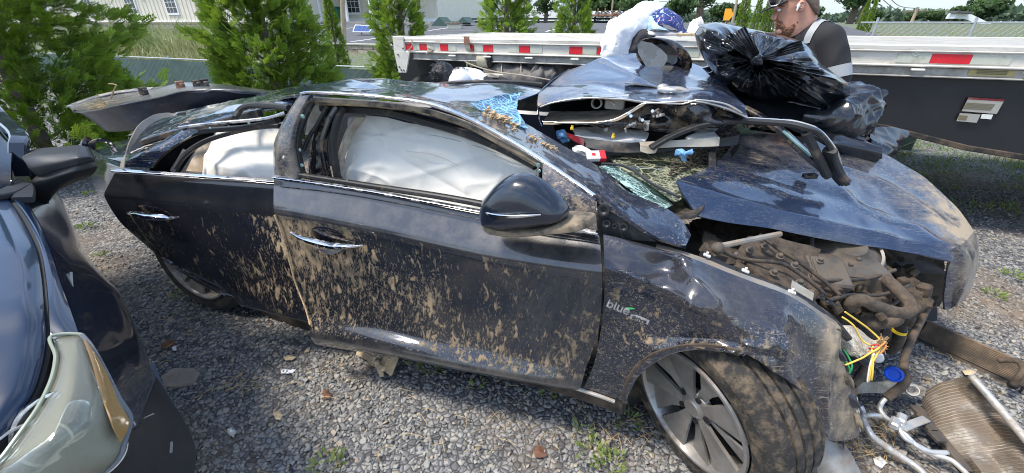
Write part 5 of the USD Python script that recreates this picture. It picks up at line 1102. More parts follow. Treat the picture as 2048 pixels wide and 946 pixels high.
# ------------------------------------------------------------------ black refuse sacks on the bonnet
def ridged(x): return 1 - np.abs(2 * x - 1)
def sack_fan(knot, outline, lat0, lat1, bulge, seed, n=70, m=220, amp=.05):
    P = np.array(outline, float); P = np.vstack([P, P[:1]])
    d = np.r_[0, np.cumsum(np.linalg.norm(np.diff(P, axis=0), axis=1))]; t = np.linspace(0, d[-1], m)
    O = np.stack([np.interp(t, d, P[:, k]) for k in (0, 1)], 1)
    K = np.array(knot, float); th = np.linspace(0, 2 * np.pi, m)
    ring = np.stack([np.cos(th), np.sin(th)], 1)
    A = np.zeros((n, m, 3))
    for i, s in enumerate(np.linspace(0.01, 1, n)):
        px = K + (O - K) * s
        f1 = ridged(meshkit.noise(np.c_[ring * 5.0, np.full(m, s * 1.4)], seed)) ** 2; f2 = ridged(meshkit.noise(np.c_[ring * 12.0, np.full(m, s * 2.5)], seed + 3)) ** 2
        f3 = ridged(meshkit.fbm(np.c_[px / 46.0, np.full(m, .3)], 2, seed + 8)) ** 2.5
        w = np.clip(s * 6, 0, 1) * np.clip((1.02 - s) * 7, 0, 1)
        h = bulge * np.sqrt(np.clip(1 - s ** 2.4, 0, 1)) * np.clip(.62 + s * 2, 0, 1) + amp * w * ((f1 - .35) * (1.3 - .8 * s) + (f2 - .35) * .55 * (1.15 - s) + (f3 - .3) * .95 * s)
        for j in range(m):
            A[i, j] = at(px[j, 0], px[j, 1], (lat0 if s > .99 else lat0) - h[j])
    return A
bo_ = [(1389, 68), (1401, 49), (1431, 44), (1469, 51), (1519, 61), (1570, 72), (1608, 84), (1625, 98), (1642, 127), (1672, 148), (1700, 168), (1700, 190), (1678, 209), (1655, 222), (1620, 214), (1583, 204), (1519, 208), (1492, 196), (1464, 182), (1431, 152), (1410, 123), (1396, 97)]
A = sack_fan((1515, 121), bo_, 2.82, 2.9, .30, 71, amp=.11)
Bk = A[::-1].copy(); cen = A[-1].mean(0)
back_rows = [cen + (A[-1] - cen) * s + E2 * d for s, d in ((.97, .06), (.85, .14), (.5, .18), (.02, .2))]
bag = thing('refuse_sack', 'large knotted shiny black refuse sack propped on the torn door', 'refuse sack', car(.35, 2.7, 1.1))
put(bag, 'sack', Sheet(np.concatenate([A, np.array(back_rows)]), .0), 'bag_black')
rng = np.random.default_rng(4)
def ear(base, tip, w, seed, n=26, m=18):
    b, t = np.array(base, float), np.array(tip, float); ax_ = unit(np.r_[t - b, 0])[:2]; pr = np.array([-ax_[1], ax_[0]]); A_ = np.zeros((n, m, 3))
    for i, s in enumerate(np.linspace(0, 1, n)):
        ww = w * (.25 + .75 * s ** .8)
        for j, x in enumerate(np.linspace(-1, 1, m)):
            px = b + (t - b) * s + pr * ww * x
            A_[i, j] = at(px[0], px[1], 2.41 - .05 * np.sin(s * 2.4) + .03 * abs(((x * 2.3 + seed) % 1.0) - .5) * 2 * (1 - .3 * s))
    return A_
put(bag, 'sack_ear', Sheet(ear((1514, 116), (1478, 60), 15, .3), .003, dent=.012, dscale=16, seed=1), 'bag_black')
put(bag, 'sack_ear', Sheet(ear((1520, 118), (1606, 90), 11, .8), .003, dent=.012, dscale=16, seed=2), 'bag_black')
put(bag, 'sack_ear', Sheet(ear((1512, 118), (1452, 76), 12, .1), .003, dent=.012, dscale=16, seed=3), 'bag_black')
put(bag, 'knot', cat(lump(None, (.026, .024, .024), at(1515, 119, 2.42), .012, 40, 3, 2), *[tube([at(1515 + 20 * np.cos(a), 120 + 20 * np.sin(a), 2.49), at(1515 + 6 * np.cos(a), 120 + 6 * np.sin(a), 2.44), at(1515 - 4 * np.cos(a + .5), 120 - 4 * np.sin(a + .5), 2.42)], .007, 6) for a in np.linspace(0, 6, 9)]), 'bag_black')

def crease(P, seed, f=7.0, amp=.03, d=(.6, -.5, .6)):
    d = unit(d); S = P - (P @ d)[..., None] * d * .8
    return amp * (ridged(meshkit.noise(S * f * 1.3, seed)) ** 2 * .8 + ridged(meshkit.noise(S * f * 3, seed + 2)) ** 3 * .22 - .3)
def sheet_bag(rows, n, m, seed, amp, d, f=7.0):
    P = refine(rows3(rows), n, m); N = Sheet.normals(P)
    if (N.reshape(-1, 3) @ (EYE - P.reshape(-1, 3).mean(0))).mean() < 0: N = -N
    return Sheet(P + N * crease(P, seed, f, amp, d)[..., None], .003)
bag2 = thing('refuse_sack', 'slack black refuse sack hanging over the far edge of the bonnet', 'refuse sack', car(.9, 2.8, .95))
put(bag2, 'sack', cat(
    sheet_bag([[(1690, 172, 2.95), (1722, 172, 2.95), (1740, 174, 2.94), (1763, 188, 2.96)],
               [(1650, 215, 2.72), (1690, 205, 2.70), (1730, 195, 2.72), (1760, 215, 2.84)],
               [(1610, 232, 2.58), (1660, 240, 2.55), (1710, 235, 2.62), (1752, 250, 2.78)],
               [(1600, 244, 2.6), (1650, 258, 2.62), (1700, 268, 2.68), (1742, 272, 2.8)]], 60, 80, 3, .05, (.7, -.4, .55)),
    sheet_bag([[(1470, 190, 2.85), (1540, 205, 2.75), (1620, 222, 2.68), (1690, 250, 2.72)],
               [(1480, 215, 2.66), (1550, 230, 2.58), (1630, 258, 2.56), (1720, 285, 2.66)],
               [(1540, 240, 2.55), (1600, 262, 2.48), (1660, 285, 2.5), (1754, 305, 2.6)],
               [(1590, 262, 2.6), (1640, 290, 2.55), (1700, 312, 2.6), (1757, 320, 2.68)]], 50, 90, 13, .045, (.8, -.2, -.3)),
    sheet_bag([[(1738, 258, 2.8), (1770, 258, 2.9), (1816, 264, 3.02)], [(1740, 285, 2.72), (1770, 285, 2.8), (1806, 282, 2.95)], [(1750, 312, 2.66), (1772, 308, 2.72), (1796, 296, 2.9)], [(1756, 320, 2.66), (1768, 316, 2.7), (1780, 312, 2.8)]], 24, 30, 19, .03, (.8, -.2, -.3)),
    sheet_bag([[(1405, 160, 2.92), (1440, 165, 2.86), (1490, 205, 2.8)], [(1420, 195, 2.8), (1470, 215, 2.72), (1540, 245, 2.7)], [(1440, 215, 2.85), (1490, 245, 2.8), (1560, 262, 2.8)]], 40, 50, 23, .045, (.4, -.4, .8))), 'bag_black', smooth=True)
put(bag2, 'sack_underside', panel([[(1480, 190, 3.0), (1620, 205, 3.05), (1750, 195, 3.05)], [(1500, 260, 2.95), (1640, 280, 2.85), (1750, 310, 2.8)]], 10, 20, thick=.01, dent=.02), 'bag_black')

# ------------------------------------------------------------------ flat trailer
TR = thing('flatbed_trailer', 'long white flatbed trailer with red and white reflective tape and black side skirt', 'trailer', trl(2, 5.2, 0))
T0, T1, TN0, TN1, TZ = -2.95, 11.0, 4.0, 6.5, 1.36
def tbox(a0, a1, l0, l1, z0, z1, b=.006): return box((a1 - a0, l1 - l0, z1 - z0), trl((a0 + a1) / 2, (l0 + l1) / 2, (z0 + z1) / 2), [TD, TN, Z], b)
for k in range(14):                                             # deck planks run along the bed
    l0 = TN0 + .11 + k * .168
    put(TR, 'deck_plank', tbox(T0 + .04, T1, l0, l0 + .163, TZ - .04, TZ - .004 + .002 * (k % 3), .004), 'trailer_deck')
rail = put(TR, 'side_rail', cat(tbox(T0, T1, TN0, TN0 + .10, 1.325, 1.362), tbox(T0, T1, TN0 + .014, TN0 + .09, 1.235, 1.327), tbox(T0, T1, TN0 - .004, TN0 + .09, 1.222, 1.238), tbox(T0, T1, TN0 - .003, TN0 + .02, 1.318, 1.330)), 'trailer_white', 'white side rail')
put(TR, 'lower_rail', cat(tbox(T0 + .2, T1, TN0 + .03, TN0 + .10, 1.165, 1.221), tbox(T0 + .2, T1, TN0 + .01, TN0 + .10, 1.155, 1.167)), 'trailer_under')
put(TR, 'far_rail', tbox(T0, T1, TN1 - .1, TN1, 1.22, 1.362), 'trailer_white')
put(TR, 'end_plate', cat(tbox(T0 - .006, T0 + .13, TN0 - .012, TN0 + .11, 1.215, 1.375), plate([(0, 0), (.19, 0), (.12, -.20), (.03, -.20)], trl(T0, TN0 - .006, 1.225), TD, Z, .02), tbox(T0 - .01, T0 + .03, TN0 + .1, TN1, 1.18, 1.366)), 'trailer_white', 'bolted corner plate of the trailer bed')
for da, z in ((.15, 1.34), (.17, 1.30), (.12, 1.26), (.05, 1.20), (.05, 1.08), (.07, 1.05), (.10, 1.05)):
    put(TR, 'bolt', disc(.008, .006, trl(T0 + da, TN0 - .018, z), -TN, 8), 'ink')
def tape(u0, u1, m, z0=1.248, z1=1.308):
    a0, a1 = at(u0, 100, TN0 + .012, 't') @ TD, at(u1, 100, TN0 + .012, 't') @ TD
    return put(rail, 'reflective_tape', tbox(a0, a1, TN0 + .0085, TN0 + .016, z0, z1, 0), m)
for u0, u1 in ((812.5, 827), (840, 854), (881, 896.5), (938.6, 948), (967, 986), (1038.5, 1060), (1138.6, 1165), (1194, 1215), (1325, 1364), (1475, 1520), (1640, 1690), (1869, 1950.6), (2200, 2310)):
    tape(u0, u1, 'tape_red')
for u0, u1 in ((827.5, 839.5), (855, 868), (897, 912), (949, 966), (1017, 1038), (1060.5, 1084), (1165.5, 1193), (1290, 1324), (1365, 1400), (1521, 1570), (1600, 1639), (1800, 1868), (1951.2, 2033), (2100, 2199)):
    tape(u0, u1, 'tape_white')
for u in (1833, 1990):                                          # round marks printed on the white tape
    c = at(u, 104, TN0 + .0075, 't')
    m = [lathe([(.020, -.001), (.0225, -.001), (.0225, .001), (.020, .001)], c, TN, 28, closed=True)]
    m += [beam(c + TD * x0 + Z * z0, c + TD * x1 + Z * z1, .004, .003, TN) for x0, z0, x1, z1 in ((-.010, -.012, -.003, .006), (-.003, .006, .006, .006), (.006, .006, .010, -.012), (-.002, -.004, .006, -.004))]
    put(rail, 'tape_mark', cat(*m), 'tape_mark')
for u in (905, 975, 1058, 1150, 1255, 1845, 2080):
    c = at(u, 116, TN0 - .005, 't'); c = trl(c @ TD, TN0 - .008, 1.205)
    put(TR, 'tie_slot', box((.075, .03, .014), c, [TD, TN, Z], .004), 'tape_mark')
a0 = at(1946, 128, TN0 + .02, 't') @ TD
yl = put(TR, 'warning_label', tbox(a0, a0 + .24, TN0 + .026, TN0 + .034, 1.176, 1.214, 0), 'label_yellow')
put(yl, 'label_print', cat(*[tbox(a0 + .04, a0 + .20, TN0 + .0235, TN0 + .028, 1.186 + .009 * k, 1.191 + .009 * k, 0) for k in range(3)]), 'ink_brown')
# black skirt and its notices
sk = [at(1640, 128, 4.08, 't') @ TD, 11.0]
zb = lambda a: np.interp(a, [1.0, 1.35, 2.2, 11], [.83, .80, .63, .55])
pl = [(a, zb(a)) for a in np.linspace(sk[0], sk[1], 20)]
skirt = put(TR, 'side_skirt', plate([(sk[0], 1.16), *pl, (sk[1], 1.16)], TN * 4.08, TD, Z, .03), 'skirt_black', 'black side skirt')
put(TR, 'skirt_edge', strip([trl(a, 4.07, z) for a, z in pl], .03, .04, lin=True), 'engine_dark')
def notice(px, m, name='notice', lift=.02, parent=None):
    P = np.array([at(u, v, 4.06 - lift, 't') for u, v in px]); o = P[0]
    return put(parent or skirt, name, plate([((p - o) @ TD, (p - o) @ Z) for p in P], o, TD, Z, .003), m)
n1 = notice([(1935.5, 198.5), (2007, 203), (1993, 228), (1923.5, 222)], 'label_grey', lift=.01)
notice([(1936.5, 194.8), (2008.5, 199), (2007, 203), (1935.5, 198.5)], 'red_lens', 'notice_heading', .011, n1)
for k in range(5): notice([(1933 - k * 1.8, 205 + k * 2.6), (1990 - k * 2, 208.5 + k * 2.6), (1989.6 - k * 2, 209.9 + k * 2.6), (1932.6 - k * 1.8, 206.4 + k * 2.6)], 'ink_brown', 'notice_print', .012, n1)
n2 = notice([(1920, 226), (1961, 229), (1953, 245.5), (1913, 242)], 'label_grey', lift=.01)
notice([(1919, 230), (1936, 231.5), (1932, 240), (1916, 238.5)], 'ink_brown', 'notice_print', .012, n2)
n3 = notice([(1964, 228), (1986, 229.5), (1982, 238.5), (1961, 237)], 'tape_mark', lift=.01)
# things below the bed
put(TR, 'main_beam', cat(tbox(T0 + .4, T1, 4.85, 4.97, .85, 1.3), tbox(T0 + .4, T1, 5.55, 5.67, .85, 1.3)), 'under_black')
for a in np.arange(-2.4, 4, .8): put(TR, 'cross_member', tbox(a, a + .06, TN0 + .1, TN1 - .1, 1.16, 1.30), 'under_black')
mf = [(803, 162), (800, 135), (809, 119), (818, 98), (925, 100), (925, 175), (803, 175)]
P_ = np.array([at(u, v, 4.35, 't') for u, v in mf]); put(TR, 'mud_flap', plate([((p - P_[0]) @ TD, (p - P_[0]) @ Z) for p in P_], P_[0], TD, Z, .03), 'skirt_black')
put(TR, 'under_tray', tbox(T0 + .3, T1, 6.1, 6.14, .5, 1.2), 'under_black')
for da in (0, 1.25):
    put(TR, 'trailer_wheel', lathe([(.0, -.02), (.24, -.02), (.26, 0), (.46, 0), (.50, -.04), (.50, -.22), (.46, -.26), (0, -.26)], trl(at(860, 160, 4.2, 't') @ TD + da, 4.22, .5), -TN, 48), 'tyre_dark')
wc = [at(950, 117, 4.12, 't'), at(969, 119, 4.08, 't')]
put(TR, 'winch_bracket', cat(*[plate([(0, 0), (.05, 0), (.05, -.17), (.02, -.20), (0, -.17)], trl(at(u, 100, 4.1, 't') @ TD, 4.1 + .03 * k, 1.165), TD, Z, .012) for k, u in enumerate((922, 955, 976))]), 'skirt_black')
for k, c in enumerate(wc):
    put(TR, 'webbing_roll', lathe([(.02, -.055), (.075, -.055), (.082, -.045), (.082, .045), (.075, .055), (.02, .055)], c, TD, 32), 'strap', 'rolled tan lashing strap')
put(TR, 'winch_drum', cat(lathe([(0, .02), (.025, .02), (.03, .012), (.06, .01), (.075, 0), (.075, -.03), (0, -.03)], at(985, 119, 4.06, 't'), TD, 24)), 'under_black')
put(TR, 'lashing_strap', strip([at(933, 76, 3.985, 't'), at(934, 88, 3.985, 't'), at(939, 108, 4.03, 't'), at(946, 130, 4.05, 't')], .055, .004, up=TN, k=20), 'strap')
put(TR, 'strap_buckle', strip([at(933, 73, 3.98, 't'), at(933.5, 88, 3.98, 't')], .06, .012, up=TN), 'rust')
def tline(name, pts, r, m): put(TR, name, tube([at(u, v, l, 't') for u, v, l in pts], r, 6, k=30), m)
tline('cord', [(816, 101, 4.0), (821, 96, 3.99), (825, 88, 3.985), (823, 79, 3.985)], .006, 'rope')
tline('cord', [(855, 95, 4.0), (862, 98, 3.99), (864, 101, 3.99), (856, 104, 3.99), (853, 107, 3.99)], .011, 'rope')
tline('cord', [(922, 119, 4.05), (940, 128, 4.0), (965, 137, 3.97), (1000, 145, 3.93), (1040, 150, 3.9), (1100, 160, 3.9)], .006, 'rope')
for i, (u0, v0, u1, v1, r, l) in enumerate(((970, 146, 1070, 152, .09, 4.1), (985, 136, 1130, 138, .115, 4.22), (1000, 156, 1090, 160, .07, 4.02), (1065, 140, 1110, 158, .08, 4.08), (1040, 128, 1180, 130, .09, 4.35))):
    a, b = at(u0, v0, l, 't'), at(u1, v1, l, 't'); P = a + (b - a) * np.linspace(0, 1, 40)[:, None]; P[:, 2] += np.sin(np.linspace(0, 7, 40) + i) * .012
    ang = np.linspace(0, 2 * np.pi, 24, endpoint=False)
    m = sweep(P, np.stack([np.cos(ang), np.sin(ang)], 1) * r, scale=np.r_[.5, .8, np.ones(36), .8, .5] * (1 + .10 * np.sin(np.linspace(0, 19, 40) + i * 2)))
    v = np.array(m.vertices); h = (meshkit.fbm(v * 9, 3, i) - .5) * .08; v += h[:, None] * (-TN * .7 + Z * .7)
    put(TR, 'rolled_tarpaulin', trimesh.Trimesh(v, m.faces, process=False), 'tarp', smooth=True)
for u in (1003, 1042): tline('tie_rope', [(u - 2, 118, 4.08), (u, 130, 4.04), (u, 142, 3.99), (u + 1, 154, 3.97)], .006, 'rope')
put(TR, 'bed_rail', tbox(at(970, 157, 4.0, 't') @ TD, at(1010, 157, 4.0, 't') @ TD, 3.96, 4.04, 1.02, 1.055), 'beige_trim')

# ------------------------------------------------------------------ clothes and a bag on the trailer
def cloth(name, label, cat_, rows, m, n=40, k=50, dent=.03, ds=6, seed=0, fine=.004, mode='t', amp=.025, d=(.3, .2, .9)):
    P = refine(rows3(rows, mode), n, k); N = Sheet.normals(P)
    if (N.reshape(-1, 3) @ (EYE - P.reshape(-1, 3).mean(0))).mean() < 0: N = -N
    P = P + N * crease(P, seed, 4.5, amp, d)[..., None]
    return tag(put(None, name, Sheet(P, .004, dent=dent, dscale=ds, seed=seed, fine=fine), m), label, cat_)
cloth('white_sheet', 'white cotton sheet heaped on the trailer and draped over its edge', 'sheet', [
    [(1262, 18, 4.32), (1275, 9, 4.3), (1290, 6, 4.3), (1312, 10, 4.32), (1326, 22, 4.35)],
    [(1228, 44, 4.14), (1245, 30, 4.08), (1266, 26, 4.05), (1288, 32, 4.06), (1302, 44, 4.14)],
    [(1212, 68, 4.0), (1226, 62, 3.93), (1244, 60, 3.9), (1264, 62, 3.94), (1285, 62, 4.05)],
    [(1203, 88, 3.96), (1218, 86, 3.91), (1236, 86, 3.9), (1252, 84, 3.92), (1266, 76, 3.98)],
    [(1207, 100, 3.95), (1220, 100, 3.90), (1235, 100, 3.9), (1248, 98, 3.92), (1260, 92, 3.97)],
    [(1206, 116, 3.95), (1218, 114, 3.91), (1232, 110, 3.92), (1244, 106, 3.93), (1256, 102, 3.97)]], 'shirt_white', 70, 60, .02, 6, 3, amp=.055)
MAT['floral'] = usdkit.material(stage, '/World/Looks/floral', {
    'g': ('geometry', {}), 'n': ('noise_texture', {'scale': 16.0, 'detail': 3.0, 'distortion': 2.5}), 'r': ('map_range', {'from_min': .60, 'from_max': .63, 'clamp': True}),
    'n2': ('noise_texture', {'scale': 19.0, 'detail': 2.0, 'distortion': 2.0}), 'm2p': ('mapping', {'location': (3, 5, 1)}), 'r2': ('map_range', {'from_min': .64, 'from_max': .66, 'clamp': True}),
    'c1': ('mix_color', {'a': (.012, .03, .15), 'b': (.45, .62, .78)}), 'c2': ('mix_color', {'b': (.72, .28, .32)}), 'p': ('principled_bsdf', {'roughness': .85})},
    [('g.position', 'n.vector'), ('n.fac', 'r.value'), ('r.result', 'c1.fac'), ('g.position', 'm2p.vector'), ('m2p.vector', 'n2.vector'), ('n2.fac', 'r2.value'), ('r2.result', 'c2.fac'), ('c1.result', 'c2.a'), ('c2.result', 'p.base_color')], surface='p.BSDF')
cloth('printed_shirt', 'navy shirt with red and pale blue floral print piled on the trailer', 'shirt', [
    [(1302, 34, 4.2), (1312, 20, 4.2), (1326, 14, 4.22), (1345, 22, 4.25), (1356, 32, 4.28), (1364, 48, 4.3), (1371, 62, 4.26)],
    [(1300, 42, 4.1), (1314, 34, 4.04), (1332, 32, 4.02), (1346, 38, 4.05), (1355, 46, 4.1), (1362, 56, 4.15), (1370, 66, 4.15)],
    [(1304, 52, 4.06), (1318, 48, 3.99), (1334, 50, 3.97), (1346, 56, 3.99), (1354, 62, 4.04), (1360, 66, 4.08), (1368, 68, 4.1)]], 'floral', 30, 50, .02, 8, 5)
cloth('pale_cloth', 'pale aqua cloth tucked under the floral shirt', 'cloth', [
    [(1292, 48, 4.12), (1300, 34, 4.1), (1306, 40, 4.06), (1312, 46, 4.02), (1326, 50, 4.02)], [(1297, 56, 4.05), (1302, 46, 4.0), (1310, 48, 3.98), (1320, 54, 3.96), (1330, 58, 3.98)], [(1300, 62, 4.02), (1306, 58, 3.96), (1314, 58, 3.94), (1324, 60, 3.95), (1338, 64, 3.97)]], 'cloth_aqua', 20, 30, .012, 9, 6)
cloth('grey_shirt', 'light grey shirt spread along the edge of the trailer', 'shirt', [
    [(1284, 58, 4.1), (1300, 60, 4.06), (1320, 60, 4.02), (1340, 62, 4.04), (1362, 66, 4.1)], [(1286, 64, 4.0), (1302, 66, 3.97), (1320, 66, 3.96), (1342, 68, 3.97), (1362, 71, 4.0)], [(1290, 68, 3.98), (1304, 70, 3.96), (1322, 72, 3.96), (1345, 72, 3.97), (1362, 74, 4.0)]], 'cloth_grey', 20, 36, .014, 9, 7)
cloth('dark_trousers', 'dark grey trousers hanging beside the white sheet', 'trousers', [
    [(1282, 58, 4.0), (1290, 58, 3.99), (1302, 66, 3.98), (1320, 69, 3.98)], [(1268, 74, 3.95), (1282, 72, 3.93), (1296, 74, 3.95), (1308, 74, 3.97)], [(1262, 92, 3.94), (1274, 92, 3.92), (1286, 90, 3.94), (1294, 84, 3.97)], [(1258, 106, 3.95), (1268, 106, 3.93), (1278, 106, 3.94), (1288, 100, 3.97)]], 'cloth_dark', 30, 30, .014, 9, 8)
pb = thing('paper_bag', 'crumpled white printed plastic bag standing on the trailer', 'bag', trl(.15, 4.2, 1.36))
put(pb, 'bag', Sheet(refine(rows3([
    [(1386, 38, 4.2), (1396, 36, 4.16), (1402, 33, 4.18), (1406, 36, 4.24)], [(1379, 50, 4.14), (1390, 50, 4.08), (1402, 48, 4.1), (1408, 50, 4.2)], [(1374, 64, 4.12), (1386, 66, 4.06), (1398, 66, 4.06), (1406, 64, 4.16)]], 't'), 24, 24), .004, dent=.016, dscale=12, seed=4, fine=.003), 'shirt_white')
put(pb, 'bag_print', Sheet(refine(rows3([[(1395, 44, 4.085), (1403, 41, 4.10)], [(1396, 50, 4.07), (1404, 48, 4.09)]], 't'), 6, 6), .003), 'cloth_grey')
tag(put(None, 'brown_card', box((.34, .2, .02), at(1388, 69, 4.08, 't'), [TD, TN, Z], .003), 'wood_chip'), 'flat tan cardboard under the white bag', 'cardboard')
# ------------------------------------------------------------------ people
import manifold3d as m3
def ball(c, r, sub=2):
    b = trimesh.creation.icosphere(subdivisions=sub); return np.array(b.vertices) * r + np.asarray(c, float)
def hull(*balls):
    return m3.Manifold.hull_points(np.vstack([ball(c, r) if np.ndim(r) == 0 else ball((0, 0, 0), 1) * r + np.asarray(c, float) for c, r in balls]))
def fuse(parts, edge=.02, it=8):
    b = parts[0]
    for p in parts[1:]: b = b + p
    b = b.refine_to_length(edge); me = b.to_mesh()
    t = trimesh.Trimesh(me.vert_properties[:, :3], me.tri_verts, process=True)
    trimesh.smoothing.filter_taubin(t, iterations=it); return t
# the man in the cap, in profile: his left side faces the wreck
q = lambda u, v, l=3.4: at(u, v, l)
px_ = .0034
def prof(v, uf, ub, hw, l=3.42):
    a, b = q(uf, v, l), q(ub, v, l); c = (a + b) / 2; r = np.linalg.norm(b - a) / 2
    th = np.linspace(0, 2 * np.pi, 28, endpoint=False); f = unit(a - b)
    w = np.sign(np.sin(th)) * np.abs(np.sin(th)) ** .85
    return c + f * (r * np.cos(th))[:, None] + E2 * (hw * w)[:, None]
H_ = [prof(-34, 1578, 1612, .03), prof(-28, 1566, 1622, .055), prof(-16, 1557, 1631, .074), prof(0, 1553, 1635, .079), prof(12, 1554, 1634, .078), prof(20, 1558, 1634, .076), prof(28, 1556, 1633, .072), prof(38, 1555, 1634, .069), prof(46, 1553, 1632, .066), prof(56, 1554, 1628, .062), prof(66, 1560, 1622, .05), prof(74, 1572, 1616, .03)]
head = m3.Manifold.hull_points(np.vstack(H_[:6])) + m3.Manifold.hull_points(np.vstack(H_[4:9])) + m3.Manifold.hull_points(np.vstack(H_[7:]))
face = [hull((q(1553, 14), .022), (q(1551, 14, 3.46), .018), (q(1551, 14, 3.38), .018)),                         # brow
        hull((q(1554, 22, 3.42), .010), (q(1545, 35, 3.42), .011), (q(1549, 37, 3.42), .014), (q(1550, 37, 3.395), .009), (q(1550, 37, 3.445), .009)),   # nose
        hull((q(1551, 45, 3.42), .010), (q(1553, 45, 3.445), .008), (q(1553, 45, 3.395), .008)), hull((q(1551.5, 50, 3.42), .010), (q(1553, 50, 3.44), .008), (q(1553, 50, 3.40), .008)),  # lips
        hull((q(1556, 62, 3.42), .022), (q(1560, 62, 3.45), .018), (q(1560, 62, 3.39), .018))]                    # chin
neck = hull((q(1606, 40, 3.44), .075), (q(1600, 84, 3.46), .085))
sh_l, sh_r = q(1660, 78, 3.33), q(1600, 78, 3.72)
el, wr = q(1668, 165, 3.27), q(1600, 190, 3.2)
hip = car(.80, 3.52, .92)
torso = hull((q(1640, 80, 3.38), .085), (q(1592, 92, 3.62), .09), (q(1624, 150, 3.44), .15), (q(1600, 160, 3.6), .14)) + hull((q(1624, 150, 3.44), .15), (q(1600, 160, 3.6), .14), (hip + [.02, -.08, 0], .14), (hip + [-.02, .08, 0], .14))
arm = hull((sh_l, .075), (el, .055)) + hull((el, .055), (wr, .04)) + hull((wr, .035), (wr - E1 * .05, .03))
armr = hull((sh_r, .075), (q(1580, 165, 3.72), .055)) + hull((q(1580, 165, 3.72), .055), (q(1545, 180, 3.6), .04))
hand = []
for k in range(4):
    b = wr - E1 * .08 + Z * (.025 - .017 * k); tip = b - E1 * (.055 - .006 * abs(k - 1.3)) - Z * .015 + E2 * .01
    hand.append(hull((b, .010), (b - E1 * .035 - Z * .003, .009)) + hull((b - E1 * .035 - Z * .003, .009), (tip - Z * .012, .008)))
hand.append(hull((wr - E1 * .03 + Z * .02, .012), (wr - E1 * .07 + Z * .045 - E2 * .01, .009)))
palm = hull((wr - E1 * .02, .03), (wr - E1 * .085 + Z * .022, .013), (wr - E1 * .085 - Z * .024, .013))
legs = [hull((hip + E2 * s * .1, .105), (car(.80, 3.52 + s * .12, .5), .065)) + hull((car(.80, 3.52 + s * .12, .5), .065), (car(.82, 3.52 + s * .12, .1), .045)) + hull((car(.82, 3.52 + s * .12, .06), .05), (car(.64, 3.52 + s * .13, .04), .038)) for s in (-1, 1)]
man = thing('person', 'bearded man in black cap and black work shirt with grey reflective stripes', 'person', car(.80, 3.52, 0))
body = put(man, 'body', fuse([head, *face, neck, torso, arm, armr, palm, *hand, *legs], .016, 6), 'skin', smooth=True)
put(body, 'ear', cat(lump(axes(E1 + .2 * Z), (.020, .012, .031), q(1602, 11, 3.332), .002, 60, 3), lathe([(.013, -.004), (.019, 0), (.019, .006), (.013, .008)], q(1602, 10, 3.325), -E2 + .4 * E1, 18, closed=True)), 'skin', smooth=True)
put(body, 'eye', lump(None, (.011, .012, .009), q(1558, 20, 3.375), 0, 1, 2), 'ear_white', smooth=True)
put(body, 'eyebrow', strip([q(1553, 13, 3.385), q(1560, 11.5, 3.362), q(1568, 12, 3.352)], .008, .006, k=8), 'hair_short')
put(body, 'mouth_line', tube([q(1548.8, 47.5, 3.41), q(1553, 47.5, 3.38), q(1559, 49, 3.362)], .0025, 5), 'skin_tan')
put(man, 'earbud', cat(lump(None, (.010, .010, .012), q(1597, 11, 3.315), 0, 1, 2), tube([q(1597, 11, 3.31), q(1595, 17, 3.31), q(1593.5, 21, 3.312)], .005, 8)), 'ear_white', smooth=True)
bd = fuse([hull((q(1594, 30, 3.372), .016), (q(1592, 46, 3.378), .024), (q(1582, 56, 3.39), .028)), hull((q(1592, 46, 3.376), .022), (q(1580, 58, 3.39), .034), (q(1562, 62, 3.42), .036), (q(1566, 70, 3.42), .030)),
           hull((q(1562, 62, 3.42), .036), (q(1580, 58, 3.45), .034), (q(1592, 46, 3.465), .022)), hull((q(1556, 55, 3.40), .014), (q(1566, 54, 3.385), .020), (q(1572, 60, 3.39), .024)), hull((q(1554, 42.5, 3.39), .006), (q(1560, 44, 3.376), .008), (q(1564, 52, 3.376), .012))], .012, 3)
v_ = np.array(bd.vertices); v_ += (meshkit.fbm(v_ * 90, 2, 1) - .5)[:, None] * .012; bd = trimesh.Trimesh(v_, bd.faces, process=False)
put(man, 'beard', bd, 'beard', smooth=True)
hr = [prof(-14, 1572, 1633, .078), prof(0, 1590, 1638, .0815), prof(12, 1606, 1637.5, .080), prof(22, 1618, 1637, .077), prof(30, 1626, 1635, .06)]
put(man, 'hair', fuse([m3.Manifold.hull_points(np.vstack(hr[:3])), m3.Manifold.hull_points(np.vstack(hr[2:]))], .015, 3), 'hair_short', smooth=True)
cp = thing_part = put(man, 'cap', fuse([m3.Manifold.hull_points(np.vstack([prof(-42, 1580, 1616, .05), prof(-30, 1562, 1628, .075), prof(-16, 1552, 1638, .088), prof(-4, 1551, 1637, .088)])), hull((q(1562, 4, 3.36), .012), (q(1550, 6, 3.36), .012), (q(1562, 4, 3.48), .012), (q(1550, 6, 3.48), .012))], .015, 2), 'cap_black', 'black cap with sunglasses resting on it', smooth=True)
put(cp, 'brim', fuse([hull((q(1574, 2, 3.345), .006), (q(1574, 2, 3.495), .006), (q(1545, 14, 3.35), .005), (q(1545, 14, 3.49), .005), (q(1520, 25, 3.40), .004), (q(1520, 25, 3.44), .004))], .02, 1), 'cap_black', smooth=True)
sg = put(cp, 'sunglasses', cat(Sheet(refine(rows3([[(1538, -2, 3.345), (1549, -4, 3.335), (1560, -4, 3.33)], [(1538, 6, 3.345), (1549, 5, 3.335), (1559, 3, 3.33)], [(1541, 12, 3.35), (1549, 11, 3.34), (1557, 7, 3.335)]]), 10, 12), .004), tube([q(1560, -1, 3.33), q(1585, -6, 3.325), q(1612, -8, 3.33)], .004, 6)), 'gloss_black')
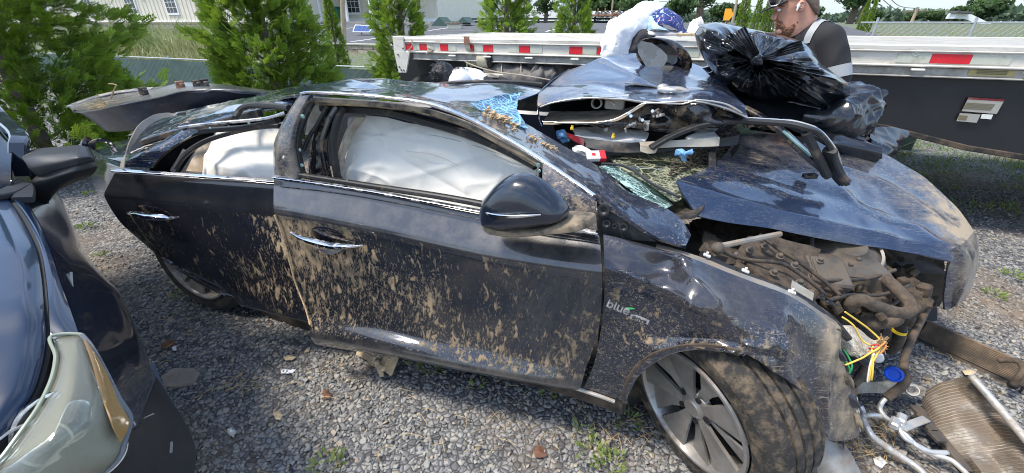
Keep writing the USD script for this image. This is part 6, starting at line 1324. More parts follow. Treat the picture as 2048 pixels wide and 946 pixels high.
put(sg, 'sunglasses_rim', tube([q(1537, -3, 3.343), q(1538, 6, 3.342), q(1542, 12.5, 3.345), q(1549, 12, 3.335), q(1557, 8, 3.33), q(1561, 0, 3.325), q(1561, -5, 3.325)], .004, 6, k=30), 'silver_scuff')
shirt = fuse([hull((q(1642, 76, 3.37), .098), (q(1590, 90, 3.64), .10), (q(1622, 152, 3.43), .172), (q(1598, 162, 3.6), .16), (q(1612, 62, 3.46), .075), (q(1584, 84, 3.44), .05)), hull((q(1622, 152, 3.43), .172), (q(1598, 162, 3.6), .16), (hip + [.02, -.08, .05], .165), (hip + [-.02, .08, .05], .165)),
              hull((q(1655, 80, 3.335), .094), (q(1668, 158, 3.27), .082)), hull((q(1594, 84, 3.72), .09), (q(1582, 160, 3.72), .078))], .018, 6)
v_ = np.array(shirt.vertices); v_ += shirt.vertex_normals * ((ridged(meshkit.noise(v_ * [9, 9, 4], 3)) ** 2 - .4) * .016)[:, None]
put(man, 'shirt', trimesh.Trimesh(v_, shirt.faces, process=False), 'shirt_black', smooth=True)
put(man, 'trousers', fuse([hull((hip, .17), (hip + E2 * .02 - Z * .1, .165))] + [hull((hip + E2 * s * .1, .125), (car(.80, 3.52 + s * .12, .5), .085)) + hull((car(.80, 3.52 + s * .12, .5), .085), (car(.82, 3.52 + s * .12, .14), .07)) for s in (-1, 1)], .03, 3), 'cloth_dark', smooth=True)
for s in (-1, 1): put(man, 'boot', fuse([hull((car(.84, 3.52 + s * .12, .06), .06), (car(.64, 3.52 + s * .13, .045), .045)), hull((car(.83, 3.52 + s * .12, .06), .06), (car(.83, 3.52 + s * .12, .16), .06))], .02, 3), 'cap_black', smooth=True)
def wrapband(pts, w, name='reflective_stripe'):
    """A flat band laid on the shirt: its points are pushed out to the cloth along the line of their normals."""
    sm = trimesh.Trimesh(v_, shirt.faces, process=False); P = curve(np.array([at(*p) for p in pts]), 40); T = np.gradient(P, axis=0); T /= np.linalg.norm(T, axis=1, keepdims=True)
    A_ = np.zeros((5, len(P), 3))
    from scipy.spatial import cKDTree
    tr = cKDTree(np.array(sm.vertices)); vn = sm.vertex_normals
    for i, o in enumerate(np.linspace(-.5, .5, 5)):
        for j in range(len(P)):
            dd, ii = tr.query(P[j]); nn = vn[ii]; side = unit(np.cross(T[j], nn)); p = P[j] + side * o * w
            dd, ii = tr.query(p, k=6); A_[i, j] = (lambda c, n: p + n * ((c - p) @ n + .007))(np.array(sm.vertices)[ii].mean(0), unit(vn[ii].mean(0)))
    return put(man, name, Sheet(A_, .002), 'reflect_grey')
wrapband([(1602, 86, 3.26), (1612, 74, 3.29), (1626, 60, 3.32), (1645, 48, 3.38), (1662, 52, 3.40), (1680, 62, 3.40)], .045)
slv = trimesh.Trimesh(v_, shirt.faces, process=False)
put(man, 'sleeve_band', lathe([(.088, -.035), (.091, -.035), (.093, .035), (.090, .035)], q(1667, 147, 3.275), unit(sh_l - el), 32, closed=True), 'reflect_grey')

# the second man bends over behind the wreck
m2 = thing('person', 'man with black hair in white shirt bending over behind the wreck roof', 'person', car(-1.6, 3.5, 0))
hd = at(887, 152, 3.42); bk = at(936, 158, 3.55)
hip2 = car(-.95, 3.52, .92)
hip2 = at(962, 185, 3.55)
b2 = [hull((hd, .088), (hd - Z * .07 - E1 * .02, .075)), hull((hd + E1 * .05 - Z * .03, .065), (at(912, 160, 3.48), .07)), hull((at(922, 162, 3.46), .075), (at(918, 168, 3.62), .075), (at(938, 164, 3.55), .08), (hip2, .12)),
      hull((at(918, 164, 3.36), .07), (at(900, 205, 3.34), .05)) + hull((at(900, 205, 3.34), .05), (at(870, 215, 3.3), .04)), hull((at(918, 164, 3.72), .07), (at(896, 205, 3.72), .05))]
hz = hip2.copy()
for s in (-1, 1): b2.append(hull((hz + E2 * s * .1, .11), (hz * [1, 1, 0] + E2 * s * .12 + Z * .48 - E1 * .08, .07)) + hull((hz * [1, 1, 0] + E2 * s * .12 + Z * .48 - E1 * .08, .07), (hz * [1, 1, 0] + E2 * s * .12 + Z * .06, .05)))
body2 = put(m2, 'body', fuse(b2, .018, 5), 'skin_tan', smooth=True)
put(body2, 'ear', lump(axes(E1), (.014, .01, .028), at(909, 152, 3.345), .002, 60, 2), 'skin', smooth=True)
hb = fuse([hull((at(886, 148, 3.41), .098), (at(880, 158, 3.42), .09), (at(896, 156, 3.44), .085))], .010, 3)
v2 = np.array(hb.vertices); v2 += hb.vertex_normals * ((ridged(meshkit.noise(v2 * [70, 70, 20], 5)) - .5) * .008 + (meshkit.fbm(v2 * 30, 2, 2) - .5) * .012)[:, None]
put(m2, 'hair', trimesh.Trimesh(v2, hb.faces, process=False), 'hair_black', smooth=True)
rng = np.random.default_rng(2); tuft = []
for _ in range(70):
    d = unit(rng.normal(0, 1, 3) * [1, 1, .8] + [0, -.2, .8]); p = at(885, 147, 3.41) + d * .092; tuft.append(tube([p, p + d * .012 - E1 * .006, p + d * .016 - E1 * .02 - Z * .004], [.003, .002, .0006], 4, k=5))
put(m2, 'hair_strands', cat(*tuft), 'hair_black', kind='stuff')
s2 = fuse([hull((at(922, 160, 3.45), .098), (at(918, 168, 3.62), .10), (at(936, 160, 3.56), .10), (at(950, 166, 3.55), .11), (hip2 + Z * .0, .14)), hull((at(920, 163, 3.36), .088), (at(906, 190, 3.34), .08)), hull((at(918, 164, 3.72), .085), (at(902, 190, 3.72), .08))], .02, 6)
v2 = np.array(s2.vertices); v2 += s2.vertex_normals * ((ridged(meshkit.noise(v2 * [6, 6, 6], 3)) ** 2 - .4) * .012)[:, None]
ws = put(m2, 'shirt', trimesh.Trimesh(v2, s2.faces, process=False), 'shirt_white', 'white shirt with black lettering', smooth=True)
tm_ = text('RZSV', .03, (0, 0, 0), (1, 0, 0), (0, 1, 0), .002, True)
tv = np.array(tm_.vertices); w_ = tv[:, 0].max()
from scipy.spatial import cKDTree
kt = cKDTree(v2); sn = trimesh.Trimesh(v2, s2.faces, process=False).vertex_normals
o_ = at(908, 145, 3.40); e_ = at(936, 143, 3.44); uy_ = unit(Z + E2 * .9)
tp = o_ + (e_ - o_) * (tv[:, :1] / w_) + uy_ * tv[:, 1:2]
dd, ii = kt.query(tp, k=8); c_ = v2[ii].mean(1); n_s = sn[ii].mean(1); n_s /= np.linalg.norm(n_s, axis=1, keepdims=True)
tp = tp + n_s * (((c_ - tp) * n_s).sum(1, keepdims=True) + .008 + tv[:, 2:])
put(ws, 'shirt_lettering', trimesh.Trimesh(tp, tm_.faces, process=False), 'ink')
put(m2, 'trousers', fuse([hull((hz, .15), (hz - Z * .1, .15))] + [hull((hz + E2 * s * .1, .125), (hz * [1, 1, 0] + E2 * s * .12 + Z * .48 - E1 * .08, .085)) + hull((hz * [1, 1, 0] + E2 * s * .12 + Z * .48 - E1 * .08, .085), (hz * [1, 1, 0] + E2 * s * .12 + Z * .12, .07)) for s in (-1, 1)], .03, 3), 'cloth_dark', smooth=True)

# ------------------------------------------------------------------ the dark blue car in the left foreground
BC = thing('blue_car', 'dark blue car with hazy headlight and black mirror at left foreground', 'car', blu(.2, -.9, 0))
def zpanel(rows, n=40, m=40, **kw): return panel([[(*p, 'z') if len(p) == 3 else p for p in r] for r in rows], n, m, **kw)
gap = [(8, 384, 1.0), (32, 414, .985), (55, 452, .965), (77, 500, .945), (88, 560, .92), (93, 621, .90), (96, 672, .875), (88, 733, .855), (61, 803, .835), (0, 888, .81), (-60, 950, .79)]
hood_rows = [[(u - du, v + dv * (1 if i < 6 else .3), z + dz) for du, dv, dz in ((5, 0, 0), (40, -4, .018), (120, -14, .03), (300, -30, .04), (620, -50, .03))] for i, (u, v, z) in enumerate(gap)]
put(BC, 'bonnet', zpanel(hood_rows, 60, 30, thick=.01, fine=.0003), 'blue_paint', 'dark blue bonnet')
put(BC, 'bonnet_gap', strip([at(u, v, z - .012, 'z') for u, v, z in gap], .018, .02, k=60), 'under_black')
out = [(40, 388, .975), (62, 420, .962), (80, 452, .95), (102, 505, .93), (119, 560, .908), (138, 612, .885), (157, 667, .865)]
inn = [(14, 384, 1.0), (38, 414, .983), (61, 452, .963), (82, 500, .943), (93, 560, .918), (98, 621, .897), (101, 670, .872)]
put(BC, 'wing_top', zpanel([[i, ((i[0] + o[0]) / 2, (i[1] + o[1]) / 2, (i[2] + o[2]) / 2 + .004), o] for i, o in zip(inn, out)], 40, 8, thick=.01), 'blue_paint')
s1 = [(38, 380, .975), (64, 420, .955), (82, 452, .943), (104, 505, .922), (121, 560, .90), (140, 612, .877), (159, 667, .857), (185, 690, .84), (215, 744, .80), (262, 842, .735), (275, 850, .70)]
s3 = [(112, 380, .82), (135, 425, .78), (163, 493, .72), (188, 529, .70), (213, 558, .68), (238, 584, .655), (262, 633, .61), (280, 676, .57), (299, 719, .52), (306, 738, .50), (312, 752, .485)]
s2_ = [tuple(a * .45 + b * .55 if k < 2 else a * .55 + b * .45 for k, (a, b) in enumerate(zip(p, r))) for p, r in zip(s1, s3)]
s4 = [(u - 16, v + 6, z - .16) for u, v, z in s3]
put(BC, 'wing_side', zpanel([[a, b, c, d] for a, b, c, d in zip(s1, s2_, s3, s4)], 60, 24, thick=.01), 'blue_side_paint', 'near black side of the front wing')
hl = zpanel([
    [(103, 673, .872), (122, 668, .872), (145, 668, .87), (164, 670, .865)],
    [(111, 715, .858), (132, 712, .862), (160, 706, .858), (181, 690, .85)],
    [(97, 772, .842), (136, 766, .85), (180, 756, .838), (212, 744, .812)],
    [(61, 836, .828), (122, 826, .838), (192, 808, .815), (238, 796, .78)],
    [(10, 906, .81), (100, 886, .82), (190, 856, .79), (261, 842, .735)],
    [(-30, 950, .795), (80, 930, .79), (180, 905, .75), (246, 898, .70)],
    [(-60, 1000, .78), (60, 985, .74), (150, 965, .70), (213, 942, .66)]], 40, 30, thick=.004)
lamp = put(BC, 'headlight', hl, 'lens_clear', 'hazed headlight lens with amber corner')
put(lamp, 'lamp_bowl', zpanel([
    [(108, 690, .80), (135, 686, .80), (162, 690, .79)], [(112, 740, .77), (150, 736, .78), (196, 735, .76)], [(90, 800, .75), (150, 796, .76), (222, 800, .72)], [(20, 890, .73), (120, 870, .73), (236, 850, .68)], [(-40, 980, .70), (80, 940, .68), (205, 930, .62)]], 30, 30, thick=.004, dent=.006, dscale=9), 'lamp_inner')
for (u, v, z, rr_) in ((130, 850, .77, .07), (60, 905, .76, .055), (185, 905, .70, .05)):
    c = at(u, v, z, 'z'); put(lamp, 'lamp_reflector', lathe([(.012, -.05), (rr_ * .6, -.035), (rr_ * .9, -.005), (rr_, .012), (rr_ * 1.08, .012), (rr_ * 1.08, .0)], c, unit(B1 + .35 * Z + .3 * B2), 32), 'chrome'); put(lamp, 'bulb', lump(None, (.012, .012, .012), c - B1 * .02, 0, 1, 2), 'ear_white', smooth=True)
put(lamp, 'lamp_shade', cat(strip([at(20, 905, .765, 'z'), at(90, 850, .78, 'z'), at(150, 806, .785, 'z'), at(184, 800, .78, 'z')], .06, .02, k=16), strip([at(95, 960, .72, 'z'), at(160, 895, .74, 'z'), at(222, 846, .74, 'z')], .06, .02, k=16), strip([at(104, 800, .80, 'z'), at(140, 796, .805, 'z'), at(186, 796, .80, 'z')], .012, .01, k=12)), 'lamp_shade')
put(lamp, 'lamp_edge', strip([at(u, v, z + .004, 'z') for u, v, z in ((164, 669, .865), (136, 667, .871), (103, 672, .874), (111, 715, .86), (97, 772, .844), (61, 836, .83), (10, 906, .812), (-30, 950, .797))], .006, .006, k=50), 'lamp_edge')
put(lamp, 'corner_lamp', zpanel([
    [(166, 677, .868), (170, 679, .866), (175, 684, .862)], [(184, 722, .848), (194, 722, .842), (205, 730, .83)], [(203, 788, .815), (218, 786, .805), (234, 790, .785)], [(224, 842, .785), (240, 835, .768), (255, 830, .75)], [(243, 885, .73), (252, 868, .735), (261, 843, .738)]], 30, 10, thick=.003), 'amber', 'amber side lamp')
put(lamp, 'lamp_rim', strip([at(u, v, z + .003, 'z') for u, v, z in ((164, 670, .865), (181, 690, .85), (212, 744, .81), (238, 796, .775), (262, 842, .733), (246, 899, .698), (213, 942, .658))], .008, .01, k=40), 'lamp_shade')
bp = zpanel([
    [(262, 846, .725), (268, 840, .70), (278, 790, .60), (284, 744, .545), (312, 752, .485)],
    [(247, 902, .69), (268, 880, .64), (295, 835, .56), (318, 800, .50), (351, 813, .41)],
    [(214, 946, .65), (250, 930, .60), (290, 895, .52), (325, 860, .45), (375, 854, .35)],
    [(150, 1010, .62), (220, 985, .56), (285, 950, .47), (335, 910, .40), (392, 907, .30)],
    [(60, 1080, .60), (180, 1050, .52), (270, 1010, .42), (330, 975, .34), (385, 960, .26)]], 30, 30, thick=.01)
put(BC, 'bumper', bp, 'clean_black', 'dull black end of the front bumper')
put(BC, 'bumper_gap', strip([at(u, v, z + .003, 'z') for u, v, z in ((264, 850, .715), (272, 830, .67), (280, 780, .575), (285, 746, .54), (300, 722, .515))], .008, .012, k=24), 'chrome')
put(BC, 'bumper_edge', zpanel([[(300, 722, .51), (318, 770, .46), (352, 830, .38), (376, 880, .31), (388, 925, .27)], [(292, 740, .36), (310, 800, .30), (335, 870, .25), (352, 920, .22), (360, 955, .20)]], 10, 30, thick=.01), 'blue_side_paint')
for pts in ([(142, 545, .855), (143, 565, .85), (144, 582, .845)], [(288, 836, .575), (296, 832, .56), (306, 828, .55)], [(343, 884, .43), (342, 905, .425)]):
    put(BC, 'scratch', strip([at(u, v, z + .012, 'z') for u, v, z in pts], .006, .003, k=8), 'label_grey')
# its wheel, screen and mirror
put(BC, 'wheel', cat(lathe([(.18, 0), (.30, 0), (.335, -.02), (.335, -.20), (.30, -.22), (.18, -.22)], blu(-1.72, -.36, .335), B2, 48, closed=True), disc(.19, .02, blu(-1.72, -.40, .335), B2)), 'tyre_dark')
put(BC, 'underbody', box((2.6, 1.3, .3), blu(-2.6, -1.35, .45), [B1, B2, Z], .03), 'under_black')
put(BC, 'windscreen', zpanel([[(-300, 60, -.95, 'b'), (-150, 100, -.55, 'b'), (0, 240, -.36, 'b')], [(-300, 250, 1.15), (-130, 260, 1.13), (24, 302, 1.09)], [(-300, 420, 1.03), (-140, 410, 1.02), (22, 380, 1.0)]], 16, 20, thick=.005), 'dark_pane', 'windscreen')
put(BC, 'dashboard', zpanel([[(-300, 260, .98), (-130, 270, .97), (14, 312, .95)], [(-300, 420, .92), (-140, 410, .92), (16, 385, .92)]], 6, 8, thick=.01), 'under_black')
put(BC, 'windscreen_pillar', cat(strip([at(-150, 100, -.52, 'b'), at(-60, 172, -.41, 'b'), at(2, 238, -.34, 'b'), at(36, 292, -.288, 'b'), at(48, 352, 1.0, 'z')], .05, .03, k=20)), 'blue_side_paint')
put(BC, 'screen_seal', strip([at(-150, 405, 1.03, 'z'), at(-40, 396, 1.02, 'z'), at(20, 385, 1.0, 'z'), at(44, 372, 1.0, 'z'), at(46, 400, .985, 'z')], .05, .02, k=20), 'clean_black')
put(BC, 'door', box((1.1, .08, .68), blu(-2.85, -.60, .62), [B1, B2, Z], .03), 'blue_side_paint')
bmu = [[(42, 306, 1.52), (78, 297, 1.53), (118, 293, 1.54), (156, 290, 1.55), (172, 294, 1.55), (180, 303, 1.54)],
    [(46, 318, 1.45), (78, 310, 1.45), (118, 306, 1.46), (156, 302, 1.47), (176, 304, 1.49), (185, 312, 1.51)],
    [(58, 337, 1.42), (80, 333, 1.41), (118, 326, 1.415), (154, 317, 1.42), (178, 314, 1.45), (189, 320, 1.48)],
    [(72, 352, 1.43), (84, 352, 1.42), (118, 341, 1.42), (154, 331, 1.42), (178, 325, 1.45), (190, 323, 1.48)]]
ypanel = lambda rows, n, m, **kw: panel([[(*p, 'y') for p in r] for r in rows], n, m, **kw)
bml = [
    [(57, 364, 1.425), (84, 362, 1.412), (118, 352, 1.412), (154, 342, 1.42), (180, 335, 1.45), (193, 331, 1.48)],
    [(46, 378, 1.44), (78, 376, 1.42), (112, 366, 1.43), (150, 355, 1.445), (180, 345, 1.475), (193, 339, 1.50)],
    [(44, 393, 1.46), (74, 392, 1.44), (104, 385, 1.45), (132, 370, 1.48), (162, 359, 1.51), (184, 350, 1.53)],
    [(56, 404, 1.50), (74, 411, 1.48), (91, 415, 1.48), (98, 394, 1.51), (132, 372, 1.54), (178, 353, 1.56)]]
bm = put(BC, 'door_mirror', ypanel(bmu[:3] + [[(u, v - 2, y) for u, v, y in bmu[3]], [(u, v + 1, y + .004) for u, v, y in bmu[3]]] + bml, 64, 40, thick=.02), 'clean_black', 'black door mirror')
put(bm, 'mirror_back', ypanel([[(48, 312, 1.54), (118, 298, 1.56), (176, 300, 1.57)], [(60, 356, 1.56), (118, 340, 1.6), (186, 326, 1.6)], [(60, 400, 1.52), (100, 380, 1.56), (180, 348, 1.6)]], 12, 20, thick=.01), 'clean_black')
# ------------------------------------------------------------------ hedge of conical evergreens
def spray(r, L, tint):
    """One flat scale-leaved spray: a stem and side twigs set with narrow leaflets."""
    V, F, C = [], [], []
    def leaf(a, b, w, t):
        d = b - a; n = np.array([-d[1], d[0], 0]); n /= max(np.linalg.norm(n), 1e-9); k = len(V)
        V.extend([a, a + d * .45 + n * w + [0, 0, .01], b, a + d * .45 - n * w + [0, 0, .01]]); F.extend([(k, k + 1, k + 2), (k, k + 2, k + 3)]); C.extend([t, t + .05, t + .2, t + .05])
    leaf(np.zeros(3), np.array([L, 0, -.08 * L]), .03, tint)
    for i in range(6):
        x = L * (.15 + .13 * i); ln = L * (.48 - .055 * i) * r.uniform(.8, 1.15)
        for s in (-1, 1):
            a = np.array([x, 0, -.08 * x]); dr = np.array([.72, s * .68, r.normal(-.05, .15)]); b = a + dr * ln
            leaf(a, b, .046, tint + r.uniform(-.05, .1))
            leaf(a + dr * ln * .45, a + dr * ln * .45 + np.array([.9, s * .15, r.normal(0, .1)]) * ln * .42, .034, tint + .08)
    return np.array(V), np.array(F), np.array(C)
def conifer(seed, h=4.2, rad=1.0, n=2600, L=.26, dense=1.0):
    r = np.random.default_rng(seed); protos = [spray(r, 1.0, 0) for _ in range(5)]
    V, F, C, k = [], [], [], 0
    for i in range(n):
        t = r.random() ** 1.05; z = .12 + t * (h - .15); az = r.uniform(0, 2 * np.pi)
        lobes = .80 + .22 * np.sin(az * 3 + z * 2.1 + seed) + .16 * np.sin(az * 5 - z * 5.3) + .12 * np.sin(z * 9 + az * 2)
        R = rad * (1 - (z / h) ** 1.35) ** .85 * (.55 + .45 * min(1, z / .5)) * lobes + .04
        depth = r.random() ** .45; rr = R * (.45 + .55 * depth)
        p = np.array([np.cos(az) * rr, np.sin(az) * rr, z + .04 * r.normal()])
        d = np.array([np.cos(az), np.sin(az), r.uniform(-.1, .95) + .5 * t]) + r.normal(0, .3, 3); d /= np.linalg.norm(d)
        u = np.cross(d, r.normal(0, 1, 3)); u /= np.linalg.norm(u); w = np.cross(d, u)
        pv, pf, pc = protos[i % 5]; s = L * r.uniform(.6, 1.15) * (1.15 - .4 * t)
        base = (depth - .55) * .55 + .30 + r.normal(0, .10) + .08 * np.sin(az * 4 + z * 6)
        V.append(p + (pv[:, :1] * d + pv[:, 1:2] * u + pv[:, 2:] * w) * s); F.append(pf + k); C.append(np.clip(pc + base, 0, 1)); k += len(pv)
    return np.vstack(V), np.vstack(F), np.concatenate(C)
def conifer_thing(seed, loc, label, h, rad, n, L, name='evergreen_tree', group=None):
    t = thing(name, label, 'tree', loc, group)
    v, f, c = conifer(seed, h, rad, n, L)
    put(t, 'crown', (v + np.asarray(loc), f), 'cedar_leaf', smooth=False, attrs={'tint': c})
    put(t, 'trunk', cat(tube([np.add(loc, (0, 0, -.1)), np.add(loc, (.02, .01, h * .5)), np.add(loc, (0, 0, h * .9))], [.075, .05, .015], 10), *[tube([np.add(loc, (0, 0, z)), np.add(loc, (np.cos(a) * rad * .5, np.sin(a) * rad * .5, z + .25))], [.018, .006], 5, lin=True) for a, z in zip(np.arange(24) * 2.4, np.linspace(.3, h * .8, 24))]), 'bark')
    return t
def ground_at(p): return np.array([p[0], p[1], float(ground_z(np.array([p[0], p[1], 0])))])
def onl(u, y, v=200):                                            # plan position along a sight line at distance y
    p = at(u, v, y, 'y'); return ground_at(p)
big = conifer_thing(3, onl(40, 4.7), 'biggest bright evergreen tree at far left behind the cars', 4.8, 1.12, 9500, .19)
t2 = conifer_thing(11, onl(556, 5.7), 'bushy bright evergreen tree behind the boot lid and roof', 3.5, .76, 6000, .18)
t3 = conifer_thing(19, onl(815, 7.4), 'evergreen tree at the left end of the trailer', 3.2, .48, 2600, .17)
t4 = conifer_thing(29, onl(1012, 9.2), 'wide evergreen tree behind the left part of the trailer', 3.0, .64, 2400, .19)
t5 = copy_of(t4, onl(1140, 11.4), 140, (.8, .8, .95), 'evergreen tree just left of the white sheet')
t6 = copy_of(t3, onl(690, 9.6), 70, (.5, .5, .62), 'small evergreen between the two bushy trees')
for i, (u, y, hh, lab) in enumerate(((1449, 13, .64, 'pointed young evergreen left of the orange arrow sign'), (1474, 15, .50, 'slim young evergreen right of the orange arrow sign'), (1491, 16, .44, 'small slim evergreen behind the sack, second from the arrow sign'), (1505, 16, .42, 'small slim evergreen nearest the cap of the man'), (1672, 17, .42, 'small slim evergreen beyond the shoulder of the man'), (1685, 18, .42, 'small slim evergreen right of the shoulder of the man'))):
    copy_of(t3, onl(u, y), 50 * i, (hh * .62, hh * .62, hh * .95), lab, 'young evergreens beyond the trailer')

# green windscreen fence behind the hedge
FN = thing('screen_fence', 'chain link fence with dark green privacy screen behind the hedge', 'fence', onl(400, 7.0))
fa, fb = trl(-18.8, 6.9, 0), trl(3.0, 6.9, 0)
for a0 in np.arange(-18.8, .5, 2.4):
    P = np.array([[trl(a0 + s * 2.38, 6.9 + .025 * np.sin(s * np.pi * 3) * (1 - t), 0.02 + t * .70 - .02 * np.sin(s * np.pi) * t) for s in np.linspace(0, 1, 24)] for t in np.linspace(1, 0, 12)])
    put(FN, 'screen', Sheet(P, .002, dent=.01, dscale=5), 'screen_green')
    put(FN, 'fence_post', tube([trl(a0, 6.94, -.05), trl(a0, 6.94, .80)], .022, 10, lin=True), 'fence_wire')
    ws_ = []
    for k in range(16):
        s0 = a0 + k * .16
        ws_ += [beam(trl(s0, 6.868, .06), trl(min(s0 + .9, a0 + 2.39), 6.868, .06 + .66 * min(1, (a0 + 2.39 - s0) / .9)), .003, .003, TN), ]
    put(FN, 'mesh', cat(*ws_), 'screen_wire', kind='stuff')
put(FN, 'top_rail', tube([trl(-18.8, 6.94, .74), trl(.4, 6.94, .74)], .014, 8, lin=True), 'fence_wire')

# retaining wall of blocks, lot, tall grass
RW = thing('retaining_wall', 'low tan block retaining wall in front of the parking lot', 'wall', trl(-6, 11.8, .8))
rng = np.random.default_rng(12)
BM = []
for i, cc in enumerate(((.30, .25, .20), (.36, .31, .25), (.24, .20, .17))): mat(f'block_{"abc"[i]}', cc, .9, var=.3, vs=12, bump=.5, bs=40); BM.append(f'block_{"abc"[i]}')
for r_ in range(3):
    for k in range(64):
        a = -23.5 + k * .42 + (.21 if r_ % 2 else 0); d = rng.uniform(-.02, .02)
        put(RW, 'block', box((.405, .22, .115), trl(a, 11.8 + d, .55 + r_ * .12), [TD, TN, Z], .014), BM[rng.integers(3)])
put(RW, 'coping', box((27, .34, .05), trl(-10.2, 11.82, .88), [TD, TN, Z], .01), 'label_grey')
lotP = np.array([[trl(a, t, float(np.interp(t, [12.0, 13, 22, 27], [.885, .92, 1.42, 1.47]))) for a in np.linspace(-44, 5, 14)] for t in np.linspace(12.0, 27, 14)])
lot = put(None, 'parking_lot', Sheet(lotP, 0, toward=(0, 0, 900)), 'asphalt'); tag(lot, kind='structure')
def lot_z(t): return float(np.interp(t, [12.0, 13, 22, 27], [.885, .92, 1.42, 1.47])) + .006
ln_ = []
for a in np.arange(-35.4, 4.5, 2.7):
    ln_.append([(a, 12.6), (a, 15.2)]); ln_.append([(a, 17.6), (a, 20.2)])
ln_.append([(-32.7, 17.6), (-8.4, 17.6)])
for (a0, l0), (a1, l1) in ln_:
    d = unit(np.array([a1 - a0, l1 - l0])); nrm = np.array([-d[1], d[0]]) * .05
    P = np.array([[trl(a0 + (a1 - a0) * t + s * nrm[0], l0 + (l1 - l0) * t + s * nrm[1], lot_z(l0 + (l1 - l0) * t)) for s in (-1, 1)] for t in np.linspace(0, 1, 6)])
    o = put(None, 'parking_line', Sheet(P, 0, toward=(0, 0, 900)), 'line_white'); tag(o, kind='structure')

import functools
@functools.lru_cache(None)
def grass_clump(seed, n, h, spread, lean=.35, w=.010):
    r = np.random.default_rng(seed); V, F, C = [], [], []
    for i in range(n):
        b = np.r_[r.normal(0, spread, 2), 0]; L = h * r.uniform(.5, 1.1); d = np.r_[r.normal(0, lean, 2), 1]; d /= np.linalg.norm(d)
        s = np.cross(d, r.normal(0, 1, 3)); s /= np.linalg.norm(s); k = len(V); bend = np.r_[r.normal(0, .35, 2), -.25] * L * .5
        V += [b - s * w, b + s * w, b + d * L * .6 + s * w * .8, b + d * L * .6 - s * w * .8, b + d * L + bend]
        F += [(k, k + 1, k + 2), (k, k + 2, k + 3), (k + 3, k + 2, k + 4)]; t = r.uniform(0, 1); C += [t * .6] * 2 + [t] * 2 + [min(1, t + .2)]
    return np.array(V), np.array(F), np.array(C)
def clump_thing(seed, loc, label, cat_, n, h, spread, m='grass_leaf', name='grass_clump', lean=.35, w=.010, group=None):
    v, f, c = grass_clump(seed, n, h, spread, lean, w)
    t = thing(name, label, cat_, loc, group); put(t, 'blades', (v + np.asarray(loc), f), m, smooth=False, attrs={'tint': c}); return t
V_, F_, C_, k_ = [], [], [], 0
rng = np.random.default_rng(31)
for i in range(190):
    l_ = rng.uniform(7.6, 11.3); p = trl(rng.uniform(-21, -12.4) * (l_ / 9.0), l_, 0); p = ground_at(p)
    v, f, c = grass_clump(100 + i % 24, 60, (.6, .8, 1.0)[i % 3] * (1.3 if p @ TN > 8.6 else 1), .16, .22, .012)
    V_.append(v + p); F_.append(f + k_); C_.append(np.clip(c + (.35 if p @ TN < 9 else -.1), 0, 1)); k_ += len(v)
rd_ = put(None, 'tall_grass', (np.vstack(V_), np.vstack(F_)), 'reed_leaf', smooth=False, attrs={'tint': np.concatenate(C_)}); tag(rd_, 'tall green and yellow grass growing behind the screen fence', 'grass', kind='stuff')

# ------------------------------------------------------------------ buildings
def building(name, label, a0, a1, l0, l1, z0, h, mwall, mroof, ridge, wins, win=(.95, 1.75, .75), battens=True, rot=0, parent_dir=None, over=.5):
    """A low building whose long front faces the yard; a along the front, l away from it."""
    t = thing(name, label, 'building', trl((a0 + a1) / 2, l0, z0))
    put(t, 'wall', box((a1 - a0, l1 - l0, h), trl((a0 + a1) / 2, (l0 + l1) / 2, z0 + h / 2), [TD, TN, Z]), mwall)
    if battens:
        for a in np.arange(a0 + .2, a1, .42): put(t, 'batten', box((.05, .03, h - .1), trl(a, l0 - .015, z0 + h / 2), [TD, TN, Z]), mwall)
    put(t, 'base_trim', box((a1 - a0 + .02, .05, .18), trl((a0 + a1) / 2, l0 - .03, z0 + .09), [TD, TN, Z]), 'white_trim')
    for a in wins:
        w, hh, sill = win
        f = put(t, 'window', box((w + .22, .06, hh + .24), trl(a, l0 - .04, z0 + sill + hh / 2), [TD, TN, Z], .01), 'white_trim')
        for k in (0, 1):
            put(f, 'pane', box((w, .02, hh / 2 - .04), trl(a, l0 - .072, z0 + sill + hh * (.25 + .5 * k)), [TD, TN, Z]), 'window_glass')
        put(f, 'glazing_bars', cat(*[box((.022, .016, hh), trl(a + w * (j / 3 - .5), l0 - .085, z0 + sill + hh / 2), [TD, TN, Z]) for j in (1, 2)], *[box((w, .016, .022), trl(a, l0 - .086, z0 + sill + hh * j / 6), [TD, TN, Z]) for j in (1, 2, 4, 5)], box((w + .02, .022, .07), trl(a, l0 - .088, z0 + sill + hh / 2), [TD, TN, Z])), 'white_trim')
    lm = (l0 + l1) / 2
    prof_ = [(l0 - over, h - .02), (lm, h + ridge), (l1 + over, h - .02), (l1 + over, h + .10), (lm, h + ridge + .14), (l0 - over, h + .10)]
    put(t, 'roof', plate([(p[0] - l0, p[1]) for p in prof_], trl((a0 + a1) / 2, l0, z0), TN, Z, a1 - a0 + .8), mroof)
    put(t, 'gutter', box((a1 - a0 + .8, .10, .14), trl((a0 + a1) / 2, l0 - over - .03, z0 + h + .03), [TD, TN, Z], .02), 'white_trim')
    return t
ZL = 1.46
wz = lambda u, l, v=20: at(u, v, l, 't') @ TD
wb = building('white_building', 'long white board sided building with white framed windows at upper left', wz(-700, 21.5), wz(560, 21.5), 21.5, 31, ZL, 3.4, 'siding', 'metal_roof', 1.6, [wz(u, 21.5) for u in (-120, 90, 180, 266, 346, 417, 490)], (1.0, 1.95, .62))
put(wb, 'brick_base', box((wz(540, 21.5) - wz(-680, 21.5), .08, .1), trl((wz(540, 21.5) + wz(-680, 21.5)) / 2, 21.42, ZL + .02), [TD, TN, Z]), 'stone')
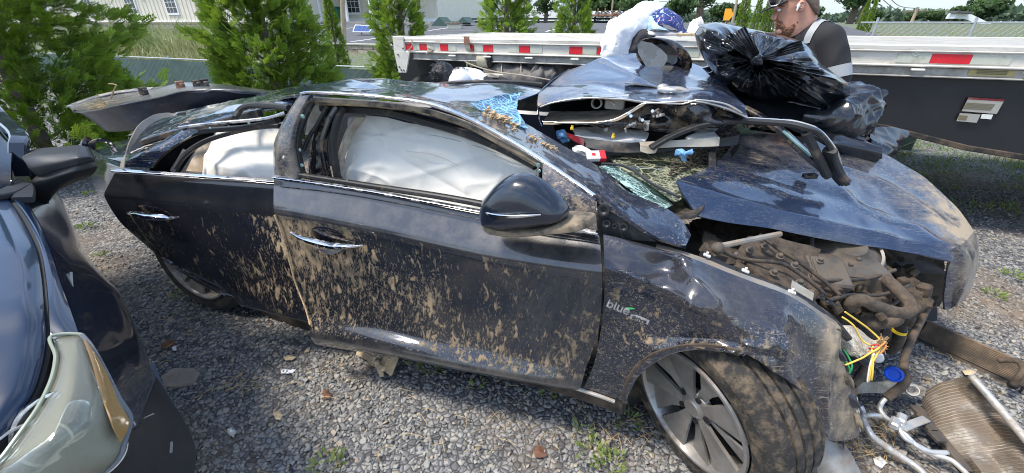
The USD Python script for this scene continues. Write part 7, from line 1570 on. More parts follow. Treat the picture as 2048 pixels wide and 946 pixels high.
for u in (290, 403):
    a = wz(u, 21.4); s = put(wb, 'parking_sign', box((.30, .02, .46), trl(a, 21.42, ZL + 1.72), [TD, TN, Z], .01), 'white_trim')
    put(s, 'sign_symbol', box((.22, .01, .24), trl(a, 21.404, ZL + 1.78), [TD, TN, Z]), 'sign_blue')
    c = trl(a, 21.396, ZL + 1.76)
    put(s, 'sign_figure', cat(lathe([(.045, -.002), (.06, -.002), (.06, .002), (.045, .002)], c - Z * .03, TN, 16, closed=True), disc(.018, .004, c + Z * .085, TN, 8), beam(c + Z * .06, c, .018, .004, TN), beam(c, c + TD * .06 - Z * .04, .018, .004, TN)), 'white_trim')
put(wb, 'downpipe', tube([trl(wz(392, 21.4), 21.42, ZL + .1), trl(wz(392, 21.4), 21.42, ZL + 3.3)], .05, 8, lin=True), 'siding')
pbd = building('porch_building', 'cream building with metal porch roof and white posts behind the hedge', wz(585, 27), wz(875, 27), 27, 37, ZL + .1, 2.75, 'siding', 'metal_roof', 2.3, [wz(u, 27) for u in (659, 709, 757, 800)], (.98, 2.05, .55), over=2.6)
for u in (640, 694, 743, 790):
    put(pbd, 'porch_post', box((.16, .16, 2.6), trl(at(u, 30, 24.7, 't') @ TD, 24.7, ZL + 1.3), [TD, TN, Z], .01), 'white_trim')
put(pbd, 'porch_floor', box((11.5, 2.4, .12), trl(wz(730, 25.8), 25.8, ZL + .04), [TD, TN, Z]), 'label_grey')
a = wz(686, 27); dr_ = put(pbd, 'door', box((1.0, .06, 2.0), trl(a, 26.96, ZL + 1.05), [TD, TN, Z], .01), 'door_brown'); put(dr_, 'handle', disc(.04, .06, trl(a + .38, 26.92, ZL + 1.0), -TN, 10), 'chrome')
for k in range(24): put(pbd, 'roof_seam', beam(trl(wz(585, 27) + k * .52, 24.38, ZL + 2.98), trl(wz(585, 27) + k * .52, 32.0, ZL + .1 + 2.75 + 2.3 + .16), .03, .04), 'metal_roof')
tag(put(None, 'wheelie_bin', cat(box((.5, .5, .8), trl(wz(668, 26), 26.2, ZL + .55), [TD, TN, Z], .05), box((.54, .56, .07), trl(wz(668, 26), 26.2, ZL + .98), [TD, TN, Z], .02)), 'bin_green'), 'small green bin on the porch by the brown door', 'bin')
rb = building('red_roof_building', 'large beige building with red roof far behind the hedge', wz(850, 62, 10), wz(930, 62, 10) + 1.5, 62, 74, 2.2, 6.0, 'siding_beige', 'roof_red', 3.2, [], battens=False)
for u, v in ((907, 10), (898, 24), (872, 12)):
    c = at(u, v, 61.93, 't'); f = put(rb, 'window', box((1.0, .1, 1.5), c, [TD, TN, Z], .02), 'white_trim'); put(f, 'pane', box((.7, .04, 1.15), c - TN * .07, [TD, TN, Z]), 'window_glass')
wing_ = building('annex_building', 'pale yellow annex with grey roof right of the red roofed building', wz(928, 58, 10), wz(975, 58, 10), 58, 66, 2.2, 4.6, 'siding', 'metal_roof', 1.6, [], battens=False)
fh = building('farm_house', 'white farmhouse with porch between two evergreens', wz(1043, 48, 20), wz(1120, 48, 20), 48, 55, 1.6, 4.2, 'white_trim', 'metal_roof', 2.2, [wz(1060, 48), wz(1072, 48)], (.9, 1.4, .9), battens=False)
put(fh, 'porch_roof', box((7, 2.2, .15), trl(wz(1068, 46), 46.6, 3.5), [TD, TN, Z]), 'metal_roof')
for u in (1052, 1062, 1074): put(fh, 'porch_post', box((.18, .18, 1.9), trl(wz(u, 45.7), 45.7, 2.5), [TD, TN, Z]), 'white_trim')
tag(put(None, 'white_trailer', cat(box((3.4, 2.2, 1.9), trl(wz(1095, 44), 44, 2.6), [TD, TN, Z], .05), box((3.0, .1, .3), trl(wz(1095, 44), 42.95, 1.75), [TD, TN, Z])), 'truck_white'), 'small white box trailer right of the farmhouse', 'trailer')

# sign written trailer, and the junk before it
SB = thing('lettered_trailer', 'white trailer with black lettering between evergreens and white sheet', 'trailer', trl(wz(1210, 34), 34, 1.5))
c0_, c1_ = at(1182, 24, 34, 't'), at(1224, 26, 34, 't'); aL, aR = c0_ @ TD, c1_ @ TD + .6
zt, zbm = at(1200, 22, 34, 't')[2], at(1200, 43, 34, 't')[2]
sbx = put(SB, 'body', box((aR - aL, 2.4, zt - zbm), trl((aL + aR) / 2, 35.2, (zt + zbm) / 2), [TD, TN, Z], .04), 'truck_white')
put(sbx, 'lettering', text('RESTON', .38, trl(at(1189, 34, 34, 't') @ TD, 33.97, at(1189, 34.5, 34, 't')[2]), TD, Z, .02, True, 2.35), 'ink')
put(sbx, 'small_lettering', cat(*[box((.09 + .05 * (k % 3), .015, .11), trl(at(1190, 38, 34, 't') @ TD + k * .2, 33.98, at(1190, 38.5, 34, 't')[2]), [TD, TN, Z]) for k in range(8)]), 'ink')
for a in (aL + .5, aR - .5): put(SB, 'wheel', disc(.35, .25, trl(a, 34.0, zbm - .25), TN, 20), 'tyre_dark')
put(SB, 'chassis', box((aR - aL, 2.0, .15), trl((aL + aR) / 2, 35.2, zbm - .08), [TD, TN, Z]), 'under_black')
rng = np.random.default_rng(44)
RP = thing('rusty_wagon', 'rusty brown flat wagon in front of the lettered trailer', 'wagon', trl(wz(1206, 30), 30, 1.5))
put(RP, 'bed', cat(box((2.4, 1.2, .12), trl(wz(1207, 30), 30, 1.9), [TD, TN, Z], .02), *[box((.06, .06, .4), trl(wz(1207, 30) - 1.1 + .44 * k, 29.4, 2.1), [TD, TN, Z]) for k in range(6)]), 'rust')
put(RP, 'wheels', cat(*[lathe([(.22, -.03), (.3, -.03), (.3, .03), (.22, .03)], trl(wz(1207, 30) + da, 29.4, 1.75), TN, 20, closed=True) for da in (-.9, .9)]), 'rust')

# rail fence, sign, shelters and small roadside things
RF = thing('rail_fence', 'black three rail field fence behind the trailer', 'fence', trl(-2, 24, 1.5))
for k in range(6):
    a = wz(925, 30) + k * 1.9; put(RF, 'fence_post', box((.12, .12, .9), trl(a, 30, 1.36), [TD, TN, Z], .01), 'fence_black')
    for z in (1.36, 1.54, 1.72):
        put(RF, 'fence_rail', box((1.92, .04, .10), trl(a + .95, 29.93, z), [TD, TN, Z], .004), 'fence_black')
SG = thing('roadside_sign', 'cream sign board with dark lettering above the trailer', 'sign', trl(wz(908, 19), 19, 1.4))
za, zb2 = at(908, 48, 19, 't')[2], at(908, 72, 19, 't')[2] - .3
a0, a1 = at(896, 60, 19, 't') @ TD, at(921, 60, 19, 't') @ TD
bdx = put(SG, 'board', box((a1 - a0, .12, za - zb2), trl((a0 + a1) / 2, 19, (za + zb2) / 2), [TD, TN, Z], .01), 'sign_cream')
put(SG, 'cap', box((a1 - a0 + .1, .3, .06), trl((a0 + a1) / 2, 19, za + .03), [TD, TN, Z], .01), 'wood_dark')
put(bdx, 'sign_lettering', cat(*[box((.035, .012, .07 - .02 * (k % 2)), trl(a0 + .22 + k * .04, 18.935, za - .26), [TD, TN, Z]) for k in range(9)], *[box((.022, .012, .12), trl(a0 + .24 + k * .05, 18.935, za - .42), [TD, TN, Z]) for k in range(7)], box((.02, .012, .14), trl(a0 + .10, 18.935, za - .40), [TD, TN, Z])), 'ink_brown')
for u, lab, w in ((885, 'blue grey peaked shelter roof left of the cream sign', .75), (932, 'blue grey post box on a post right of the cream sign', .32)):
    S_ = thing('shelter' if u < 900 else 'post_box', lab, 'shelter' if u < 900 else 'post box', trl(wz(u, 21), 21, 1.44)); a = wz(u, 21); zt = at(u, 34, 21, 't')[2]
    put(S_, 'roof', plate([(-w, 0), (w, 0), (0, w * .8)], trl(a, 21, zt - w * .8), TD, Z, .8), 'screen_green')
    put(S_, 'post', box((w * .8, .4, zt - w * .8 - 1.4), trl(a, 21, (zt - w * .8 + 1.4) / 2), [TD, TN, Z]), 'screen_green')
SP = thing('solar_panel', 'tilted blue solar panel on a pole by the utility pole', 'solar panel', trl(wz(722, 15), 15, 1.2))
P4 = [at(u, v, 15, 't') for u, v in ((701, 50), (736, 52.5), (739, 64), (706, 63.5))]
n_ = unit(np.cross(P4[1] - P4[0], P4[3] - P4[0])); P4[0] += TN * .3; P4[1] += TN * .3
sp_ = put(SP, 'panel', Sheet(refine([[P4[0], P4[1]], [P4[3], P4[2]]], 4, 4), .03), 'solar')
put(SP, 'panel_frame', cat(*[beam(P4[i], P4[(i + 1) % 4], .03, .03, n_) for i in range(4)]), 'white_trim')
for k in range(1, 4): put(sp_, 'cell_line', beam(P4[0] + (P4[1] - P4[0]) * k / 4 - TN * .02 + Z * .01, P4[3] + (P4[2] - P4[3]) * k / 4 - TN * .02 + Z * .01, .005, .006, n_), 'reflect_grey')
put(SP, 'pole', tube([trl(wz(721, 15.1, 62), 15.15, 1.0), trl(wz(721, 15.1, 62), 15.15, at(720, 58, 15.15, 't')[2])], .03, 8, lin=True), 'reflect_grey')
put(SP, 'control_box', box((.22, .12, .12), trl(wz(721, 15, 82), 15.05, at(720, 82, 15, 't')[2]), [TD, TN, Z], .01), 'label_grey')
def pole(label, u, v_top, u_b, v_b, l, r, arm=False):
    b, tp = at(u_b, v_b, l, 't'), at(u, v_top, l, 't'); d = unit(tp - b); b = b - d * 1.2
    t = thing('utility_pole', label, 'utility pole', b); tp = tp + d * (2.2 if v_top <= 0 else 0)
    put(t, 'pole', tube([b, (b + tp) / 2, tp], [r * 1.15, r, r * .85], 12), 'wood_pole')
    if arm: put(t, 'cross_arm', beam(tp - TD * 1.2 - d * .5, tp + TD * 1.2 - d * .4, .12, .12), 'wood_dark'); put(t, 'insulator', cat(*[lump(None, (.07, .07, .1), tp + TD * x - d * .35, 0, 1, 1) for x in (-1.0, -.4, .4, 1.0)]), 'label_grey')
    return tp
pole('brown wooden utility pole beside the solar panel', 685, 0, 689, 104, 11.9, .075)
tops = [pole('thin leaning utility pole above the sack', 1474, 0, 1468, 30, 60, .14), pole('leaning utility pole right of the man', 1735, 0, 1713, 56, 36, .16), pole('leaning utility pole with cross arm in the far trees', 1836, 14, 1825, 40, 70, .17, True)]
pole('far thin pole above the lettered trailer', 1226, 0, 1223, 28, 55, .09)
for lab, pts in (('sagging overhead wire across the sky', [(1300, 2, 62), (1390, 6, 61), (1474, 9, 60), (1560, 24, 58)]), ('overhead wire from the right hand pole', [(1650, -6, 40), (1690, 3, 38), (1731, 5, 36), (1748, 22, 30)]), ('upper overhead wire at right', [(1760, -6, 50), (1790, 18, 56), (1815, 32, 66)]), ('second overhead wire at right', [(1776, -8, 50), (1806, 14, 60), (1834, 16, 70)]), ('low overhead wire between the left poles', [(1400, 12, 60), (1474, 11, 60), (1500, 20, 60), (1540, 30, 58)])):
    tag(put(None, 'overhead_wire', tube([at(u, v, l, 't') for u, v, l in pts], .028, 5, k=24), 'fence_black'), lab, 'wire')
AS = thing('arrow_sign', 'bright orange road sign among the young evergreens', 'sign', at(1458, 40, 22, 't') * [1, 1, 0] + Z * 1.4)
c = at(1457, 29, 22, 't'); put(AS, 'sign_face', plate([(-.17, -.22), (.06, -.22), (.2, -.02), (.06, .22), (-.17, .22)], c, TD, Z, .02), 'arrow_orange'); put(AS, 'post', box((.06, .05, c[2] - 1.4), trl(c @ TD, 22.04, (c[2] + 1.4) / 2), [TD, TN, Z]), 'wood_dark')
# chain link fence at right, the leaning white structure
CF = thing('chain_link_fence', 'galvanised chain link fence beyond the right end of the trailer', 'fence', trl(10, 16, 1.2))
zt_ = at(1900, 45, 15, 't')[2]
for u in (1752, 1948, 2150):
    a = at(u, 50, 15, 't') @ TD; put(CF, 'fence_post', tube([trl(a, 15, 1.0), trl(a, 15, zt_ + .12)], .03, 8, lin=True), 'fence_wire')
a0, a1 = at(1720, 50, 15, 't') @ TD, at(2300, 50, 15, 't') @ TD
put(CF, 'top_rail', tube([trl(a0, 15, zt_), trl(a1, 15, zt_)], .018, 8, lin=True), 'fence_wire')
ms_ = []
hgt = zt_ - 1.0
for a in np.arange(a0, a1, .14):
    ms_ += [beam(trl(a, 15, 1.0), trl(a + hgt, 15.003, zt_), .006, .006, TN), beam(trl(a + hgt, 14.997, 1.0), trl(a, 15, zt_), .006, .006, TN)]
put(CF, 'mesh', cat(*ms_), 'fence_wire', kind='stuff')
WS = thing('white_conveyor', 'white hopper and sloping chute beyond the chain link fence', 'conveyor', trl(22, 40, 1.5))
hb_ = [at(u, v, 40, 't') for u, v in ((1899, 37), (1907, 25), (1927, 25), (1921, 38))]; o = hb_[0]
put(WS, 'hopper', plate([((p - o) @ TD, (p - o) @ Z) for p in hb_], o, TD, Z, 1.2), 'truck_white'); put(WS, 'hopper_lid', beam(at(1906, 24, 39.6, 't'), at(1935, 26, 39.6, 't'), 1.3, .12), 'asphalt')
ch_ = [at(u, v, 40, 't') for u, v in ((1924, 28), (1936, 29), (1984, 52), (1966, 54), (1922, 38))]; o = ch_[0]
put(WS, 'chute', plate([((p - o) @ TD, (p - o) @ Z) for p in ch_], o, TD, Z, .9), 'truck_white')
put(WS, 'support', cat(beam(at(1905, 38, 40, 't'), at(1888, 60, 40, 't'), .12, .12), beam(at(1925, 38, 40, 't'), at(1925, 60, 40, 't'), .12, .12)), 'wood_dark')

# far parked cars
def far_car(loc, label):
    t = thing('parked_car', label, 'car', loc); L = 4.4
    o = [(-2.2, .35), (2.2, .35), (2.25, .7), (1.3, .95), (.8, 1.4), (-1.0, 1.45), (-1.9, .98), (-2.25, .85)]
    put(t, 'body', plate(o, loc, TD, Z, 1.7), 'car_far'); put(t, 'window', plate([(1.15, .98), (.72, 1.34), (-.95, 1.38), (-1.6, .98)], np.add(loc, -TN * .86), TD, Z, .03), 'window_glass')
    for a in (-1.35, 1.4): put(t, 'wheel', disc(.32, .2, np.add(loc, TD * a - TN * .9 + Z * .32), TN, 20), 'tyre_dark')
far_car(trl(wz(906, 56, 30), 56, 1.5 + .0), 'left dark parked car before the red roofed building'); far_car(trl(wz(926, 56, 30), 56, 1.5), 'right dark parked car before the annex')

# ------------------------------------------------------------------ broadleaved trees of the far edge
def broad_tree(seed, loc, label, h, rad, n=2600, leaf=.28, name='broadleaf_tree', group=None):
    r = np.random.default_rng(seed); cl = []
    for _ in range(15):
        a = r.uniform(0, 2 * np.pi); q_ = r.random() ** .6; cl.append(np.array([np.cos(a) * q_ * rad * .72, np.sin(a) * q_ * rad * .72, h * r.uniform(.22, .86), rad * r.uniform(.3, .5)]))
    V, F, C, k = [], [], [], 0
    for i in range(n):
        c = cl[r.integers(len(cl))]; d = r.normal(0, 1, 3); d /= np.linalg.norm(d); d[2] = abs(d[2]) if r.random() < .6 else d[2]
        p = c[:3] + d * c[3] * r.uniform(.75, 1.08) * [1, 1, .8]; u = r.normal(0, 1, 3); u /= np.linalg.norm(u); w = np.cross(u, d + r.normal(0, .4, 3)); w /= max(np.linalg.norm(w), 1e-6); s = leaf * r.uniform(.5, 1.2)
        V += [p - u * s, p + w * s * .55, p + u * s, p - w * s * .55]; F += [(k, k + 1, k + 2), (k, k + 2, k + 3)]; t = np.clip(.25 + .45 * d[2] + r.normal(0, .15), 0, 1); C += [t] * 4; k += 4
    t = thing(name, label, 'tree', loc, group)
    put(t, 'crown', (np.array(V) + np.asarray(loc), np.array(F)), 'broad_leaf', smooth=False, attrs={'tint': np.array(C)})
    put(t, 'trunk', cat(tube([np.add(loc, (0, 0, -.2)), np.add(loc, (.1, 0, h * .35)), np.add(loc, (0, .1, h * .7))], [.22, .17, .06], 8), *[tube([np.add(loc, (0, 0, h * .3)), np.add(loc, c[:3])], [.08, .03], 5, lin=True) for c in cl[:8]]), 'bark')
    return t
TA = broad_tree(1, onl(1885, 62), 'round dark tree beyond the white conveyor', 2.9, 2.4)
TB = broad_tree(2, onl(1648, 30), 'grey green tree behind the head and shoulder of the man', 3.0, 1.15, 2000, .12)
TC = broad_tree(3, onl(1365, 26), 'thin pale tree behind the floral shirt', 2.4, .9, 700, .10)
def bt(src, u, y, rz, s, lab, g=None): copy_of(src, onl(u, y), rz, np.array(s if np.ndim(s) else (s,) * 3) * (.78 if u > 1280 else .95), lab, g)
bt(TA, 1855, 58, 60, (.8, .8, .8), 'dark rounded tree under the far pole with cross arm'); bt(TA, 1800, 70, 200, .7, 'low green tree between the right pole and the far pole')
bt(TA, 1762, 66, 10, .6, 'bush like tree just right of the leaning pole'); bt(TA, 1998, 66, 100, (1.0, 1.0, .62), 'dark tree at upper right beyond the chain link fence'); bt(TA, 2090, 90, 10, .8, 'far tree at the right edge of the picture')
bt(TB, 1532, 44, 100, (1.0, 1.0, .95), 'feathery tree between the sack and the brim of the cap'); bt(TA, 1416, 60, 290, .95, 'spreading tree behind the white bag'); bt(TA, 1500, 80, 40, 1.0, 'hazy tree behind the young evergreens')
bt(TA, 1330, 50, 20, (.9, .9, 1.3), 'tall tree above the white sheet'); bt(TB, 1250, 38, 250, (1.1, 1.1, 1.05), 'leafy tree right of the lettered trailer'); bt(TA, 1200, 75, 130, (2.0, 2.0, 1.9), 'big hazy tree above the lettered trailer')
bt(TB, 1085, 40, 10, .95, 'yellowish tree above the farmhouse porch'); bt(TA, 1150, 90, 10, 2.2, 'far tree behind the right hand evergreen'); bt(TA, 1010, 95, 80, 2.2, 'far tree behind the wide evergreen'); bt(TA, 1570, 70, 10, .9, 'far tree behind the cap of the man'); bt(TA, 1690, 80, 310, .8, 'far tree right of the man')
# distant wood closes the horizon
V_, F_, C_, k_ = [], [], [], 0
rng = np.random.default_rng(77)
for i in range(15000):
    az = rng.uniform(-1.0, 1.25); R = rng.uniform(125, 165); top = 1.0 + 2.8 * meshkit.noise(np.array([az * 14, 0, 0]), 3) * .6 + .9 * meshkit.noise(np.array([az * 50, 2, 0]), 4)
    z = top * rng.random() ** .6; p = np.array([np.sin(az) * R, np.cos(az) * R, 1.4 + z]); u = rng.normal(0, 1, 3); u /= np.linalg.norm(u); w = np.cross(u, rng.normal(0, 1, 3)); w /= np.linalg.norm(w); s = rng.uniform(.5, 1.1)
    V_ += [p - u * s, p + w * s * .6, p + u * s, p - w * s * .6]; F_ += [(k_, k_ + 1, k_ + 2), (k_, k_ + 2, k_ + 3)]; C_ += [float(np.clip(z / top * .6 + rng.normal(0, .1), 0, 1))] * 4; k_ += 4
tag(put(None, 'distant_wood', (np.array(V_), np.array(F_)), 'far_leaf', smooth=False, attrs={'tint': np.array(C_)}), 'far off wood along the horizon', 'wood', kind='stuff')
# scrub and dry grass along the right hand fence and beyond the trailer
V_, F_, C_, k_ = [], [], [], 0
for i in range(170):
    p = trl(rng.uniform(2, 24), rng.uniform(13.2, 19), 0); p = ground_at(p); v, f, c = grass_clump(900 + i % 24, 30, (.10, .16, .26)[i % 3], .3, .5, .012); V_.append(v + p); F_.append(f + k_); C_.append(np.clip(c * .8 + .15, 0, 1)); k_ += len(v)
tag(put(None, 'dry_grass', (np.vstack(V_), np.vstack(F_)), 'reed_leaf', smooth=False, attrs={'tint': np.concatenate(C_)}), 'dry grass and scrub along the chain link fence', 'grass', kind='stuff')
# short grass in front of and beneath the trailer
V_, F_, C_, k_ = [], [], [], 0
for i in range(240):
    a, l = rng.uniform(1.6, 8.5), np.clip(rng.normal(6.9, 1.1), 4.2, 10.5); p = trl(a, l, 0); p = ground_at(p); v, f, c = grass_clump(1500 + i % 24, 26, (.06, .09, .13)[i % 3], .10, .6, .004)
    V_.append(v + p); F_.append(f + k_); C_.append(np.clip(c * .7 + .1, 0, 1)); k_ += len(v)
tag(put(None, 'yard_grass', (np.vstack(V_), np.vstack(F_)), 'grass_leaf', smooth=False, attrs={'tint': np.concatenate(C_)}), 'sparse short grass growing through gravel under the trailer', 'grass', kind='stuff')

# ------------------------------------------------------------------ loose parts and litter on the gravel
RD = thing('radiator', 'narrow brown finned radiator lying on the gravel at right', 'radiator', at(1940, 700, .05, 'z') * [1, 1, 0])
A_, B_, D_ = at(1850, 640, .10, 'z'), at(2050, 727, .10, 'z'), at(1842, 663, .05, 'z')
ux = unit(B_ - A_); Lr = np.linalg.norm(B_ - A_) + .06; uyv = D_ - A_; uy = unit(uyv - ux * (uyv @ ux)); wr_ = .125; nr = unit(np.cross(ux, uy)); nr = nr if nr[2] > 0 else -nr
cR = A_ + ux * Lr / 2 + uy * wr_ / 2 - nr * .025
put(RD, 'core', box((Lr, wr_, .04), cR, [ux, uy, nr], .004), 'engine_dark')
for k in range(13): put(RD, 'fin_row', box((Lr - .03, .0052, .012), cR + uy * (-.052 + .0072 * k) + nr * .022, [ux, uy, nr], .001), 'fin_brown')
put(RD, 'side_channel', cat(box((Lr, .03, .05), cR + uy * (wr_ / 2 + .006) - nr * .002, [ux, uy, nr], .004), box((Lr, .014, .05), cR - uy * (wr_ / 2), [ux, uy, nr], .004)), 'fin_brown')
put(RD, 'end_tank', box((.05, .16, .07), cR + ux * (Lr / 2 + .0), [ux, uy, nr], .01), 'clean_black')
put(RD, 'radiator_pipe', tube([at(1996, 722, .13, 'z'), at(2018, 720, .15, 'z'), at(2038, 724, .16, 'z'), at(2046, 738, .15, 'z'), at(2036, 756, .12, 'z'), at(2026, 770, .08, 'z')], .012, 10, k=30), 'hose_mud', smooth=True)
put(RD, 'pipe_foot', lump(None, (.02, .02, .02), at(2026, 770, .05, 'z'), .002, 30, 2), 'clean_black')
CD = thing('condenser', 'bent silver brown condenser core with white pipes at bottom right', 'condenser', at(1950, 850, .1, 'z') * [1, 1, 0])
cs = zpanel([
    [(1846, 800, .03), (1856, 782, .07), (1880, 768, .115), (1912, 757, .155), (1942, 754, .23)],
    [(1850, 828, .03), (1864, 816, .07), (1896, 805, .11), (1935, 795, .15), (1974, 790, .22)],
    [(1866, 858, .03), (1882, 850, .06), (1916, 842, .10), (1964, 834, .115), (2010, 832, .155)],
    [(1893, 893, .03), (1912, 886, .055), (1950, 880, .09), (2000, 872, .11), (2050, 878, .20)],
    [(1930, 930, .02), (1950, 926, .06), (1990, 922, .07), (2040, 914, .14), (2095, 928, .15)],
    [(1950, 975, .02), (1975, 970, .05), (2020, 966, .06), (2080, 960, .12), (2150, 985, .18)]], 66, 40, thick=.012, dent=.010, dscale=9, seed=2, fine=.002)
MAT['fin_sheet'] = usdkit.material(stage, '/World/Looks/fin_sheet', {
    'g': ('geometry', {}), 'n': ('noise_texture', {'scale': 7.0, 'detail': 7.0, 'roughness': .65}), 'r': ('rgb_ramp', {'ramp': [(.30, (.46, .43, .39)), (.44, (.20, .165, .13)), (.60, (.17, .125, .085)), (.75, (.36, .26, .16))]}),
    'n2': ('noise_texture', {'scale': 220.0, 'detail': 2.0}), 'b': ('bump', {'strength': .4, 'distance': .004}), 'p': ('principled_bsdf', {'roughness': .62, 'metallic': .3})},
    [('g.position', 'n.vector'), ('n.fac', 'r.fac'), ('r.color', 'p.base_color'), ('g.position', 'n2.vector'), ('n2.fac', 'b.height'), ('b.normal', 'p.normal')], surface='p.BSDF')
core = put(CD, 'core', cs, 'fin_sheet')
for k in range(2, 64, 2):
    put(core, 'fin_line', tube(cs.P[k, 1:-1:2] + cs.N[k, 1:-1:2] * .001, .0011, 3, lin=True), 'fin_grey')
put(CD, 'header_pipe', tube([at(1942, 753, .24, 'z'), at(1975, 789, .23, 'z'), at(2011, 831, .22, 'z'), at(2052, 879, .21, 'z'), at(2100, 935, .2, 'z')], .013, 10, k=30), 'alu_pipe', 'pale header pipe', smooth=True)
put(CD, 'edge_channel', cat(strip([at(1832, 826, .07, 'z'), at(1856, 848, .06, 'z'), at(1878, 872, .05, 'z'), at(1905, 905, .04, 'z'), at(1936, 945, .03, 'z')], .035, .02, k=20), *[box((.04, .05, .018), at(1838 + 12 * i, 822 + 17 * i, .085, 'z'), axes(E1 + .3 * E2), .004) for i in range(4)]), 'engine_grey')
def apipe(pts, r, m='alu_pipe', name='pipe'): put(CD, name, tube([at(*p, 'z') for p in pts], r, 10, k=50), m, smooth=True)
apipe([(1720, 812, .14), (1725, 824, .13), (1726, 840, .12), (1740, 866, .10), (1768, 890, .08), (1800, 912, .06), (1828, 930, .05), (1850, 950, .05)], .012)
apipe([(1724, 832, .13), (1746, 830, .13), (1770, 836, .12), (1792, 852, .11), (1806, 872, .10), (1830, 888, .09), (1866, 904, .08), (1895, 905, .08)], .009)
apipe([(1772, 797, .17), (1762, 808, .15), (1761, 822, .14), (1770, 834, .13), (1790, 846, .12), (1806, 864, .10), (1832, 890, .09), (1870, 910, .07), (1905, 922, .07), (1934, 948, .07)], .009)
apipe([(1806, 744, .24), (1811, 760, .23), (1802, 774, .21), (1786, 786, .19), (1772, 797, .17)], .017, 'hose_mud', 'rubber_hose')
put(CD, 'pipe_bracket', cat(strip([at(1806, 856, .12, 'z'), at(1830, 846, .11, 'z'), at(1852, 838, .10, 'z')], .03, .008, k=10), box((.03, .05, .03), at(1789, 846, .13, 'z'), axes(E1 - .5 * E2), .006), box((.03, .05, .03), at(1802, 838, .13, 'z'), axes(E1 - .5 * E2), .006)), 'alu_pipe')
BC_ = thing('filler_cap', 'bright blue filler cap lying among the hoses', 'cap', at(1788, 748, .22, 'z'))
cc = at(1788, 748, .24, 'z'); dn = unit(np.array([-.75, -.55, .35])); put(BC_, 'cap', lathe([(0, .008), (.020, .008), (.024, .012), (.030, .010), (.031, -.002), (.026, -.008), (0, -.008)], cc, dn, 28), 'blue_cap', smooth=30)
put(BC_, 'cap_neck', lathe([(0, -.008), (.022, -.008), (.02, -.05), (0, -.05)], cc, dn, 20), 'hose_mud')
tag(put(None, 'white_cup', lathe([(0, .0), (.016, 0), (.022, .05), (.019, .05), (.014, .006), (0, .006)], at(1820, 778, .10, 'z'), unit(np.array([-.5, -.6, .5])), 20), 'white_plastic', smooth=30), 'small white plastic cup right of the blue cap', 'cup')
BB = panel([[(1702, 772, .12, 'z'), (1740, 764, .13, 'z'), (1800, 764, .13, 'z'), (1852, 776, .10, 'z')], [(1706, 790, .08, 'z'), (1745, 786, .09, 'z'), (1800, 788, .09, 'z'), (1848, 792, .06, 'z')]], 12, 30, thick=.02, dent=.008, dscale=20, seed=4)
tag(put(None, 'bumper_beam', BB, 'cut_fibre'), 'splintered cream bumper beam on the ground below the wires', 'bumper beam')
def lay(name, label, cat_, px, m, h=.012, th=.004, seed=0, z=.014):
    P = np.array([at(u, v, z, 'z') for u, v in px]); c = P.mean(0); rows = []
    for s in (1.0, .66, .33, .04): rows.append(np.vstack([c + (P - c) * s + Z * h * (1 - s), (c + (P[:1] - c) * s + Z * h * (1 - s))]))
    return tag(put(None, name, Sheet(refine(np.array(rows), 12, 36, (False, True)), th, dent=.006, dscale=30, seed=seed, toward=(0, 0, 50)), m), label, cat_)
wt = lay('plastic_tab', 'small white plastic tab with two holes on the gravel', 'tab', [(561, 740), (572, 737), (584, 741), (592, 738), (586, 745), (574, 747), (562, 746)], 'shirt_white', .006)
for u in (567, 574): put(wt, 'hole', disc(.004, .003, at(u, 742.5, .028, 'z'), Z, 10), 'ink')
lay('fallen_leaf', 'reddish brown leaf on the gravel below the front door', 'leaf', [(646, 776), (655, 779), (662, 790), (658, 798), (648, 796), (644, 786)], 'leaf_dry', .01, .002, 1)
lay('fallen_leaf', 'pair of dry brown leaves near the bottom edge left of the front wheel', 'leaf', [(1066, 902), (1076, 888), (1090, 897), (1094, 912), (1080, 916), (1070, 914)], 'leaf_dry', .012, .002, 2)
lay('fallen_leaf', 'curled brown leaf between the two cars', 'leaf', [(322, 688), (336, 678), (352, 680), (350, 690), (334, 696), (322, 696)], 'leaf_dry', .012, .002, 3)
lay('fallen_leaf', 'orange brown leaf on the gravel right of the radiator', 'leaf', [(1925, 742), (1940, 738), (1952, 744), (1946, 750), (1930, 750)], 'wood_chip', .01, .002, 4)
lay('flat_stone', 'flat tan slab of stone beside the blue car', 'stone', [(322, 752), (345, 737), (384, 735), (400, 744), (388, 764), (350, 772), (328, 772)], 'stone', .008, .02, 5)
lay('pale_stone', 'white pebble near the bottom left of the gravel', 'stone', [(454, 858), (464, 854), (473, 863), (466, 874), (457, 868)], 'white_plastic', .01, .01, 6)
lay('pale_stone', 'tan pebble right of the two white pebbles', 'stone', [(546, 826), (556, 822), (566, 830), (560, 840), (550, 838)], 'wood_chip', .01, .01, 7)
lay('pale_stone', 'small white chip beside the brown leaf between the cars', 'stone', [(344, 694), (352, 692), (352, 700), (345, 700)], 'shirt_white', .008, .006, 8)
lay('pale_stone', 'white pebble by the lower right pipes', 'stone', [(1746, 916), (1760, 912), (1774, 926), (1764, 936), (1750, 928)], 'white_plastic', .01, .01, 9)
lay('wood_splinter', 'tan splinter of wood under the front door', 'splinter', [(566, 714), (579, 710), (592, 714), (584, 720), (570, 720)], 'wood_chip', .006, .006, 10)
WD = thing('splintered_wood', 'torn splintered wood sticking out under the front door', 'wood', at(765, 735, 0, 'z'))
for k, (u0, v0, u1, v1, w) in enumerate(((775, 746, 790, 708, .05), (758, 742, 776, 712, .03), (736, 722, 768, 738, .02), (716, 704, 748, 720, .03), (764, 752, 752, 722, .02))):
    put(WD, 'splinter', beam(at(u0, v0, .03, 'z'), at(u1, v1, .12, 'z'), w, .012, unit(-E2 + Z)), 'wood_chip')
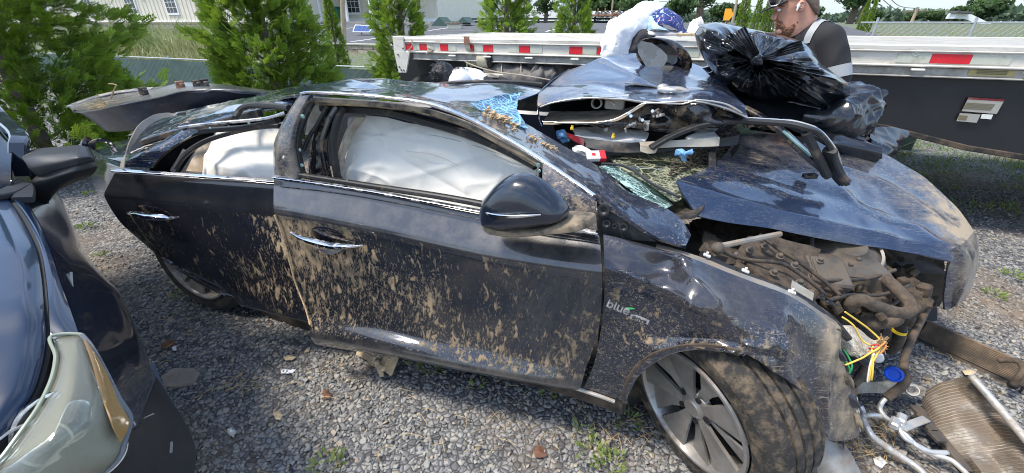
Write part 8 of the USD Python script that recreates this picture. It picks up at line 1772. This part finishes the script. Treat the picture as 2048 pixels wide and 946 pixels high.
# straw, weeds
rng = np.random.default_rng(66); st_ = []
for (u, v, n, s) in ((480, 770, 26, 26), (330, 650, 22, 36), (300, 700, 16, 36), (1270, 860, 16, 30), (1750, 860, 34, 36), (1720, 900, 30, 26), (1000, 800, 20, 90), (600, 880, 24, 160), (1180, 860, 20, 60), (1850, 730, 14, 50), (1260, 740, 14, 16), (950, 870, 20, 120)):
    for _ in range(n):
        c = at(u + rng.normal(0, s), v + rng.normal(0, s * .5), .022, 'z'); d = unit(np.r_[rng.normal(0, 1, 2), rng.normal(0, .12)]); L = rng.uniform(.02, .09)
        st_.append(tube([c - d * L / 2, c + Z * rng.uniform(0, .012), c + d * L / 2], .0013, 4, k=4))
tag(put(None, 'straw', cat(*st_), 'straw'), 'dry straw and twigs scattered over the gravel', 'straw', kind='stuff')
def weed(u, v, s, lab, seed):
    c = at(u, v, .012, 'z'); r = np.random.default_rng(seed); t = thing('weed', lab, 'weed', c)
    V, F, C, k = [], [], [], 0
    for i in range(int(90 * s)):
        az = r.uniform(0, 6.28); rr = .055 * s ** .5 * r.random() ** .6; p = c + [np.cos(az) * rr, np.sin(az) * rr, .005]; d = unit([np.cos(az) * .8, np.sin(az) * .8, r.uniform(.2, 1.2)]); L = r.uniform(.014, .034); w_ = unit(np.cross(d, r.normal(0, 1, 3)))
        st0 = p + d * r.uniform(0, .02)
        V += [st0, st0 + d * L * .5 + w_ * L * .24, st0 + d * L, st0 + d * L * .5 - w_ * L * .24]; F += [(k, k + 1, k + 2), (k, k + 2, k + 3)]; tt = r.uniform(.2, .8); C += [tt, tt, tt + .1, tt]; k += 4
    put(t, 'leaves', (np.array(V), np.array(F)), 'grass_leaf', smooth=False, attrs={'tint': np.array(C)})
for i, (u, v, s, lab) in enumerate(((862, 738, 1.2, 'green weed tuft under the middle of the front door'), (838, 730, .6, 'small weed left of the tuft under the front door'), (655, 932, 1.3, 'weed at the bottom edge left of centre'), (1186, 905, 1.3, 'weed cluster left of the front wheel'), (1222, 932, 1.4, 'weed by the bottom edge beside the front wheel'), (1168, 862, .6, 'tiny weed above the cluster beside the front wheel'), (1258, 845, .8, 'weed just behind the front wing'), (172, 455, 1.2, 'weed in the gravel behind the blue car mirror'), (178, 388, 1.0, 'weed under the black mirror'), (365, 590, .9, 'weed before the rear wheel'), (954, 776, .4, 'tiny sprig below the front door'), (1094, 788, .6, 'small weed below the rear edge of the wing'), (1988, 592, 1.0, 'weed on the gravel right of the bonnet nose'), (2022, 552, 1.0, 'weed at the right edge of the gravel'), (204, 512, .8, 'pale weed beside the blue car wing'))):
    weed(u, v, s * .55, lab, i)
